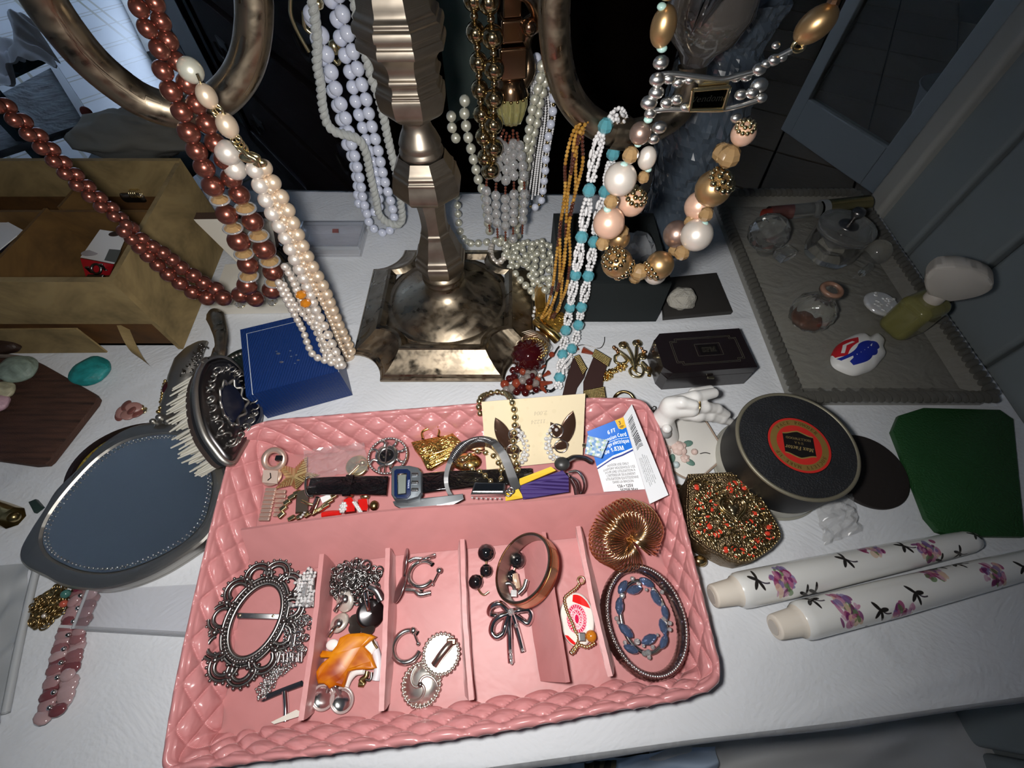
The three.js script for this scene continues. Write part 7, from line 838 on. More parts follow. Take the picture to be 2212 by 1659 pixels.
{ // second compartment
  const t = thing('chain_heap', 'tangled heap of dark silver chain in the second compartment', 'chain', [-.1056,.758,-.0461]), l = []; const c = [-.1043,.762,-.0452,.0179]; for (let i = 0; i < 190; i++) { const a = rr(0, 6.28), r = Math.pow(rnd(), 0.6); l.push(torus([c[0] + r * c[3] * 1.0 * Math.cos(a), c[1] + (1 - r) * 0.009 + rr(-0.002, 0.002), c[2] + r * c[3] * 0.72 * Math.sin(a)], rr(0.0014, 0.0026), 0.00062, { n: 10, k: 5, tilt: rr(-2.6, -0.4), yaw: rr(0, 6) })); } part(t, 'chain_links', merge(l), M.oldsilver, { stuff: true });
  for (const q of [[-.1096,.772,-.0525],[-.1039,.772,-.0545],[-.0962,.772,-.0539],[-.1122,.77,-.0472],[-.1166,.766,-.043],[-.1115,.766,-.0375]]) part(t, 'curb_link', LINK, M.steel, { p: q, s: 0.003, q: new THREE.Quaternion().setFromEuler(new THREE.Euler(rr(0.8, 2), rr(0, 3), 0)) });
  const e1 = [[[-.1075,.764,-.0339,.0066], 'mother of pearl button earring just below the dark chain heap', 0.3], [[-.1092,.762,-.0203,.0062], 'mother of pearl button earring above the amber leaf', -0.4]];
  for (const [q, lb, tl] of e1) { const e = thing('pearl_earring', lb, 'earring', [q[0], q[1] - 0.004, q[2]]); const g = disc([0, 0, 0], q[3], 0.004, { dome: 0.001, k: 26 }); g.rotateX(tl); g.rotateZ(0.4); g.translate(q[0], q[1] - 0.002, q[2]); part(e, 'shell', g, M.pearl); part(e, 'boss', ball([q[0], q[1] + 0.0035, q[2], 0.0028], [1, 0.8, 1]), M.steel); part(e, 'clip', tube([[q[0], q[1] + 0.004, q[2]], [q[0] - 0.002, q[1] + 0.007, q[2] + 0.004], [q[0] - 0.004, q[1] + 0.006, q[2] + 0.007]], 0.0013), M.silver); }
  const d = thing('cufflink', 'round dark polished cufflink with a shiny post', 'cufflink', [-.0926,.76,-.0265]); { const g = disc([0, 0, 0], 0.0088, 0.005, { dome: 0.0014 }); g.rotateZ(-0.5); g.translate(...[-.0917,.762,-.026]); part(d, 'face', g, M.blackmetal); } part(d, 'post', tube([[-.0906,.768,-.0276],[-.0915,.772,-.0325],[-.0932,.772,-.0373]], 0.0016), M.chrome); part(d, 'toggle', tube([[-.0926,.768,-.0411],[-.0881,.768,-.0391],[-.0841,.766,-.0337]], 0.0026), M.steel);
  const cl = thing('cluster_earring', 'four lobed grey brown glitter cluster earring above the amber leaf', 'earring', [-.0965,.76,-.0199]), dr = mat([0.13, 0.11, 0.1], 0.35, { metalness: 0.4, bumpMap: rep(nB, 60), bumpScale: 0.0008 }); for (const q of [[-.0993,.764,-.0222,.0047],[-.0915,.764,-.023,.0044],[-.0987,.764,-.0179,.0047],[-.0908,.764,-.0176,.0049],[-.095,.763,-.0197,.0035]]) part(cl, 'lobe', SPH, dr, { p: [q[0], q[1], q[2]], s: [q[3] * 0.9, q[3] * 0.5, q[3] * 0.8] });
  const lf = thing('maple_leaf_brooch', 'carved amber maple leaf brooch in the second compartment', 'brooch', [-.1021,.762,.0001]), o = [[-.1063,-.0125],[-.1016,-.0147],[-.0913,-.0155],[-.088,-.0145],[-.0846,-.0132],[-.0874,-.011],[-.0911,-.0078],[-.0872,-.0047],[-.0849,-.0011],[-.0819,.0032],[-.0848,.0039],[-.0887,.0041],[-.0936,.0043],[-.0977,.005],[-.0984,.0082],[-.0991,.0128],[-.1032,.0117],[-.1066,.0134],[-.108,.0121],[-.1101,.011],[-.1136,.0112],[-.1149,.0082],[-.1159,.005],[-.115,.0029],[-.1138,.0008],[-.1106,-.002],[-.1156,-.002],[-.117,-.0032],[-.1156,-.0059],[-.1099,-.0054],[-.1077,-.0085]];
  const lg = slab(o, 0.011, 0.005, { bevel: 0.0014, bs: 3 }); { const p = lg.attributes.position; for (let i = 0; i < p.count; i++) { const x = p.getX(i) + 0.111, z = p.getZ(i); p.setY(i, p.getY(i) + 0.0035 * nz(x * 70, z * 70, 2) + 0.003 * Math.cos(x * 90)); } lg.computeVertexNormals(); } part(lf, 'leaf', uvBox(crease(lg, 0.7)), mat([1, 1, 1], 0.3, { specularIntensity: 0.35, map: rep(tex(128, 128, (u, v) => { const n = fbm(u, v, 3, 4); return [0.74 + 0.16 * n, 0.41 + 0.2 * n, 0.05 + 0.04 * n]; }, { srgb: true }), 30) }));
  const pin = thing('bone_brooch', 'white branching bone brooch underneath the amber leaf', 'brooch', [-.098,.757,.0001]), wb = mat([0.82, 0.78, 0.76], 0.5); part(pin, 'branch', ball([-.1117,.762,-.0089,.004], [1, 0.4, 0.8]), wb); part(pin, 'branch', ball([-.0891,.761,-.0079,.0046], [1, 0.4, 1.1]), wb); part(pin, 'branch', tube([[-.0897,.762,.0046],[-.0946,.762,.0053],[-.098,.761,.0084],[-.0996,.76,.0119],[-.0998,.76,.0137]], 0.0021), wb); part(pin, 'branch', tube([[-.0876,.758,-.0098],[-.0835,.759,-.0023],[-.082,.759,.0049],[-.0824,.759,.0096]], 0.0026), mat([0.75, 0.72, 0.76], 0.4)); part(pin, 'pin', tube([[-.0885,.762,-.0141],[-.0857,.763,-.0096],[-.0833,.763,-.0071]], 0.0007), M.brass);
  const hk = thing('brass_clip', 'small bent brass clip by the third divider', 'clip', [-.0905,.757,.0097]); part(hk, 'clip', tube([[-.0888,.758,.0049],[-.0892,.758,.0078],[-.0917,.758,.0096],[-.0896,.758,.0115],[-.0927,.758,.0115]], 0.0016, { n: 30 }), M.brass); part(hk, 'arm', tube([[-.0889,.7582,.0092],[-.0861,.7582,.0092],[-.0859,.7582,.0054]], 0.0009), M.oldsilver);
  const sb = (x, l, yaw) => { const e = thing('shell_button_earring', l, 'earring', [x[0], x[1], x[2]]); const g = lathe([[0, 0.0004], [0.0045, 0.0002], [0.0058, 0.0016], [0.0068, 0.0034], [0.0062, 0.0042], [0.0052, 0.003], [0.003, 0.0018], [0, 0.0016]], 30); g.rotateX(0.25); g.translate(...x); part(e, 'cup', g, M.silver); part(e, 'rim', torus([x[0], x[1] + 0.0036, x[2] + 0.0008], 0.0064, 0.0008, { tilt: -PI / 2 + 0.25 }), mat([0.65, 0.55, 0.53], 0.3, { metalness: 0.5 })); part(e, 'bail', tube([[x[0] + yaw * 0.002, x[1] + 0.003, x[2] - 0.002], [x[0] + yaw * 0.004, x[1] + 0.007, x[2] - 0.006], [x[0] + yaw * 0.006, x[1] + 0.006, x[2] - 0.008]], 0.0012), M.steel); };
  sb([-.1119,.758,.017], 'silver cup shaped earring under the amber leaf, nearer the left divider', 1); sb([-.1003,.758,.0183], 'silver cup shaped earring under the amber leaf, nearer the tray middle', -1);
}
{ // third compartment
  const hoop = (c, R, a0, arc, l, scr) => { const t = thing('screw_hoop_earring', l, 'earring', [c[0], c[1], c[2]]); const P = []; for (let i = 0; i <= 24; i++) { const a = a0 + arc * i / 24; P.push([c[0] + R * Math.cos(a), c[1] + 0.004 + 0.003 * Math.sin(a), c[2] + R * Math.sin(a)]); } const g = new THREE.TubeGeometry(curve(P), 48, 0.0016, 9), q = g.attributes.position; part(t, 'hoop', g, M.silver); part(t, 'screw', merge([tube(scr, 0.0007), ball([...scr[0], 0.0019], [1.1, 0.7, 1.1], 0), ball([...scr[2], 0.0013], 1, 0)]), M.silver); };
  hoop([-.0597,.762,-.0495,.0003], 0.0084, 0.6, 4.9, 'silver screw back hoop earring beside the two discs', [[-.0481,.768,-.0512],[-.0502,.766,-.0475],[-.0526,.764,-.0433]]); hoop([-.0648,.76,-.0082,.0003], 0.0086, 0.35, 5.0, 'silver screw back hoop earring lying alone in the third compartment', [[-.0618,.766,-.0165],[-.0602,.765,-.0133],[-.0584,.763,-.0096]]);
  const t = thing('disc_earring', 'pair of plain silver disc clip earrings standing on edge', 'earring', [-.0735,.758,-.049]); { let g = disc([0, 0, 0], 0.009, 0.0012, { dome: 0.0008 }); g.rotateZ(1.25); g.translate(...[-.0708,.768,-.0561]); part(t, 'disc', g, M.steel); g = disc([0, 0, 0], 0.009, 0.0012, { dome: 0.0008 }); g.rotateZ(1.1); g.rotateY(-0.25); g.translate(...[-.072,.768,-.04]); part(t, 'disc', g, M.steel); }
  part(t, 'clip', merge([tube([[-.0698,.766,-.0573],[-.066,.766,-.0591],[-.0599,.765,-.0593],[-.0525,.764,-.0619]], 0.0014), tube([[-.0626,.766,-.0573],[-.0578,.768,-.0587],[-.0528,.765,-.0605]], 0.0011)]), M.silver); part(t, 'clip', merge([tube([[-.0698,.764,-.0399],[-.064,.764,-.0394],[-.0607,.764,-.0372],[-.0535,.763,-.0384]], 0.0017), tube([[-.0691,.766,-.0419],[-.0622,.767,-.0412],[-.0587,.765,-.0392]], 0.0012)]), M.silver);
  for (const [c, l, back] of [[[-.0546,.758,.0115,.0118], 'round silver swirl button earring face up with rope edge', 0], [[-.0437,.76,-.0042,.0115], 'round silver button earring turned over to show its clip', 1]]) {
    const e = thing('swirl_earring', l, 'earring', [c[0], c[1], c[2]]), R = c[3]; const w = metal([0.78, 0.75, 0.7], 0.32); const dm = latheAt(back ? [[0, 0.001], [R * 0.5, 0.0008], [R * 0.88, 0.0018], [R * 0.9, 0.0008]] : [[R * 0.92, 0], [R * 0.85, 0.002], [R * 0.5, 0.0038], [0, 0.0046]].reverse(), [c[0], c[1], c[2]], 36); part(e, 'disc', dm, w);
    const rp = []; for (let i = 0; i <= 220; i++) { const a = i / 220 * 2 * PI, k = a * 26; rp.push([c[0] + (R * 0.95 + 0.0007 * Math.cos(k)) * Math.cos(a), c[1] + 0.0014 + 0.0007 * Math.sin(k), c[2] + (R * 0.95 + 0.0007 * Math.cos(k)) * Math.sin(a)]); } part(e, 'rope_edge', new THREE.TubeGeometry(new THREE.CatmullRomCurve3(rp.slice(0, -1).map(A), true), 420, 0.0008, 5, true), w);
    if (!back) { const sw = []; for (let k = 0; k < 3; k++) { const P = []; for (let i = 0; i <= 14; i++) { const f = i / 14, a = k * 2.09 + f * 2.2; P.push([c[0] + R * 0.85 * f * Math.cos(a), c[1] + 0.0048 - 0.0024 * f * f, c[2] + R * 0.85 * f * Math.sin(a)]); } sw.push(tube(P, 0.0009)); } part(e, 'swirl', merge(sw), w); part(e, 'centre', ball([c[0], c[1] + 0.005, c[2], 0.0016], 1, 0), M.oldsilver); }
    else { const q = [[-.0471,.764,.0015],[-.0438,.766,-.0027],[-.0397,.766,-.0076],[-.0368,.764,-.0108]]; part(e, 'clip', tube(q, 0.0024), metal([0.45, 0.38, 0.33], 0.3)); part(e, 'hinge', mv(box(0.006, 0.003, 0.004, 0.001), ...[-.0375,.765,-.0105]), metal([0.3, 0.2, 0.15], 0.3)); }
  }
}
{ // fourth compartment: copper bangle, black drop earrings, bow brooch
  const t = thing('copper_bangle', 'wide polished copper bangle propped across the fourth compartment', 'bangle', [.0075,.76,-.0501]);
  const prof = (r0, r1, w) => [[r0, -w], [r1 - 0.0002, -w], [r1, -w + 0.0003], [r1, w - 0.0003], [r1 - 0.0002, w], [r0, w], [r0, -w]]; const c = [.0094,.782,-.0494], q = along(new THREE.Vector3(-0.52, 0.74, -0.12));
  const mk = (p) => { const g = crease(lathe(p, 72).toNonIndexed(), 0.5); g.scale(1, 1, 0.86); g.rotateY(0.9); g.applyQuaternion(q); g.translate(...c); return g; };
  part(t, 'band', mk(prof(0.0212, 0.0224, 0.0056)), M.rose); part(t, 'lining', mk(prof(0.0204, 0.0211, 0.0052)), metal([0.42, 0.38, 0.34], 0.35)); part(t, 'inlay', mk(prof(0.02245, 0.0226, 0.0034)), M.palegold);
  const bb = (l, cs, wr, lb) => { const e = thing('bead_drop_earring', lb, 'earring', [cs[0][0], cs[0][1] - 0.008, cs[0][2]]); for (const k of cs) part(e, 'bead', CUT2, M.jet, { p: [k[0], k[1], k[2]], s: k[3] }); part(e, 'ear_wire', tube(wr, 0.0007), M.palegold); };
  const CUT2 = FAC; bb(0, [[-.0177,.764,-.0631,.006],[-.0174,.763,-.0517,.0044],[-.024,.763,-.0448,.0049]], [[-.0177,.763,-.0591],[-.018,.763,-.0511],[-.0233,.764,-.0444],[-.0214,.761,-.0392],[-.0187,.76,-.0374],[-.0153,.76,-.0393]], 'black faceted bead drop earring left of the copper bangle'); bb(0, [[.0037,.766,-.0579,.0056],[-.0003,.764,-.0484,.004]], [[.0038,.764,-.0568],[.0006,.763,-.0497],[.0028,.762,-.0435],[.0049,.761,-.04]], 'black faceted bead drop earring seen inside the copper bangle');
  const b = thing('bow_brooch', 'shiny silver ribbon bow brooch with two tails below the bangle', 'brooch', [-.0018,.758,-.0174]); const bt = (l, r, n = 'loop', o = {}) => part(b, n, tube(l, r, o), M.chrome);
  bt([[-.0024,.764,-.0275],[-.0077,.766,-.0315],[-.0131,.765,-.03],[-.0143,.762,-.0263],[-.0092,.761,-.0251],[-.0033,.763,-.0262]], 0.0021, 'loop', { n: 50 }); bt([[-.0027,.764,-.0261],[-.0077,.764,-.0243],[-.0118,.763,-.021],[-.0128,.762,-.0159],[-.0099,.762,-.0131],[-.0058,.762,-.0152],[-.0041,.762,-.0203],[-.0024,.764,-.0254]], 0.0021, 'loop', { n: 50 }); bt([[-.0006,.764,-.0269],[.0047,.765,-.0279],[.0107,.764,-.028],[.0124,.763,-.0249],[.01,.762,-.0208],[.0065,.762,-.0224],[.0018,.763,-.0254]], 0.002, 'loop', { n: 50 }); bt([[-.0012,.764,-.0261],[-.0018,.762,-.0211],[-.0015,.761,-.0134],[-.0012,.76,-.006],[-.0006,.76,.0006]], 0.0022, 'tail'); bt([[0,.764,-.0261],[.0024,.762,-.0198],[.0047,.761,-.0127],[.0069,.76,-.0052]], 0.0019, 'tail'); for (const k of [[-.0006,.768,-.0266,.0023],[-.0009,.763,-.0052,.0014],[-.0006,.763,-.0023,.0014],[-.0003,.763,.0006,.0011],[.0066,.762,-.0062,.0011],[.0026,.764,-.0191,.0012]]) part(b, 'stone', CUT, M.cutcrystal, { p: [k[0], k[1], k[2]], s: k[3] });
  const r = thing('leaf_ring', 'silver ring with a pointed leaf inside the lower edge of the bangle', 'ring', [.0012,.76,-.0402]); part(r, 'band', torus([-.0024,.766,-.0397], 0.0042, 0.0014, { tilt: -1 }), M.steel); part(r, 'leaf', tube([[.0042,.766,-.0372],[.0078,.767,-.0406],[.0097,.768,-.0455]], 0.0018), M.silver); part(r, 'stone', mv(box(0.004, 0.003, 0.004, 0.0006), ...[.0012,.768,-.0372]), M.rhinestone); part(r, 'tube_bead', tube([[.0018,.766,-.0492],[.0027,.766,-.045],[.0036,.765,-.0409]], 0.0024), mat([0.7, 0.5, 0.36], 0.15, { metalness: 0.4 }));
}
{ // fifth compartment: enamel pendant with gold chain
  const tx = canvas(300, 420, (c, w, h) => { c.fillStyle = '#ece9e2'; c.fillRect(0, 0, w, h); c.fillStyle = '#e01f1f'; c.beginPath(); c.moveTo(130, 0); c.lineTo(w, 0); c.lineTo(w, 125); c.lineTo(120, 60); c.fill(); c.beginPath(); c.moveTo(0, 330); c.lineTo(60, 340); c.lineTo(150, 420); c.lineTo(0, 420); c.fill(); c.fillStyle = '#d8184e'; c.beginPath(); c.ellipse(150, 205, 92, 122, 0, 0, 7); c.fill(); c.strokeStyle = '#f6dfe4'; c.lineWidth = 4; for (let i = 0; i < 26; i++) { const a = i / 26 * 6.283; c.beginPath(); c.ellipse(150 + 78 * Math.cos(a), 205 + 105 * Math.sin(a), 24, 20, a, 0, 7); c.stroke(); c.beginPath(); c.ellipse(150 + 40 * Math.cos(a * 1.7), 205 + 60 * Math.sin(a * 1.7), 18, 22, a, 0, 7); c.stroke(); } });
  const t = thing('enamel_pendant', 'oval red and white enamel pendant under a thin gold chain', 'pendant', [.0421,.757,-.0233]); const o = []; for (let i = 0; i < 40; i++) { const a = i / 40 * 2 * PI, c = [.0418,.759,-.0231,.0111]; o.push([c[0] + c[3] * Math.cos(a), c[2] + c[3] * 1.42 * Math.sin(a)]); } part(t, 'body', slab(o, 0.007, 0.0055, { bevel: 0.002, bs: 3 }), mat([0.8, 0.78, 0.74], 0.2, { clearcoat: 1 }));
  const cc = [.0413,.7627,-.0228,.0103], fs = new THREE.CircleGeometry(1, 40); fs.scale(cc[3], cc[3] * 1.4, 1); fs.rotateX(-PI / 2); fs.translate(cc[0], cc[1], cc[2]); part(t, 'enamel_face', fs, mat(0xffffff, 0.15, { clearcoat: 1, map: tx }));
  const g = thing('gold_chain', 'thin gold rope chain lying over the red and white pendant', 'chain', [.0393,.763,-.0197]); beads(g, 'rope_link', [[.0452,.7645,-.0443],[.0422,.7645,-.041],[.0381,.7645,-.0382],[.0342,.7645,-.0349],[.0345,.7645,-.0301],[.036,.7645,-.0253],[.038,.7645,-.0209],[.0395,.7645,-.0166],[.0415,.7645,-.0133],[.0406,.7645,-.0096],[.0382,.7645,-.0071],[.0357,.7645,-.0042],[.038,.7645,-.0052],[.0411,.7645,-.0086],[.0462,.7645,-.0076],[.0509,.7645,-.0096]], 0.0024, M.palegold, { stuff: true, geo: FAC, pitch: 0.7 }); part(g, 'end_ring', torus([.0457,.7645,-.0457], 0.0022, 0.0006), M.palegold); part(g, 'amber_bead', ball([.0492,.765,-.0135,.0035]), M.ambersolid); part(g, 'clasp', mv(box(0.0045, 0.002, 0.005, 0.0006), ...[.0433,.766,-.013]), M.silver);
}
{ // coil bracelet, dark bangle, blue wreath
  const t = thing('coil_bracelet', 'springy gold wire coil bracelet at the right end of the tray', 'bracelet', [.0807,.76,-.0744]); const c = [.0745,.784,-.07], N = 2600, P = [], q = along(new THREE.Vector3(0.3, 0.75, 0.6)); for (let i = 0; i <= N; i++) { const u = i / N, a = 1.1 + u * 2 * PI * 0.93, b = u * 2 * PI * 47, r = 0.0118 + 0.0024 * nz(u * 9, 1, 1), v = new THREE.Vector3((0.0122 + r * Math.cos(b)) * Math.cos(a) * 1.06, r * Math.sin(b) * 0.95, (0.0122 + r * Math.cos(b)) * Math.sin(a) * 0.98).applyQuaternion(q); P.push(new THREE.Vector3(c[0] + v.x, c[1] + v.y, c[2] + v.z)); } part(t, 'coil', new THREE.TubeGeometry(new THREE.CatmullRomCurve3(P), 2600, 0.00052, 5), metal([0.8, 0.52, 0.27], 0.15));
  const b = thing('ribbed_bangle', 'dark ribbed silver bangle around the blue stone wreath', 'bangle', [.0851,.758,-.0232]); const bc = [.0824,.767,-.0225,.0003], px = bc[3], a0 = 0.12; const E = (a, k) => { const x = 79 * k * px * Math.cos(a), y = 101 * k * px * Math.sin(a); return [bc[0] + x * Math.cos(a0) + y * Math.sin(a0), bc[1], bc[2] - x * Math.sin(a0) + y * Math.cos(a0)]; };
  const R1 = [], I1 = [], K = 12, NN = 240; for (let i = 0; i < NN; i++) { const a = i / NN * 2 * PI, o = E(a, 1), d = [Math.cos(a), Math.sin(a)], rib = 1 + 0.05 * Math.cos(a * 70); for (let k = 0; k < K; k++) { const f = k / K * 2 * PI, w = 0.0026 * rib * Math.cos(f), h = 0.0085 * rib * Math.sin(f); R1.push(o[0] + d[0] * w, o[1] + h, o[2] + d[1] * w); } } for (let i = 0; i < NN; i++) for (let k = 0; k < K; k++) { const a = i * K + k, c2 = i * K + (k + 1) % K, n2 = ((i + 1) % NN) * K + k, n3 = ((i + 1) % NN) * K + (k + 1) % K; I1.push(a, c2, n2, c2, n3, n2); } const rg = new THREE.BufferGeometry(); rg.setAttribute('position', new THREE.Float32BufferAttribute(R1, 3)); rg.setIndex(I1); rg.computeVertexNormals(); part(b, 'band', rg, metal([0.24, 0.2, 0.18], 0.28)); const sp = []; for (let i = 0; i < 110; i++) { const p = E(i / 110 * 2 * PI, 0.985); sp.push([[p[0], p[1] + 0.0088, p[2]], 0.0009]); } grains(b, 'milled_edge', sp, SPL, M.silver);
  const w = thing('wreath_brooch', 'oval wreath brooch of blue marquise stones inside the dark bangle', 'brooch', [.084,.76,-.0251]), bs = mat([0.2, 0.28, 0.5], 0.1, { metalness: 0.75, clearcoat: 1 }), MQ = (() => { const g = new THREE.SphereGeometry(1, 10, 8).toNonIndexed(); const p = g.attributes.position; for (let i = 0; i < p.count; i++) { const x = p.getX(i); p.setZ(i, p.getZ(i) * (1 - 0.3 * x * x)); } g.computeVertexNormals(); return g; })();
  const st = [[.0723,.766,-.0413,.0045],[.0797,.766,-.0397,.0048],[.0885,.766,-.0441,.0046],[.093,.766,-.035,.0048],[.0688,.766,-.0302,.0047],[.0972,.766,-.0268,.0041],[.0945,.766,-.0185,.0043],[.071,.766,-.0165,.0049],[.0847,.766,-.0117,.0049],[.0936,.766,-.0105,.004],[.0728,.766,-.0066,.0042]], ya = [0.9, 0.25, -0.5, -1.15, 1.4, -1.5, 1.75, -0.75, 0.4, 1.0, -0.35]; st.forEach((c, i) => part(w, 'marquise_stone', MQ, bs, { p: [c[0], c[1], c[2]], q: YAW(ya[i]), s: [c[3] * 1.15, c[3] * 0.5, c[3] * 0.6], label: 'blue marquise cut stone' }));
  for (const c of [[.0794,.766,-.0464,.0015],[.0832,.766,-.043,.0015],[.0713,.766,-.0361,.0018],[.0875,.766,-.0397,.0012],[.0975,.766,-.0383,.0015],[.0962,.766,-.031,.0015],[.0661,.766,-.0231,.0015],[.067,.766,-.0208,.0012],[.0958,.766,-.0226,.0018],[.0992,.766,-.0205,.0015],[.0985,.766,-.017,.0014],[.077,.766,-.0105,.002],[.0807,.766,-.0083,.0011],[.0902,.766,-.014,.0011],[.0696,.766,-.01,.0014],[.0829,.766,-.0047,.002],[.0806,.766,-.0042,.0017],[.0862,.766,-.0076,.0014],[.0831,.766,-.0023,.0014]]) part(w, 'small_stone', CUT, M.cutcrystal, { p: [c[0], c[1], c[2]], s: c[3] }); const wp = []; for (let i = 0; i < 24; i++) { const a = i / 24 * 2 * PI, k = [.0837,.7635,-.0249,.0003]; wp.push([k[0] + 48 * k[3] * Math.cos(a), k[1], k[2] + 68 * k[3] * Math.sin(a)]); } part(w, 'frame', tube(wp, 0.0014, { closed: true, n: 80 }), M.silver);
}
// ---------- middle and right of the table ----------
{ // amber pendant and tassel beside the candelabrum
  const t = thing('tassel_pendant', 'amber gold leaf shaped pendant with dark red ribbed bead beside the candelabrum foot', 'pendant', [.0279,.755,-.2618]), ag = mat([0.72, 0.4, 0.07], 0.2, { metalness: 0.85, clearcoat: 1, bumpMap: rep(nA, 40), bumpScale: 0.0015 });
  part(t, 'lobe', tube([[.0272,.766,-.282],[.0268,.77,-.29],[.0275,.77,-.2996],[.0305,.768,-.3052]], 0.0052, { k: 12 }), ag); part(t, 'lobe', ball([.0278,.768,-.3039,.0063], [1, 0.9, 1]), ag);
  part(t, 'leaf_body', slab([[.0229,-.2866],[.0328,-.2926],[.0394,-.282],[.048,-.2797],[.051,-.2722],[.046,-.2611],[.0383,-.2594],[.0304,-.2551],[.0233,-.2694]], 0.006, 0.01, { bevel: 0.003, smooth: 50 }), ag); part(t, 'strap', tube([[.0219,.772,-.2632],[.0276,.772,-.2561],[.035,.77,-.2497],[.0413,.766,-.2449]], 0.0045, { k: 10 }), M.gold); part(t, 'stone_edge', merge([[.0219,.766,-.2837,.0018],[.0209,.766,-.2791,.0017],[.0199,.767,-.2731,.0017],[.021,.768,-.2677,.0017]].map((c) => ball(c, 1, 0))), M.rhinestone, { stuff: true });
  const cap = ball([.0205,.77,-.2403,.0132], [0.95, 0.55, 0.85]); part(t, 'swirl_cap', cap, mat([0.2, 0.1, 0.05], 0.25, { metalness: 0.6, clearcoat: 1 })); const sw = []; for (let i = 0; i < 7; i++) { const q = [[.0118,.777,-.243],[.0218,.78,-.2427],[.0262,.781,-.2332],[.0174,.779,-.2273]]; sw.push(tube(q.map((p) => [p[0] + i * 0.0016 - 0.003, p[1] - 0.0006 * Math.abs(i - 3) - 0.0006, p[2] + i * 0.0018 - 0.004]), 0.0004)); } part(t, 'swirl_lines', merge(sw), metal([0.85, 0.75, 0.6], 0.3));
  const rc = [.0146,.767,-.2272,.0154], rb = new THREE.SphereGeometry(1, 72, 30), rp = rb.attributes.position; for (let i = 0; i < rp.count; i++) { const x = rp.getX(i), y = rp.getY(i), z = rp.getZ(i), a = Math.atan2(z, x), m = 1 + 0.045 * Math.cos(a * 14) * Math.hypot(x, z); rp.setXYZ(i, x * m * rc[3], y * rc[3] * 0.95, z * m * rc[3]); } rb.rotateX(0.35); rb.translate(rc[0], rc[1], rc[2]); rb.computeVertexNormals(); part(t, 'ribbed_bead', rb, mat([0.035, 0.002, 0.003], 0.07, { clearcoat: 1 }));
  const gl = []; for (let i = 0; i < 46; i++) { const a = i / 46 * 2 * PI, k = i % 2, c = [.0179,.7775,-.2274,.0004]; gl.push([[c[0] + (27 + 3 * k) * c[3] * Math.cos(a), c[1] - 0.002 * Math.sin(a) - k * 0.0012, c[2] + (22 + 3 * k) * c[3] * Math.sin(a)], 0.0012]); } grains(t, 'gold_seed_ring', gl, SPL, M.gold);
  const cols = [M.garnet, M.orangegem, M.smoky, M.garnet, M.smoky]; let k = 0; for (const c of [[.0008,.762,-.2149,.0032],[.0048,.764,-.2145,.0036],[.0096,.764,-.2121,.0036],[.0136,.764,-.2107,.0032],[.0184,.764,-.2107,.0032],[-.0024,.76,-.2076,.0032],[.0016,.764,-.2064,.0036],[.004,.763,-.2009,.0043],[.0087,.765,-.2024,.0035],[.0131,.765,-.2057,.0036],[.015,.764,-.2021,.0036],[.0083,.762,-.1969,.0039],[-.0064,.758,-.2031,.004],[-.0048,.758,-.1975,.0036],[-.0004,.76,-.1981,.0036],[.004,.759,-.195,.0036],[.0114,.759,-.1941,.0036],[.0147,.76,-.1991,.0032],[.0203,.76,-.2028,.0036],[-.0024,.756,-.1941,.0036],[.0207,.758,-.1975,.0032],[.0174,.766,-.2065,.0028],[.0225,.76,-.2076,.0028]]) part(t, 'cut_bead', FAC, cols[(k++ * 3) % 5], { p: [c[0], c[1], c[2]], s: c[3] }); part(t, 'pearl', SPH, M.pearl, { p: [.0239,.764,-.2083], s: 0.0021 });
  for (let i = 0; i < 9; i++) part(t, 'wire', tube([[.0077,.764,-.2194],[.0024,.765,-.2129],[.0008,.765,-.2057]].map((p) => [p[0] + i * 0.0018, p[1], p[2] + 0.0006 * (i % 3)]), 0.0003), M.steel);
  const g = thing('garnet_chain', 'dark chain with orange spear shaped beads around the velvet ribbon', 'necklace', [.0383,.753,-.2063]); const cone = new THREE.CylinderGeometry(0.35, 1, 1, 6).toNonIndexed(); cone.computeVertexNormals();
  for (const [a, b, r] of [[[.0648,.754,-.2425], [.0746,.754,-.2377], 8], [[.0574,.754,-.2462], [.0614,.754,-.2425], 6], [[.0238,.756,-.2034], [.0348,.755,-.206], 8], [[.0222,.756,-.22], [.0299,.755,-.2237], 7], [[.0178,.756,-.2063], [.0216,.755,-.1965], 7], [[.033,.754,-.2174], [.027,.754,-.2129], 6], [[.0258,.754,-.2018], [.0296,.754,-.1962], 6]]) { const d = A(b).sub(A(a)); part(g, 'spear_bead', cone, M.orangegem, { p: [(a[0] + b[0]) / 2, a[1] + 0.001, (a[2] + b[2]) / 2], q: along(d), s: [r * 0.0004, d.length(), r * 0.0004] }); }
  part(g, 'round_bead', CUT, M.orangegem, { p: [.0363,.755,-.237], s: 0.0029 }); part(g, 'chain', tube([[.0494,.753,-.2534],[.0425,.753,-.2459],[.0378,.753,-.2374],[.032,.753,-.2312],[.03,.753,-.2235],[.0272,.753,-.2151],[.03,.753,-.2034],[.0177,.753,-.1977],[.0136,.753,-.1959]], 0.0009, { n: 60 }), M.oldsilver); part(g, 'chain', tube([[.0567,.753,-.2459],[.0647,.753,-.2496],[.0727,.753,-.248],[.0816,.753,-.2459],[.0861,.753,-.2523],[.0873,.753,-.2589]], 0.0004, { n: 50 }), M.oldsilver); part(g, 'chain', tube([[.0177,.753,-.1968],[.0258,.753,-.2006],[.0338,.753,-.1991],[.0381,.753,-.2025]], 0.0014, { n: 30 }), M.jet);
}
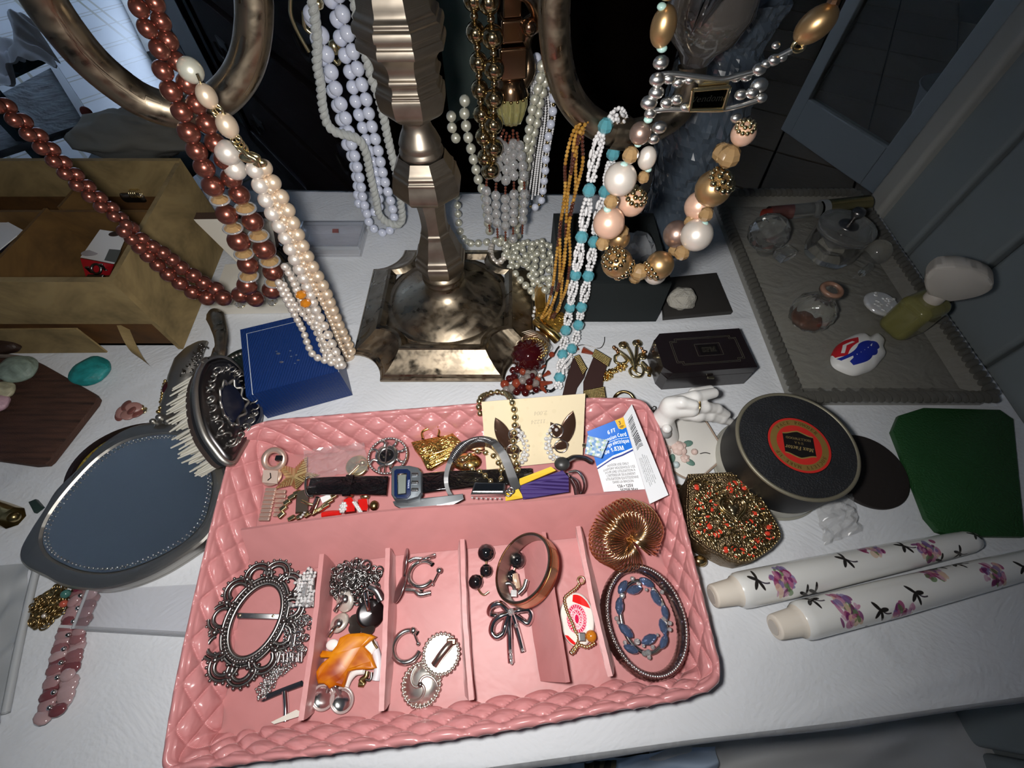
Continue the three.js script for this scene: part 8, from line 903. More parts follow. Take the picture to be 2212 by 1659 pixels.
{ // velvet choker
  const t = thing('velvet_choker', 'dark brown velvet ribbon choker with beaded bands and a gold chain', 'choker', [.0703,.75,-.218]);
  part(t, 'ribbon', prism([[.0428,.752,-.1918],[.0476,.752,-.2108],[.056,.752,-.235],[.0604,.752,-.2371],[.0666,.752,-.2217],[.0643,.752,-.2142],[.0568,.752,-.2031],[.0536,.752,-.1918]], [[.0421,.757,-.1889],[.0469,.757,-.2076],[.0551,.757,-.2314],[.0595,.757,-.2335],[.0656,.757,-.2183],[.0633,.757,-.211],[.056,.757,-.2],[.0527,.757,-.1889]]), M.brownvelvet); part(t, 'ribbon', prism([[.0611,.753,-.1885],[.0629,.753,-.2087],[.0751,.753,-.2374],[.0864,.753,-.2286],[.081,.753,-.2136],[.0782,.753,-.1991],[.077,.753,-.1885]], [[.0596,.761,-.1838],[.0613,.761,-.2036],[.0733,.761,-.2316],[.0843,.761,-.223],[.079,.761,-.2084],[.0763,.761,-.1943],[.0751,.761,-.1838]]), M.brownvelvet);
  const band = (q, h, n, m) => { const l = []; for (let i = 0; i <= n; i++) for (let j = 0; j <= m; j++) { const u = i / n, v = j / m; l.push([[0, 1, 2].map((k) => (q[0][k] * (1 - u) + q[1][k] * u) * (1 - v) + (q[3][k] * (1 - u) + q[2][k] * u) * v + (k === 1 ? 0.0006 : 0)), 0.00105]); } grains(t, 'beaded_band', l, SPL, M.brass); };
  band([[.0567,.7578,-.2319],[.0602,.7578,-.2334],[.0656,.7578,-.2193],[.0623,.7578,-.2138]], .007, 4, 11); band([[.0749,.762,-.2365],[.0866,.762,-.2268],[.0838,.762,-.2198],[.0721,.762,-.2299]], .011, 13, 5); band([[.0613,.761,-.1938],[.0778,.761,-.1975],[.078,.761,-.1883],[.0607,.761,-.1874]], .01, 14, 6);
  const ch = []; const c = curve([[.0822,.756,-.2111],[.0869,.756,-.216],[.0922,.756,-.219],[.0976,.756,-.2225],[.102,.756,-.2245]]); for (let i = 0; i < 80; i++) { const p = c.getPointAt(rnd()); ch.push([[p.x + rr(-0.003, 0.003), p.y + rr(-0.002, 0.003), p.z + rr(-0.003, 0.003)], rr(0.001, 0.0017)]); } grains(t, 'gold_chain', ch, SPL, M.gold); part(t, 'clasp', mv(box(0.006, 0.003, 0.004, 0.0008), ...[.0844,.754,-.2124]), M.brass);
  const b = thing('flower_spray_brooch', 'gold spray brooch with citrine petals beside the dark monogrammed box', 'brooch', [.111,.752,-.2345]); const tb = (l, r = 0.0014) => part(b, 'stem', tube(l, r), M.palegold);
  tb([[.0926,.758,-.2421],[.0991,.758,-.2369],[.1048,.758,-.2302],[.1079,.758,-.2226],[.1088,.758,-.2176]]); tb([[.1042,.759,-.2451],[.1071,.759,-.2361],[.1083,.759,-.2269],[.1086,.759,-.2179]]); tb([[.1137,.759,-.2435],[.1119,.759,-.2346],[.1091,.759,-.2244],[.108,.759,-.217]]); tb([[.1194,.758,-.2379],[.115,.758,-.2317],[.1105,.758,-.2236],[.108,.758,-.2176]]); tb([[.093,.757,-.2335],[.093,.757,-.2273],[.0977,.757,-.2253],[.1031,.757,-.2283],[.0984,.757,-.2366],[.093,.757,-.2335]]); tb([[.1087,.758,-.2226],[.1039,.758,-.2176],[.1055,.758,-.2118],[.1118,.758,-.2108],[.116,.758,-.2167],[.1149,.758,-.2226],[.1105,.758,-.2236]], 0.0012); tb([[.1081,.758,-.2186],[.11,.758,-.2147],[.1137,.758,-.2127]], 0.0012); tb([[.1163,.757,-.2273],[.1196,.757,-.2223],[.1217,.757,-.2173],[.1204,.757,-.2124]], 0.0016);
  for (const c2 of [[.1018,.76,-.2448,.0042],[.1148,.76,-.2469,.0042],[.1175,.759,-.233,.0038],[.1204,.758,-.2186,.0037]]) { part(b, 'petal', SPH, M.palegold, { p: [c2[0], c2[1] - 0.001, c2[2]], s: [c2[3] * 1.1, c2[3] * 0.35, c2[3]] }); part(b, 'citrine', CUT, M.citrine, { p: [c2[0], c2[1] + 0.0012, c2[2]], s: c2[3] * 0.55 }); } part(b, 'bead_cluster', merge([[.0928,.759,-.2424,.0017],[.0947,.759,-.2403,.0017],[.0956,.759,-.2377,.0017],[.1184,.759,-.2387,.0013],[.1203,.759,-.2372,.0017],[.1176,.759,-.2414,.0013]].map((q) => ball(q, 1, 0))), M.rose, { stuff: true });
}
{ // dark monogrammed box
  const t = thing('monogram_box', 'dark lacquered hinged box with tooled border and initials on the lid', 'box', [.1771,.75,-.2385]); const B = [[0.127, -0.2014], [0.205, -0.208], [0.2012, -0.2498], [0.1232, -0.2432]], at = (y) => B.map((p) => [p[0], TY + y, p[1]]); const ch = (l, k) => { const [a, b, c, d] = l, m = (p, q, f) => p.map((v, i) => v + (q[i] - v) * f); return [m(a, b, k), b, c, m(d, c, k), m(d, a, 0.16), m(a, d, 0.16)]; };
  part(t, 'base', prism(ch(at(0.0012), 0.05), ch(at(0.0185), 0.05)), M.blacklacquer); part(t, 'lid', prism(ch(at(0.019), 0.06), ch(at(0.027), 0.08)), M.blacklacquer);
  const P = (u, v, y = 0.0271) => { const a = B[3], b = B[2], c = B[1], d = B[0]; return [(a[0] * (1 - u) + b[0] * u) * (1 - v) + (d[0] * (1 - u) + c[0] * u) * v, TY + y, (a[1] * (1 - u) + b[1] * u) * (1 - v) + (d[1] * (1 - u) + c[1] * u) * v]; };
  const fo = metal([0.4, 0.37, 0.3], 0.4), ln = (l) => { for (let i = 0; i < l.length - 1; i++) part(t, 'tooled_line', tube([P(...l[i]), P(...l[i + 1])], 0.00028, { n: 1, k: 4 }), fo); }; for (const e of [0, 0.018]) ln([[0.22 + e, 0.17 + e * 1.6], [0.85 - e, 0.17 + e * 1.6], [0.85 - e, 0.23 + e * 1.6], [0.91 - e, 0.23 + e * 1.6], [0.91 - e, 0.77 - e * 1.6], [0.85 - e, 0.77 - e * 1.6], [0.85 - e, 0.83 - e * 1.6], [0.22 + e, 0.83 - e * 1.6], [0.22 + e, 0.77 - e * 1.6], [0.16 + e, 0.77 - e * 1.6], [0.16 + e, 0.23 + e * 1.6], [0.22 + e, 0.23 + e * 1.6], [0.22 + e, 0.17 + e * 1.6]]); ln([[0.42, 0.34], [0.7, 0.34], [0.7, 0.64], [0.42, 0.64], [0.42, 0.34]]);
  const tx = canvas(256, 128, (c, w, h) => { c.fillStyle = '#0b0809'; c.fillRect(0, 0, w, h); c.strokeStyle = '#4d4a40'; c.lineWidth = 3; c.font = 'bold 84px serif'; c.textAlign = 'center'; c.strokeText('SPM', w / 2, 94); }); part(t, 'initials', card([P(0.45, 0.37), P(0.67, 0.37), P(0.67, 0.61), P(0.45, 0.61)], 0.0001), mat(0xffffff, 0.4, { map: tx })); part(t, 'clasp', mv(box(0.006, 0.002, 0.002, 0.0005), ...[.1681,.768,-.2033]), metal([0.3, 0.28, 0.2], 0.4));
}
{ // porcelain hand on its rose painted dish
  const t = thing('ring_dish', 'white porcelain dish with modelled roses and an upright hand for rings', 'dish', [.1379,.75,-.148]), pc = M.porcelain;
  const dc = [.1385,.751,-.1488,.0294], ol = []; for (let i = 0; i < 60; i++) { const a = i / 60 * 2 * PI, r = dc[3] * (1 + 0.05 * Math.sin(a * 5)); ol.push([dc[0] + r * Math.cos(a) * 0.95, dc[2] + r * Math.sin(a)]); } part(t, 'dish', slab(ol, 0.0015, 0.0055, { bevel: 0.0025, bs: 3 }), mat([0.74, 0.72, 0.68], 0.4)); const rim = ol.map((p) => [p[0], TY + 0.0062, p[1]]); part(t, 'rim_line', tube(rim, 0.0007, { closed: true, n: 120, k: 5 }), mat([0.35, 0.26, 0.2], 0.6));
  const W0 = [.1238,.758,-.1537], W1 = [.1159,.78,-.1577], P1 = [.1189,.793,-.1606], P2 = [.1319,.796,-.1582], K1 = [.1297,.8,-.1621], K2 = [.1349,.798,-.1625], hb = [.1313,.785,-.1611];
  const ch = [[W0, W1, 0.0098, 0.0078], [W1, P1, 0.0078, 0.0075], [P1, P2, 0.008, 0.0065], [P1, hb, 0.0075, 0.006], [hb, [.1403,.787,-.1572], 0.006, 0.0048], [[.1219,.798,-.1625], [.1348,.8,-.1653], 0.0052, 0.0046], [[.1348,.8,-.1653], [.1518,.796,-.1713], 0.0046, 0.0039], [[.1379,.794,-.1729], [.1528,.791,-.1777], 0.0038, 0.0032], [[.1165,.797,-.1615], [.123,.803,-.1592], 0.0052, 0.0042], [[.123,.803,-.1592], [.132,.802,-.1575], 0.0042, 0.0035], [P2, [.1434,.794,-.1604], 0.0048, 0.0042], [[.1434,.794,-.1604], [.1552,.788,-.1622], 0.0042, 0.0038], [[.1552,.788,-.1622], [.1652,.781,-.1612], 0.0038, 0.0031], [[.1379,.788,-.157], [.1502,.784,-.1584], 0.0045, 0.004], [[.1502,.784,-.1584], [.1618,.778,-.1588], 0.004, 0.0035], [[.1618,.778,-.1588], [.1719,.772,-.1591], 0.0035, 0.0028]];
  const op = [[.121,.762,-.1486], [.1167,.776,-.1518]]; const f = (x, y, z) => { const p = [x, y, z]; let d = 9; for (const [a, b, r, s] of ch) d = smin(d, capsule(p, a, b, r, s), 0.0018); return d; };
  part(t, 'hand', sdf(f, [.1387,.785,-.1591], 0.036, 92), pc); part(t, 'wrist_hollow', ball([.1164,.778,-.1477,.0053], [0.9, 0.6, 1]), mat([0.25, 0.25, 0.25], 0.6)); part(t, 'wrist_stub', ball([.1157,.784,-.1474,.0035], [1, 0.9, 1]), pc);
  part(t, 'painted_ring', torus([.1372,.796,-.1589], 0.0051, 0.0006, { tilt: 0, yaw: 1.4 }), M.gold);
  const pk = mat([0.66, 0.5, 0.45], 0.5), gn = mat([0.13, 0.24, 0.2], 0.5); const rose = (c) => { for (let i = 0; i < 7; i++) { const a = i * 2.4, r = i < 1 ? 0 : 0.55; part(t, 'rose_petal', SPL, pk, { p: [c[0] + r * c[3] * Math.cos(a), c[1] + (i < 1 ? 0.0015 : 0), c[2] + r * c[3] * Math.sin(a)], q: new THREE.Quaternion().setFromEuler(new THREE.Euler(0.5 * Math.sin(a), a, 0.5 * Math.cos(a))), s: [c[3] * 0.5, c[3] * 0.28, c[3] * 0.55] }); } }; rose([.1318,.76,-.1427,.0062]); rose([.121,.76,-.1416,.0044]); rose([.1351,.759,-.1342,.0036]); for (const [c, a] of [[[.1403,.758,-.1472,.0044], 0.3], [[.1253,.758,-.1346,.004], 1.2], [[.1384,.758,-.1315,.0043], -0.6]]) part(t, 'leaf', SPL, gn, { p: [c[0], c[1], c[2]], q: YAW(a), s: [c[3], c[3] * 0.3, c[3] * 0.6] }); part(t, 'bud', SPL, mat([0.5, 0.6, 0.62], 0.4), { p: [.1268,.759,-.1288], s: 0.0028 }); part(t, 'bud', SPL, pk, { p: [.1435,.759,-.1396], s: 0.0026 }); part(t, 'painted_stem', tube([[.1483,.7573,-.1388],[.1528,.7573,-.1396],[.1563,.7573,-.1388]], 0.0004), M.oldsilver);
  const r = thing('brass_ring', 'plain brass ring standing behind the right back corner of the tray', 'ring', [.0977,.752,-.1927]); part(r, 'hoop', tube([[.0868,.756,-.1885],[.0882,.762,-.1905],[.093,.764,-.192],[.0986,.764,-.1902],[.1023,.762,-.1859],[.1066,.756,-.184],[.0978,.754,-.1824],[.0892,.754,-.1861]], 0.0013, { closed: true, n: 60 }), M.brass);
  const c = thing('tiny_charm', 'tiny dark metal bell charm between tray and porcelain dish', 'charm', [.12,.752,-.1782]); part(c, 'body', latheAt([[0.0035, 0], [0.0038, 0.002], [0.002, 0.004], [0.0008, 0.006]], [.1195,.753,-.1772], 12), M.oldsilver); part(c, 'loop', torus([.1182,.759,-.1788], 0.0018, 0.0004, { tilt: -0.6, n: 16 }), M.oldsilver); part(c, 'chain', merge([[.1171,.755,-.1774,.0012],[.1209,.755,-.177,.0012],[.1178,.755,-.1748,.0012],[.1201,.755,-.1748,.0012]].map((q) => ball(q, 1, 0))), M.oldsilver, { stuff: true });
}
{ // powder box and round disc
  const cx = 0.2, cz = -0.1295, B = TY + 0.0012, t = thing('powder_box', 'round black face powder box with red and gold label on the lid', 'box', [cx, TY, cz]), bk = mat([0.009, 0.01, 0.013], 0.75, { bumpMap: rep(nB, 25), bumpScale: 0.0012, sheen: 0.3, sheenColor: rgb(0.12, 0.14, 0.18) }), gd = mat([0.25, 0.23, 0.17], 0.5, { metalness: 0.5 });
  part(t, 'base', latheAt([[0, 0], [0.0395, 0], [0.0405, 0.0015], [0.0405, 0.014], [0.039, 0.015], [0, 0.015]], [cx, B, cz], 72), mat([0.5, 0.49, 0.43], 0.45)); part(t, 'base_rim', torus([cx, B + 0.0018, cz], 0.0407, 0.0012, { n: 72 }), mat([0.45, 0.44, 0.38], 0.4, { metalness: 0.4 }));
  part(t, 'lid_side', latheAt([[0.0385, 0.013], [0.0402, 0.013], [0.0402, 0.0445], [0.0385, 0.0445]], [cx, B, cz], 72), mat([0.007, 0.007, 0.008], 0.55)); part(t, 'lid_rim', torus([cx, B + 0.045, cz], 0.0402, 0.0014, { n: 72 }), gd);
  part(t, 'lid_top', uvBox(latheAt([[0.0395, 0.0445], [0.039, 0.0457], [0, 0.0457]], [cx, B, cz], 72)), bk);
  const tx = canvas(512, 512, (c, w) => { c.fillStyle = '#0c0d10'; c.fillRect(0, 0, w, w); c.fillStyle = '#c02a24'; c.beginPath(); c.arc(256, 256, 250, 0, 7); c.fill(); c.strokeStyle = '#7d6433'; c.lineWidth = 52; c.beginPath(); c.arc(256, 256, 205, 0, 7); c.stroke(); c.fillStyle = '#4a3310'; c.font = 'bold 38px serif'; c.textAlign = 'center'; const ring = (s, a0, a1) => s.split('').forEach((ch, i) => { const a = a0 + (a1 - a0) * i / (s.length - 1); c.save(); c.translate(256 + 192 * Math.cos(a), 256 + 192 * Math.sin(a)); c.rotate(a + PI / 2); c.fillText(ch, 0, 0); c.restore(); }); ring('SOCIETY MAKE-UP', -2.7, -0.5); ring('FACE POWDER', 0.75, 2.4); c.save(); c.translate(256, 256); c.scale(0.84, 0.8); c.translate(-256, -256); c.fillStyle = '#131010'; c.beginPath(); c.moveTo(110, 150); c.bezierCurveTo(170, 150, 180, 120, 256, 96); c.bezierCurveTo(330, 120, 350, 150, 402, 150); c.lineTo(402, 362); c.bezierCurveTo(350, 362, 330, 392, 256, 416); c.bezierCurveTo(180, 392, 170, 362, 110, 362); c.fill(); c.strokeStyle = '#8a7440'; c.lineWidth = 14; for (const s of [-1, 1]) { c.beginPath(); c.moveTo(110, 256 + s * 112); c.bezierCurveTo(170, 256 + s * 112, 190, 256 + s * 140, 256, 256 + s * 156); c.bezierCurveTo(330, 256 + s * 140, 350, 256 + s * 112, 402, 256 + s * 112); c.stroke(); } c.fillStyle = '#9a8452'; c.font = 'italic bold 58px serif'; c.fillText('Max Factor', 256, 232, 270); c.font = '34px serif'; c.fillText('U S A', 256, 285); c.font = '36px serif'; c.fillText('HOLLYWOOD', 256, 335, 240); c.restore(); });
  const fc = new THREE.CircleGeometry(0.0215, 48); fc.rotateX(-PI / 2); fc.rotateY(2.95); fc.translate(cx + 0.001, B + 0.0459, cz + 0.001); part(t, 'label', fc, mat(0xffffff, 0.5, { map: tx }), { label: 'red, gold and black printed label' });
  one('round_lid', 'thin dark brown round lid lying behind the powder box', 'lid', latheAt([[0, 0], [0.0295, 0], [0.0305, 0.001], [0.0305, 0.0028], [0.0295, 0.0036], [0, 0.0032]], [[.2765,.752,-.1263][0], B, [.2765,.752,-.1263][2]], 64), mat([0.02, 0.016, 0.015], 0.55));
  const bg = new THREE.PlaneGeometry(1, 1, 16, 16), p = bg.attributes.position, q = [[.2262,.754,-.1011],[.2564,.754,-.1071],[.2519,.754,-.0797],[.2202,.754,-.0694]].map(A); for (let i = 0; i < p.count; i++) { const u = p.getX(i) + 0.5, v = 0.5 - p.getY(i), w = q[0].clone().lerp(q[1], u).lerp(q[3].clone().lerp(q[2], u), v); w.y += 0.008 * Math.sin(u * PI) * Math.sin(v * PI) + 0.006 * nz(u * 5, v * 5, 6) + 0.002; w.x += 0.002 * nz(u * 8, v * 8, 2); p.setXYZ(i, w.x, w.y, w.z); } bg.computeVertexNormals(); one('plastic_pouch', 'small crumpled clear plastic pouch in front of the powder box', 'pouch', crease(bg.toNonIndexed(), 0.15), mat([0.9, 0.9, 0.9], 0.12, { transmission: 0.75, thickness: 0 }));
}
{ // enamelled compact purse
  const t = thing('compact_purse', 'gold filigree compact purse with red enamel and a heart on its lid', 'purse', [.1606,.75,-.0867]); const top = [[.1283,-.1128],[.1711,-.1146],[.1762,-.1025],[.1807,-.0874],[.1833,-.0758],[.1822,-.0706],[.1729,-.0628],[.1592,-.0559],[.1528,-.0547],[.1447,-.0564],[.1307,-.064],[.1219,-.0718],[.1209,-.0773],[.1231,-.0932]], cn = top.reduce((s, v) => [s[0] + v[0] / top.length, s[1] + v[1] / top.length], [0, 0]), sc = (k) => top.map((v) => [cn[0] + (v[0] - cn[0]) * k, cn[1] + (v[1] - cn[1]) * k]); const br = metal([0.26, 0.19, 0.11], 0.35, { bumpMap: rep(nB, 30), bumpScale: 0.001 }), gd = metal([0.6, 0.46, 0.24], 0.22);
  part(t, 'body', uvBox(slab(sc(1.0), 0.0015, 0.019, { bevel: 0.002 })), br); part(t, 'lid', uvBox(slab(sc(0.985), 0.0205, 0.0035, { bevel: 0.0012 })), br); part(t, 'back_lip', prism([[.129,.752,-.1113],[.1831,.752,-.1121],[.184,.752,-.1077],[.128,.752,-.1063]], [[.129,.772,-.1164],[.1745,.772,-.1186],[.1739,.772,-.1143],[.1283,.772,-.1129]]), br);
  const c = new THREE.CatmullRomCurve3(sc(0.93).map((v) => new THREE.Vector3(v[0], TY + 0.0245, v[1])), true, 'centripetal'); c.arcLengthDivisions = 400; const L = c.getLength(), bl = []; for (let s = 0; s < L; s += 0.0021) { const p = c.getPointAt(s / L); bl.push([[p.x, p.y, p.z], 0.0009]); } grains(t, 'bead_border', bl, SPL, gd);
  const ins = (x, z, k) => { const q = sc(k); let r = false; for (let i = 0, j = q.length - 1; i < q.length; j = i++) if (q[i][1] > z !== q[j][1] > z && x < (q[j][0] - q[i][0]) * (z - q[i][1]) / (q[j][1] - q[i][1]) + q[i][0]) r = !r; return r; }; const hc = [.154,.775,-.0903], sw = [], em = []; let n = 0; while (n < 230) { const x = cn[0] + rr(-0.036, 0.036), z = cn[1] + rr(-0.036, 0.036), d = Math.hypot(x - hc[0], z - hc[2]); if (!ins(x, z, 0.87) || d < 0.0105) continue; n++; sw.push(torus([x, TY + 0.0243 + rr(0, 0.0008), z], rr(0.0011, 0.0032), rr(0.0005, 0.0008), { n: 12, k: 5, arc: rr(2.5, 5.5), z: rr(0, 6) })); if (n % 5 === 0) sw.push(ball([x + 0.002, TY + 0.0246, z, rr(0.0009, 0.0016)], [1, 0.7, 1.3], 0)); if (n % 3 === 0) em.push(ball([x, TY + 0.0242, z, rr(0.0012, 0.0024)], [1, 0.42, rr(0.7, 1.3)], 0)); } part(t, 'scrollwork', merge(sw), gd, { stuff: true }); part(t, 'red_enamel', merge(em), mat([0.72, 0.06, 0.03], 0.3, { clearcoat: 0.6 }), { stuff: true });
  const hp = (k) => { const l = []; for (let i = 0; i < 30; i++) { const a = i / 30 * 2 * PI; l.push([hc[0] + k * 16 * Math.pow(Math.sin(a), 3), hc[1] + 0.0006, hc[2] - k * (13 * Math.cos(a) - 5 * Math.cos(2 * a) - 2 * Math.cos(3 * a) - Math.cos(4 * a))]); } return l; }; part(t, 'heart_frame', merge([tube(hp(0.00058), 0.0008, { closed: true, n: 80 }), tube(hp(0.00046), 0.0005, { closed: true, n: 80 })]), gd); for (const k of [[.1538,.775,-.0897,.0029],[.1524,.775,-.0916,.0019],[.1566,.775,-.0916,.0019],[.1535,.775,-.0871,.0019]]) part(t, 'rose', SPL, metal([0.4, 0.34, 0.22], 0.3), { p: [k[0], k[1], k[2]], s: [k[3], k[3] * 0.5, k[3]] }); part(t, 'clasp', ball([.1298,.758,-.0588,.0048], [1, 0.7, 0.8]), gd); part(t, 'hinge_chain', merge([[.1243,.762,-.1108,.0017],[.1237,.76,-.1079,.0017],[.1234,.758,-.1051,.0017],[.1231,.756,-.1022,.0017]].map((k) => ball(k, 1, 0))), br, { stuff: true });
}
{ // porcelain candles
  const flo = (sd) => canvas(1024, 256, (c, w, h) => { c.fillStyle = '#e9e9e6'; c.fillRect(0, 0, w, h); let s = sd; const r = () => (s = (s * 16807) % 2147483647) / 2147483647; const leafs = (x, y) => { c.strokeStyle = '#3c3540'; c.lineWidth = 3; c.beginPath(); c.moveTo(x + 38, y - 12); c.quadraticCurveTo(x + 12, y - 14, x, y + 4); c.stroke(); c.fillStyle = '#2a2726'; for (const a of [0.4, 1.7, 2.9, 4.2]) { c.save(); c.translate(x, y); c.rotate(a + sd % 3); c.beginPath(); c.ellipse(14, 0, 15, 5, 0, 0, 7); c.fill(); c.restore(); } }; const rose = (x, y) => { for (let i = 0; i < 60; i++) { c.fillStyle = ['#8c2f5c', '#b4698c', '#6e2a5e', '#c89ab0', '#5c7a4c', '#7a6a9c', '#d9b9a0'][i % 7]; c.globalAlpha = 0.75; c.beginPath(); c.ellipse(x + (r() + r() - 1) * 44, y + (r() + r() - 1) * 40, 5 + r() * 10, 4 + r() * 7, r() * 6, 0, 7); c.fill(); } c.globalAlpha = 1; }; for (let i = 0; i < 5; i++) { rose(150 + i * 195, 60 + ((i * 97 + sd * 40) % 150)); leafs(60 + i * 200, 40 + ((i * 131 + sd * 70) % 190)); leafs(225 + i * 185, 30 + ((i * 67 + sd * 20) % 200)); } });
  const mk = (l, a, b, r0, r1, seedN) => { const t = thing('porcelain_candle', l, 'candle', [(a[0] + b[0]) / 2, TY, (a[2] + b[2]) / 2]), d = A(b).sub(A(a)), len = d.length(), q = along(d); const g = lathe([[r0 * 0.86, 0], [r0 * 0.97, 0.002], [r0, 0.006], [r0 * 0.98, len * 0.3], [(r0 + r1) / 2, len * 0.65], [r1, len * 0.95], [r1 * 0.8, len * 0.985], [0.0015, len]], 48); g.rotateY(seedN); const p = g.attributes.position, uv = g.attributes.uv; for (let i = 0; i < p.count; i++) { const u = uv.getX(i); uv.setXY(i, p.getY(i) / 0.19, u * 1.0); } g.applyQuaternion(q); g.translate(...a); const tx = flo(seedN); tx.wrapS = tx.wrapT = THREE.RepeatWrapping; part(t, 'shaft', g, mat(0xffffff, 0.22, { map: tx, clearcoat: 0.6 })); const pl = lathe([[0, -0.017], [r0 * 0.5, -0.017], [r0 * 0.62, -0.0165], [r0 * 0.65, -0.0155], [r0 * 0.73, -0.003], [r0 * 0.8, -0.0005], [r0 * 0.88, 0.0008]].map((v) => [v[0], v[1]]), 40); pl.applyQuaternion(q); pl.translate(...a); part(t, 'plug', pl, M.bisque); const hl = disc([0, 0, 0], r0 * 0.4, 0.0006); hl.rotateX(PI); hl.translate(0, -0.0171, 0); hl.applyQuaternion(q); hl.translate(...a); part(t, 'plug_hole', hl, mat([0.55, 0.5, 0.45], 0.8)); };
  mk('white porcelain candle painted with pink roses, lying nearer the compact purse', [.1475,.7625,-.0393], [.3287,.7588,-.0728], 0.0112, 0.0074, 1); mk('white porcelain candle painted with pink roses, lying nearer the table front', [.1822,.7625,-.0218], [.3943,.7592,-.0652], 0.0115, 0.0078, 2);
  one('green_mat', 'dark green mat with cut corners at the right edge of the table', 'mat', uvBox(slab([[.3108,-.1597],[.3227,-.1738],[.3473,-.1813],[.4103,-.1795],[.4164,-.1703],[.3668,-.0754],[.3158,-.076],[.3069,-.0792],[.3033,-.0891]], 0.0012, 0.005, { bevel: 0.0012 })), mat([0.018, 0.085, 0.024], 0.5, { bumpMap: rep(nB, 20), bumpScale: 0.0006, transmission: 0.1, thickness: 0.003 }));
}
{ // pressed glass tray with scent bottles
  const gm = mat([0.34, 0.33, 0.29], 0.3, { transmission: 0.35, thickness: 0.006, ior: 1.45, bumpMap: rep(nA, 12), bumpScale: 0.0012, clearcoat: 0.5 }), gl = mat([0.93, 0.93, 0.9], 0.03, { transmission: 0.97, thickness: 0.004, clearcoat: 0.6 });
  const x0 = 0.2375, x1 = 0.401, z0 = -0.463, z1 = -0.186, t = thing('glass_tray', 'pressed glass rectangular tray with roped edge at the right back of the table', 'tray', [0.32, TY, -0.325]); const B = 0.0015;
  part(t, 'tray_floor', uvBox(slab([[x0 + 0.012, z0 + 0.012], [x1 - 0.012, z0 + 0.012], [x1 - 0.012, z1 - 0.012], [x0 + 0.012, z1 - 0.012]], B, 0.005, { bevel: 0.001 })), gm);
  const ws = []; const rim = (a, b) => { const dx = b[0] - a[0], dz = b[1] - a[1], l = Math.hypot(dx, dz), n = Math.round(l / 0.0062); for (let i = 0; i < n; i++) { const f = (i + 0.5) / n, x = a[0] + dx * f, z = a[1] + dz * f, g = SPL.clone(); g.scale(0.0034, 0.0042, 0.0062); g.rotateX(0); g.rotateY(Math.atan2(dx, dz) + PI / 2 + 0.5); g.translate(x, TY + 0.0155, z); ws.push(g); } }; rim([x0, z0], [x1, z0]); rim([x1, z0], [x1, z1]); rim([x1, z1], [x0, z1]); rim([x0, z1], [x0, z0]); part(t, 'roped_edge', merge(ws), gm, { stuff: true });
  const I = 0.014, side = (a, b, c, d) => part(t, 'tray_wall', prism([[a[0], TY + B, a[1]], [b[0], TY + B, b[1]], [d[0], TY + B, d[1]], [c[0], TY + B, c[1]]], [[a[0], TY + 0.014, a[1]], [b[0], TY + 0.014, b[1]], [d[0], TY + 0.0065, d[1]], [c[0], TY + 0.0065, c[1]]]), gm); const O = [[x0, z0], [x1, z0], [x1, z1], [x0, z1]], N = [[x0 + I, z0 + I], [x1 - I, z0 + I], [x1 - I, z1 - I], [x0 + I, z1 - I]]; for (let i = 0; i < 4; i++) side(O[i], O[(i + 1) % 4], N[i], N[(i + 1) % 4]); const rb = []; for (let i = 0; i < 9; i++) rb.push(tube([[x0 + 0.03 + i * 0.012, TY + 0.013, z1 - 0.002], [x0 + 0.026 + i * 0.012, TY + 0.0085, z1 - 0.012]], 0.0017, { n: 3 })); part(t, 'wall_ribs', merge(rb), gm);
  const F = 0.0068;
  { const e = thing('nail_polish', 'gold capped tube with glitter band and red brush lying in the glass tray', 'bottle', [.3463,.762,-.4385]); const a = [.2866,.766,-.4232], b = [.3433,.768,-.4286], c = [.3512,.768,-.4302], d = [.4015,.768,-.4385]; part(e, 'clear_tube', tube([a, b], 0.008, { n: 2, k: 16 }), gl); part(e, 'red_brush', tube([[.2807,.766,-.4208], [.2928,.766,-.4232], [.3058,.766,-.4264], [.3136,.767,-.4251]], 0.0068, { k: 12 }), mat([0.2, 0.03, 0.02], 0.5)); part(e, 'glitter_band', tube([b, c], 0.0096, { n: 2, k: 18 }), mat([0.6, 0.62, 0.62], 0.4, { metalness: 0.6, bumpMap: rep(nB, 4), bumpScale: 0.002 })); part(e, 'gold_cap', merge([tube([c, d], 0.0092, { n: 2, k: 24 }), ball([...d, 0.0092], [0.15, 1, 1])]), metal([0.42, 0.34, 0.16], 0.2)); }
  { const c = [.2643,.78,-.3737,.02], e = thing('crystal_stopper', 'faceted clear crystal ball stopper at the left of the glass tray', 'stopper', [c[0], TY + F, c[2]]); part(e, 'ball', (() => { const g = new THREE.IcosahedronGeometry(1, 1).toNonIndexed(); g.computeVertexNormals(); g.scale(c[3], c[3], c[3]); g.translate(c[0], c[1], c[2]); return g; })(), gl); part(e, 'peg', latheAt([[0.006, 0], [0.009, 0.004], [0.006, 0.012]], [c[0] + 0.004, TY + F, c[2] + 0.004], 16), gl); const q = [.2869,.762,-.363]; part(e, 'foot', mv(box(0.02, 0.01, 0.014, 0.002), q[0], q[1], q[2], 0.5), gl); }
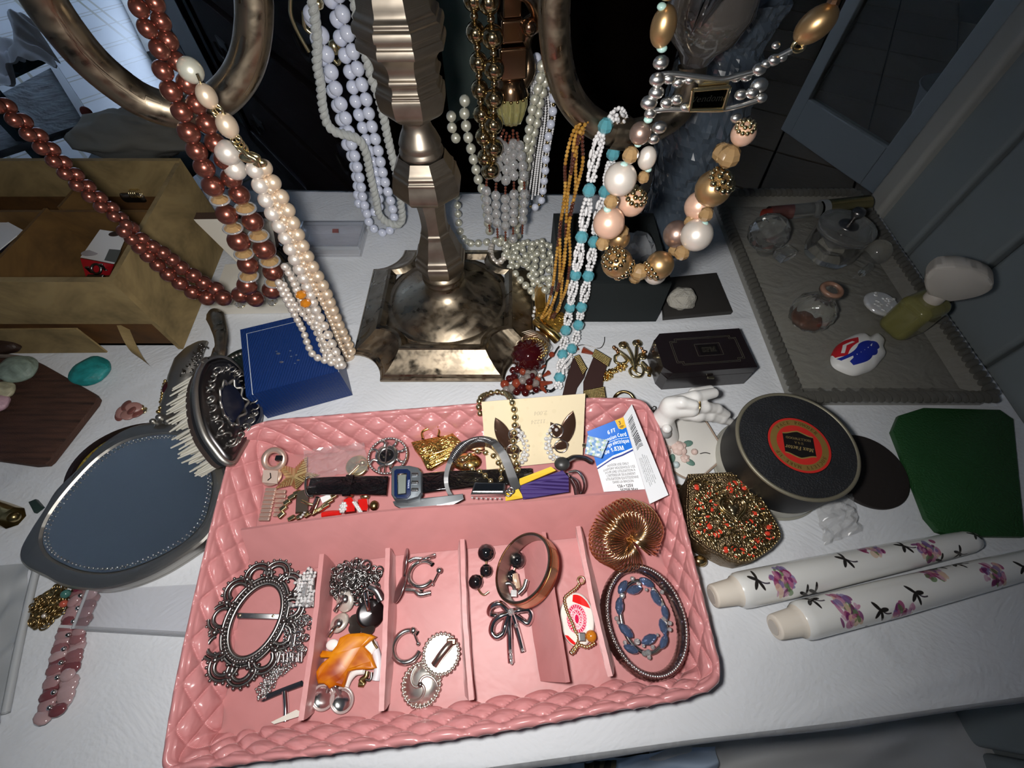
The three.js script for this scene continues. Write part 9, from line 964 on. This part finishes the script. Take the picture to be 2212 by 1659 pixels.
  { const c = [.3338,.757,-.3658], e = thing('glass_jar', 'square cut glass jar with silver knobbed lid on the glass tray', 'jar', c), y = c[1]; part(e, 'jar_body', latheAt([[0, 0], [0.022, 0], [0.025, 0.004], [0.026, 0.03], [0.024, 0.031], [0.022, 0.008], [0, 0.007]], c, 8), gl); part(e, 'jar_lid', latheAt([[0, 0.031], [0.026, 0.031], [0.0265, 0.034], [0.0265, 0.038], [0, 0.0385]], c, 40), mat([0.9, 0.9, 0.86], 0.04, { transmission: 0.92, thickness: 0.004, clearcoat: 1 })); part(e, 'knob_plate', latheAt([[0, 0.042], [0.004, 0.0418], [0.009, 0.0395], [0.0095, 0.0385]].reverse(), c, 28), M.oldsilver); part(e, 'knob', latheAt([[0.002, 0.042], [0.0022, 0.046], [0.0052, 0.0495], [0.0062, 0.053], [0.005, 0.056], [0, 0.057]], c, 24), M.oldsilver); }
  { const c = [.2791,.757,-.2743], e = thing('scent_bottle', 'small swirled ribbed glass scent bottle with rusty residue inside', 'bottle', c); const g = lathe([[0, 0], [0.012, 0], [0.0165, 0.004], [0.0185, 0.012], [0.017, 0.022], [0.0105, 0.03], [0.007, 0.033], [0.0068, 0.038], [0.0095, 0.04], [0.0098, 0.0425], [0.005, 0.043], [0.0048, 0.034]], 64), p = g.attributes.position; for (let i = 0; i < p.count; i++) { const x = p.getX(i), z = p.getZ(i), y = p.getY(i), a = Math.atan2(z, x) + y * 40, m = y > 0.002 && y < 0.031 ? 1 + 0.05 * Math.cos(a * 11) : 1; p.setX(i, x * m); p.setZ(i, z * m); } g.computeVertexNormals(); g.translate(...c); part(e, 'bottle', g, gl); part(e, 'residue', ball([c[0] - 0.003, c[1] + 0.007, c[2] + 0.002, 0.011], [1, 0.45, 0.8]), mat([0.16, 0.045, 0.015], 0.5)); part(e, 'neck_ring', torus([c[0], c[1] + 0.0425, c[2]], 0.0075, 0.0022), mat([0.4, 0.22, 0.15], 0.3, { transmission: 0.3, thickness: 0.003 })); }
  { const c = [.3529,.766,-.2896,.015], e = thing('cut_stopper', 'flat round cut glass stopper beside the yellow scent bottle', 'stopper', [c[0], c[1] - 0.004, c[2]]); part(e, 'disc', disc([c[0], c[1] - 0.004, c[2]], c[3], 0.006, { k: 20 }), M.rhinestone); const l = []; for (let i = 0; i < 26; i++) { const a = rr(0, 6.3), r = Math.sqrt(rnd()) * 0.85; l.push([[c[0] + r * c[3] * Math.cos(a), c[1] + 0.002, c[2] + r * c[3] * Math.sin(a)], [0.0016, 0.001, 0.0013], YAW(a)]); } grains(e, 'facets', l, FAC, M.rhinestone); }
  { const c = [.3629,.757,-.2646], e = thing('perfume_bottle', 'yellow scent bottle with frosted white fan shaped stopper', 'bottle', c); part(e, 'bottle', mv(new RoundedBoxGeometry(0.036, 0.04, 0.028, 4, 0.008), c[0], c[1] + 0.0205, c[2], 0.4), mat([0.55, 0.53, 0.2], 0.08, { transmission: 0.72, thickness: 0.01, clearcoat: 0.6 })); part(e, 'scent', mv(box(0.03, 0.026, 0.022, 0.005), c[0], c[1] + 0.0165, c[2], 0.4), mat([0.42, 0.38, 0.08], 0.15, { transmission: 0.5, thickness: 0.01 })); part(e, 'collar', latheAt([[0.007, 0.04], [0.0075, 0.043], [0.0072, 0.05], [0.006, 0.052]], c, 24), mat([0.62, 0.56, 0.5], 0.3)); const s = new THREE.Shape(); s.moveTo(-0.007, 0); s.quadraticCurveTo(-0.022, 0.012, -0.0185, 0.022); s.quadraticCurveTo(-0.01, 0.028, 0, 0.027); s.quadraticCurveTo(0.014, 0.028, 0.019, 0.018); s.quadraticCurveTo(0.02, 0.01, 0.007, 0); const g = new THREE.ExtrudeGeometry(s, { depth: 0.008, bevelEnabled: true, bevelSize: 0.003, bevelThickness: 0.004, bevelSegments: 4, curveSegments: 16 }); g.translate(0, 0, -0.004); g.rotateY(-0.5); g.translate(c[0], c[1] + 0.051, c[2]); part(e, 'stopper', crease(g, 0.8), mat([0.62, 0.58, 0.52], 0.6, { transmission: 0.15, thickness: 0.01 })); }
  { const o = [[.2857,-.2288],[.2938,-.2412],[.3074,-.2518],[.3254,-.2583],[.3295,-.254],[.3392,-.2583],[.3426,-.2507],[.3374,-.2412],[.3362,-.2339],[.328,-.2258],[.32,-.2189],[.3109,-.2149],[.2992,-.212],[.2897,-.2164],[.2852,-.2213]], cn = o.reduce((s, v) => [s[0] + v[0] / o.length, s[1] + v[1] / o.length], [0, 0]); const tx = canvas(512, 512, (c) => { c.fillStyle = '#ecebe8'; c.fillRect(0, 0, 512, 512); c.fillStyle = '#c8222c'; c.beginPath(); c.moveTo(20, 330); c.quadraticCurveTo(20, 180, 160, 120); c.lineTo(250, 110); c.lineTo(215, 190); c.quadraticCurveTo(120, 250, 90, 340); c.fill(); c.strokeStyle = '#ecebe8'; c.lineWidth = 22; c.beginPath(); c.moveTo(70, 300); c.lineTo(120, 200); c.lineTo(190, 170); c.stroke(); c.fillStyle = '#1d2f9a'; c.beginPath(); c.moveTo(20, 350); c.quadraticCurveTo(140, 330, 200, 220); c.quadraticCurveTo(270, 150, 350, 190); c.quadraticCurveTo(390, 240, 330, 280); c.quadraticCurveTo(330, 340, 270, 350); c.quadraticCurveTo(240, 420, 110, 440); c.lineTo(90, 400); for (let i = 0; i < 6; i++) { c.lineTo(120 + i * 34, 370 - i * 24); c.lineTo(130 + i * 36, 300 - i * 18); } c.quadraticCurveTo(200, 330, 40, 380); c.fill(); }); const P = [], U = [], J = [], R = 10, n = 60, ring = new THREE.CatmullRomCurve3(o.map((v) => new THREE.Vector3(v[0], 0, v[1])), true).getPoints(n).slice(0, n), xs = o.map((v) => v[0]), zs = o.map((v) => v[1]), mx = Math.min(...xs), Mx = Math.max(...xs), mz = Math.min(...zs), Mz = Math.max(...zs); for (let r = 0; r <= R; r++) { const k = 1 - r / R; for (let i = 0; i < n; i++) { const x = cn[0] + (ring[i].x - cn[0]) * Math.sin(k * PI / 2), z = cn[1] + (ring[i].z - cn[1]) * Math.sin(k * PI / 2); P.push(x, TY + 0.0075 + 0.012 * Math.cos(k * PI / 2), z); U.push((x - mx) / (Mx - mx), 1 - (z - mz) / (Mz - mz)); } } for (let r = 0; r < R; r++) for (let i = 0; i < n; i++) { const a = r * n + i, b = r * n + (i + 1) % n; J.push(a, a + n, b, b, a + n, b + n); } const g = new THREE.BufferGeometry(); g.setAttribute('position', new THREE.Float32BufferAttribute(P, 3)); g.setAttribute('uv', new THREE.Float32BufferAttribute(U, 2)); g.setIndex(J); g.computeVertexNormals(); if (g.attributes.normal.getY(R * n - 5) < 0) { g.setIndex(J.map((q, i) => i % 3 === 1 ? J[i + 1] : i % 3 === 2 ? J[i - 1] : q)); g.computeVertexNormals(); } one('painted_shell', 'white shell painted red and blue at the front of the glass tray', 'shell', g, mat(0xffffff, 0.5, { map: tx })); }
  { const c = [.3852,.762,-.3651,.0176], e = thing('glass_stopper', 'clear round glass stopper lying behind the cut glass jar', 'stopper', [c[0], TY + F, c[2]]); part(e, 'ball', ball([c[0], c[1], c[2], c[3] * 0.75]), gl); part(e, 'peg', tube([[.3688,.762,-.3443],[.356,.762,-.3342]], 0.004), gl); }
}
{ // crackled glass column in cling film
  const c = [.1652,.751,-.4004], t = thing('glass_column', 'tall blue grey crackled glass vase behind the velvet box', 'vase', c); const pr = [[0, 0], [0.03, 0], [0.033, 0.004], [0.031, 0.02], [0.026, 0.05], [0.0275, 0.08], [0.033, 0.11], [0.035, 0.14], [0.031, 0.17], [0.026, 0.185], [0.03, 0.2], [0.032, 0.215]]; const g = lathe(pr, 56), p = g.attributes.position; g.computeVertexNormals(); let G = lathe(new THREE.SplineCurve(pr.slice(1).map((v) => new THREE.Vector2(...v))).getPoints(60).map((v) => [v.x, v.y]), 64); const q = G.attributes.position; for (let i = 0; i < q.count; i++) { const x = q.getX(i), y = q.getY(i), z = q.getZ(i), m = 1 + 0.1 * nz(x * 110, y * 90, z * 110) + 0.07 * nz(x * 240, y * 220, z * 240); q.setX(i, x * m); q.setZ(i, z * m); } G.computeVertexNormals(); G.translate(...c); part(t, 'body', crease(G.toNonIndexed(), 0.25), mat([0.1, 0.13, 0.17], 0.22, { transmission: 0.3, thickness: 0.01, clearcoat: 0.8 })); part(t, 'foot', latheAt([[0, 0], [0.034, 0], [0.035, 0.003], [0.03, 0.006]], c, 40), mat([0.1, 0.13, 0.17], 0.2, { transmission: 0.3, thickness: 0.01 }));
}
renderer.render(scene, camera);
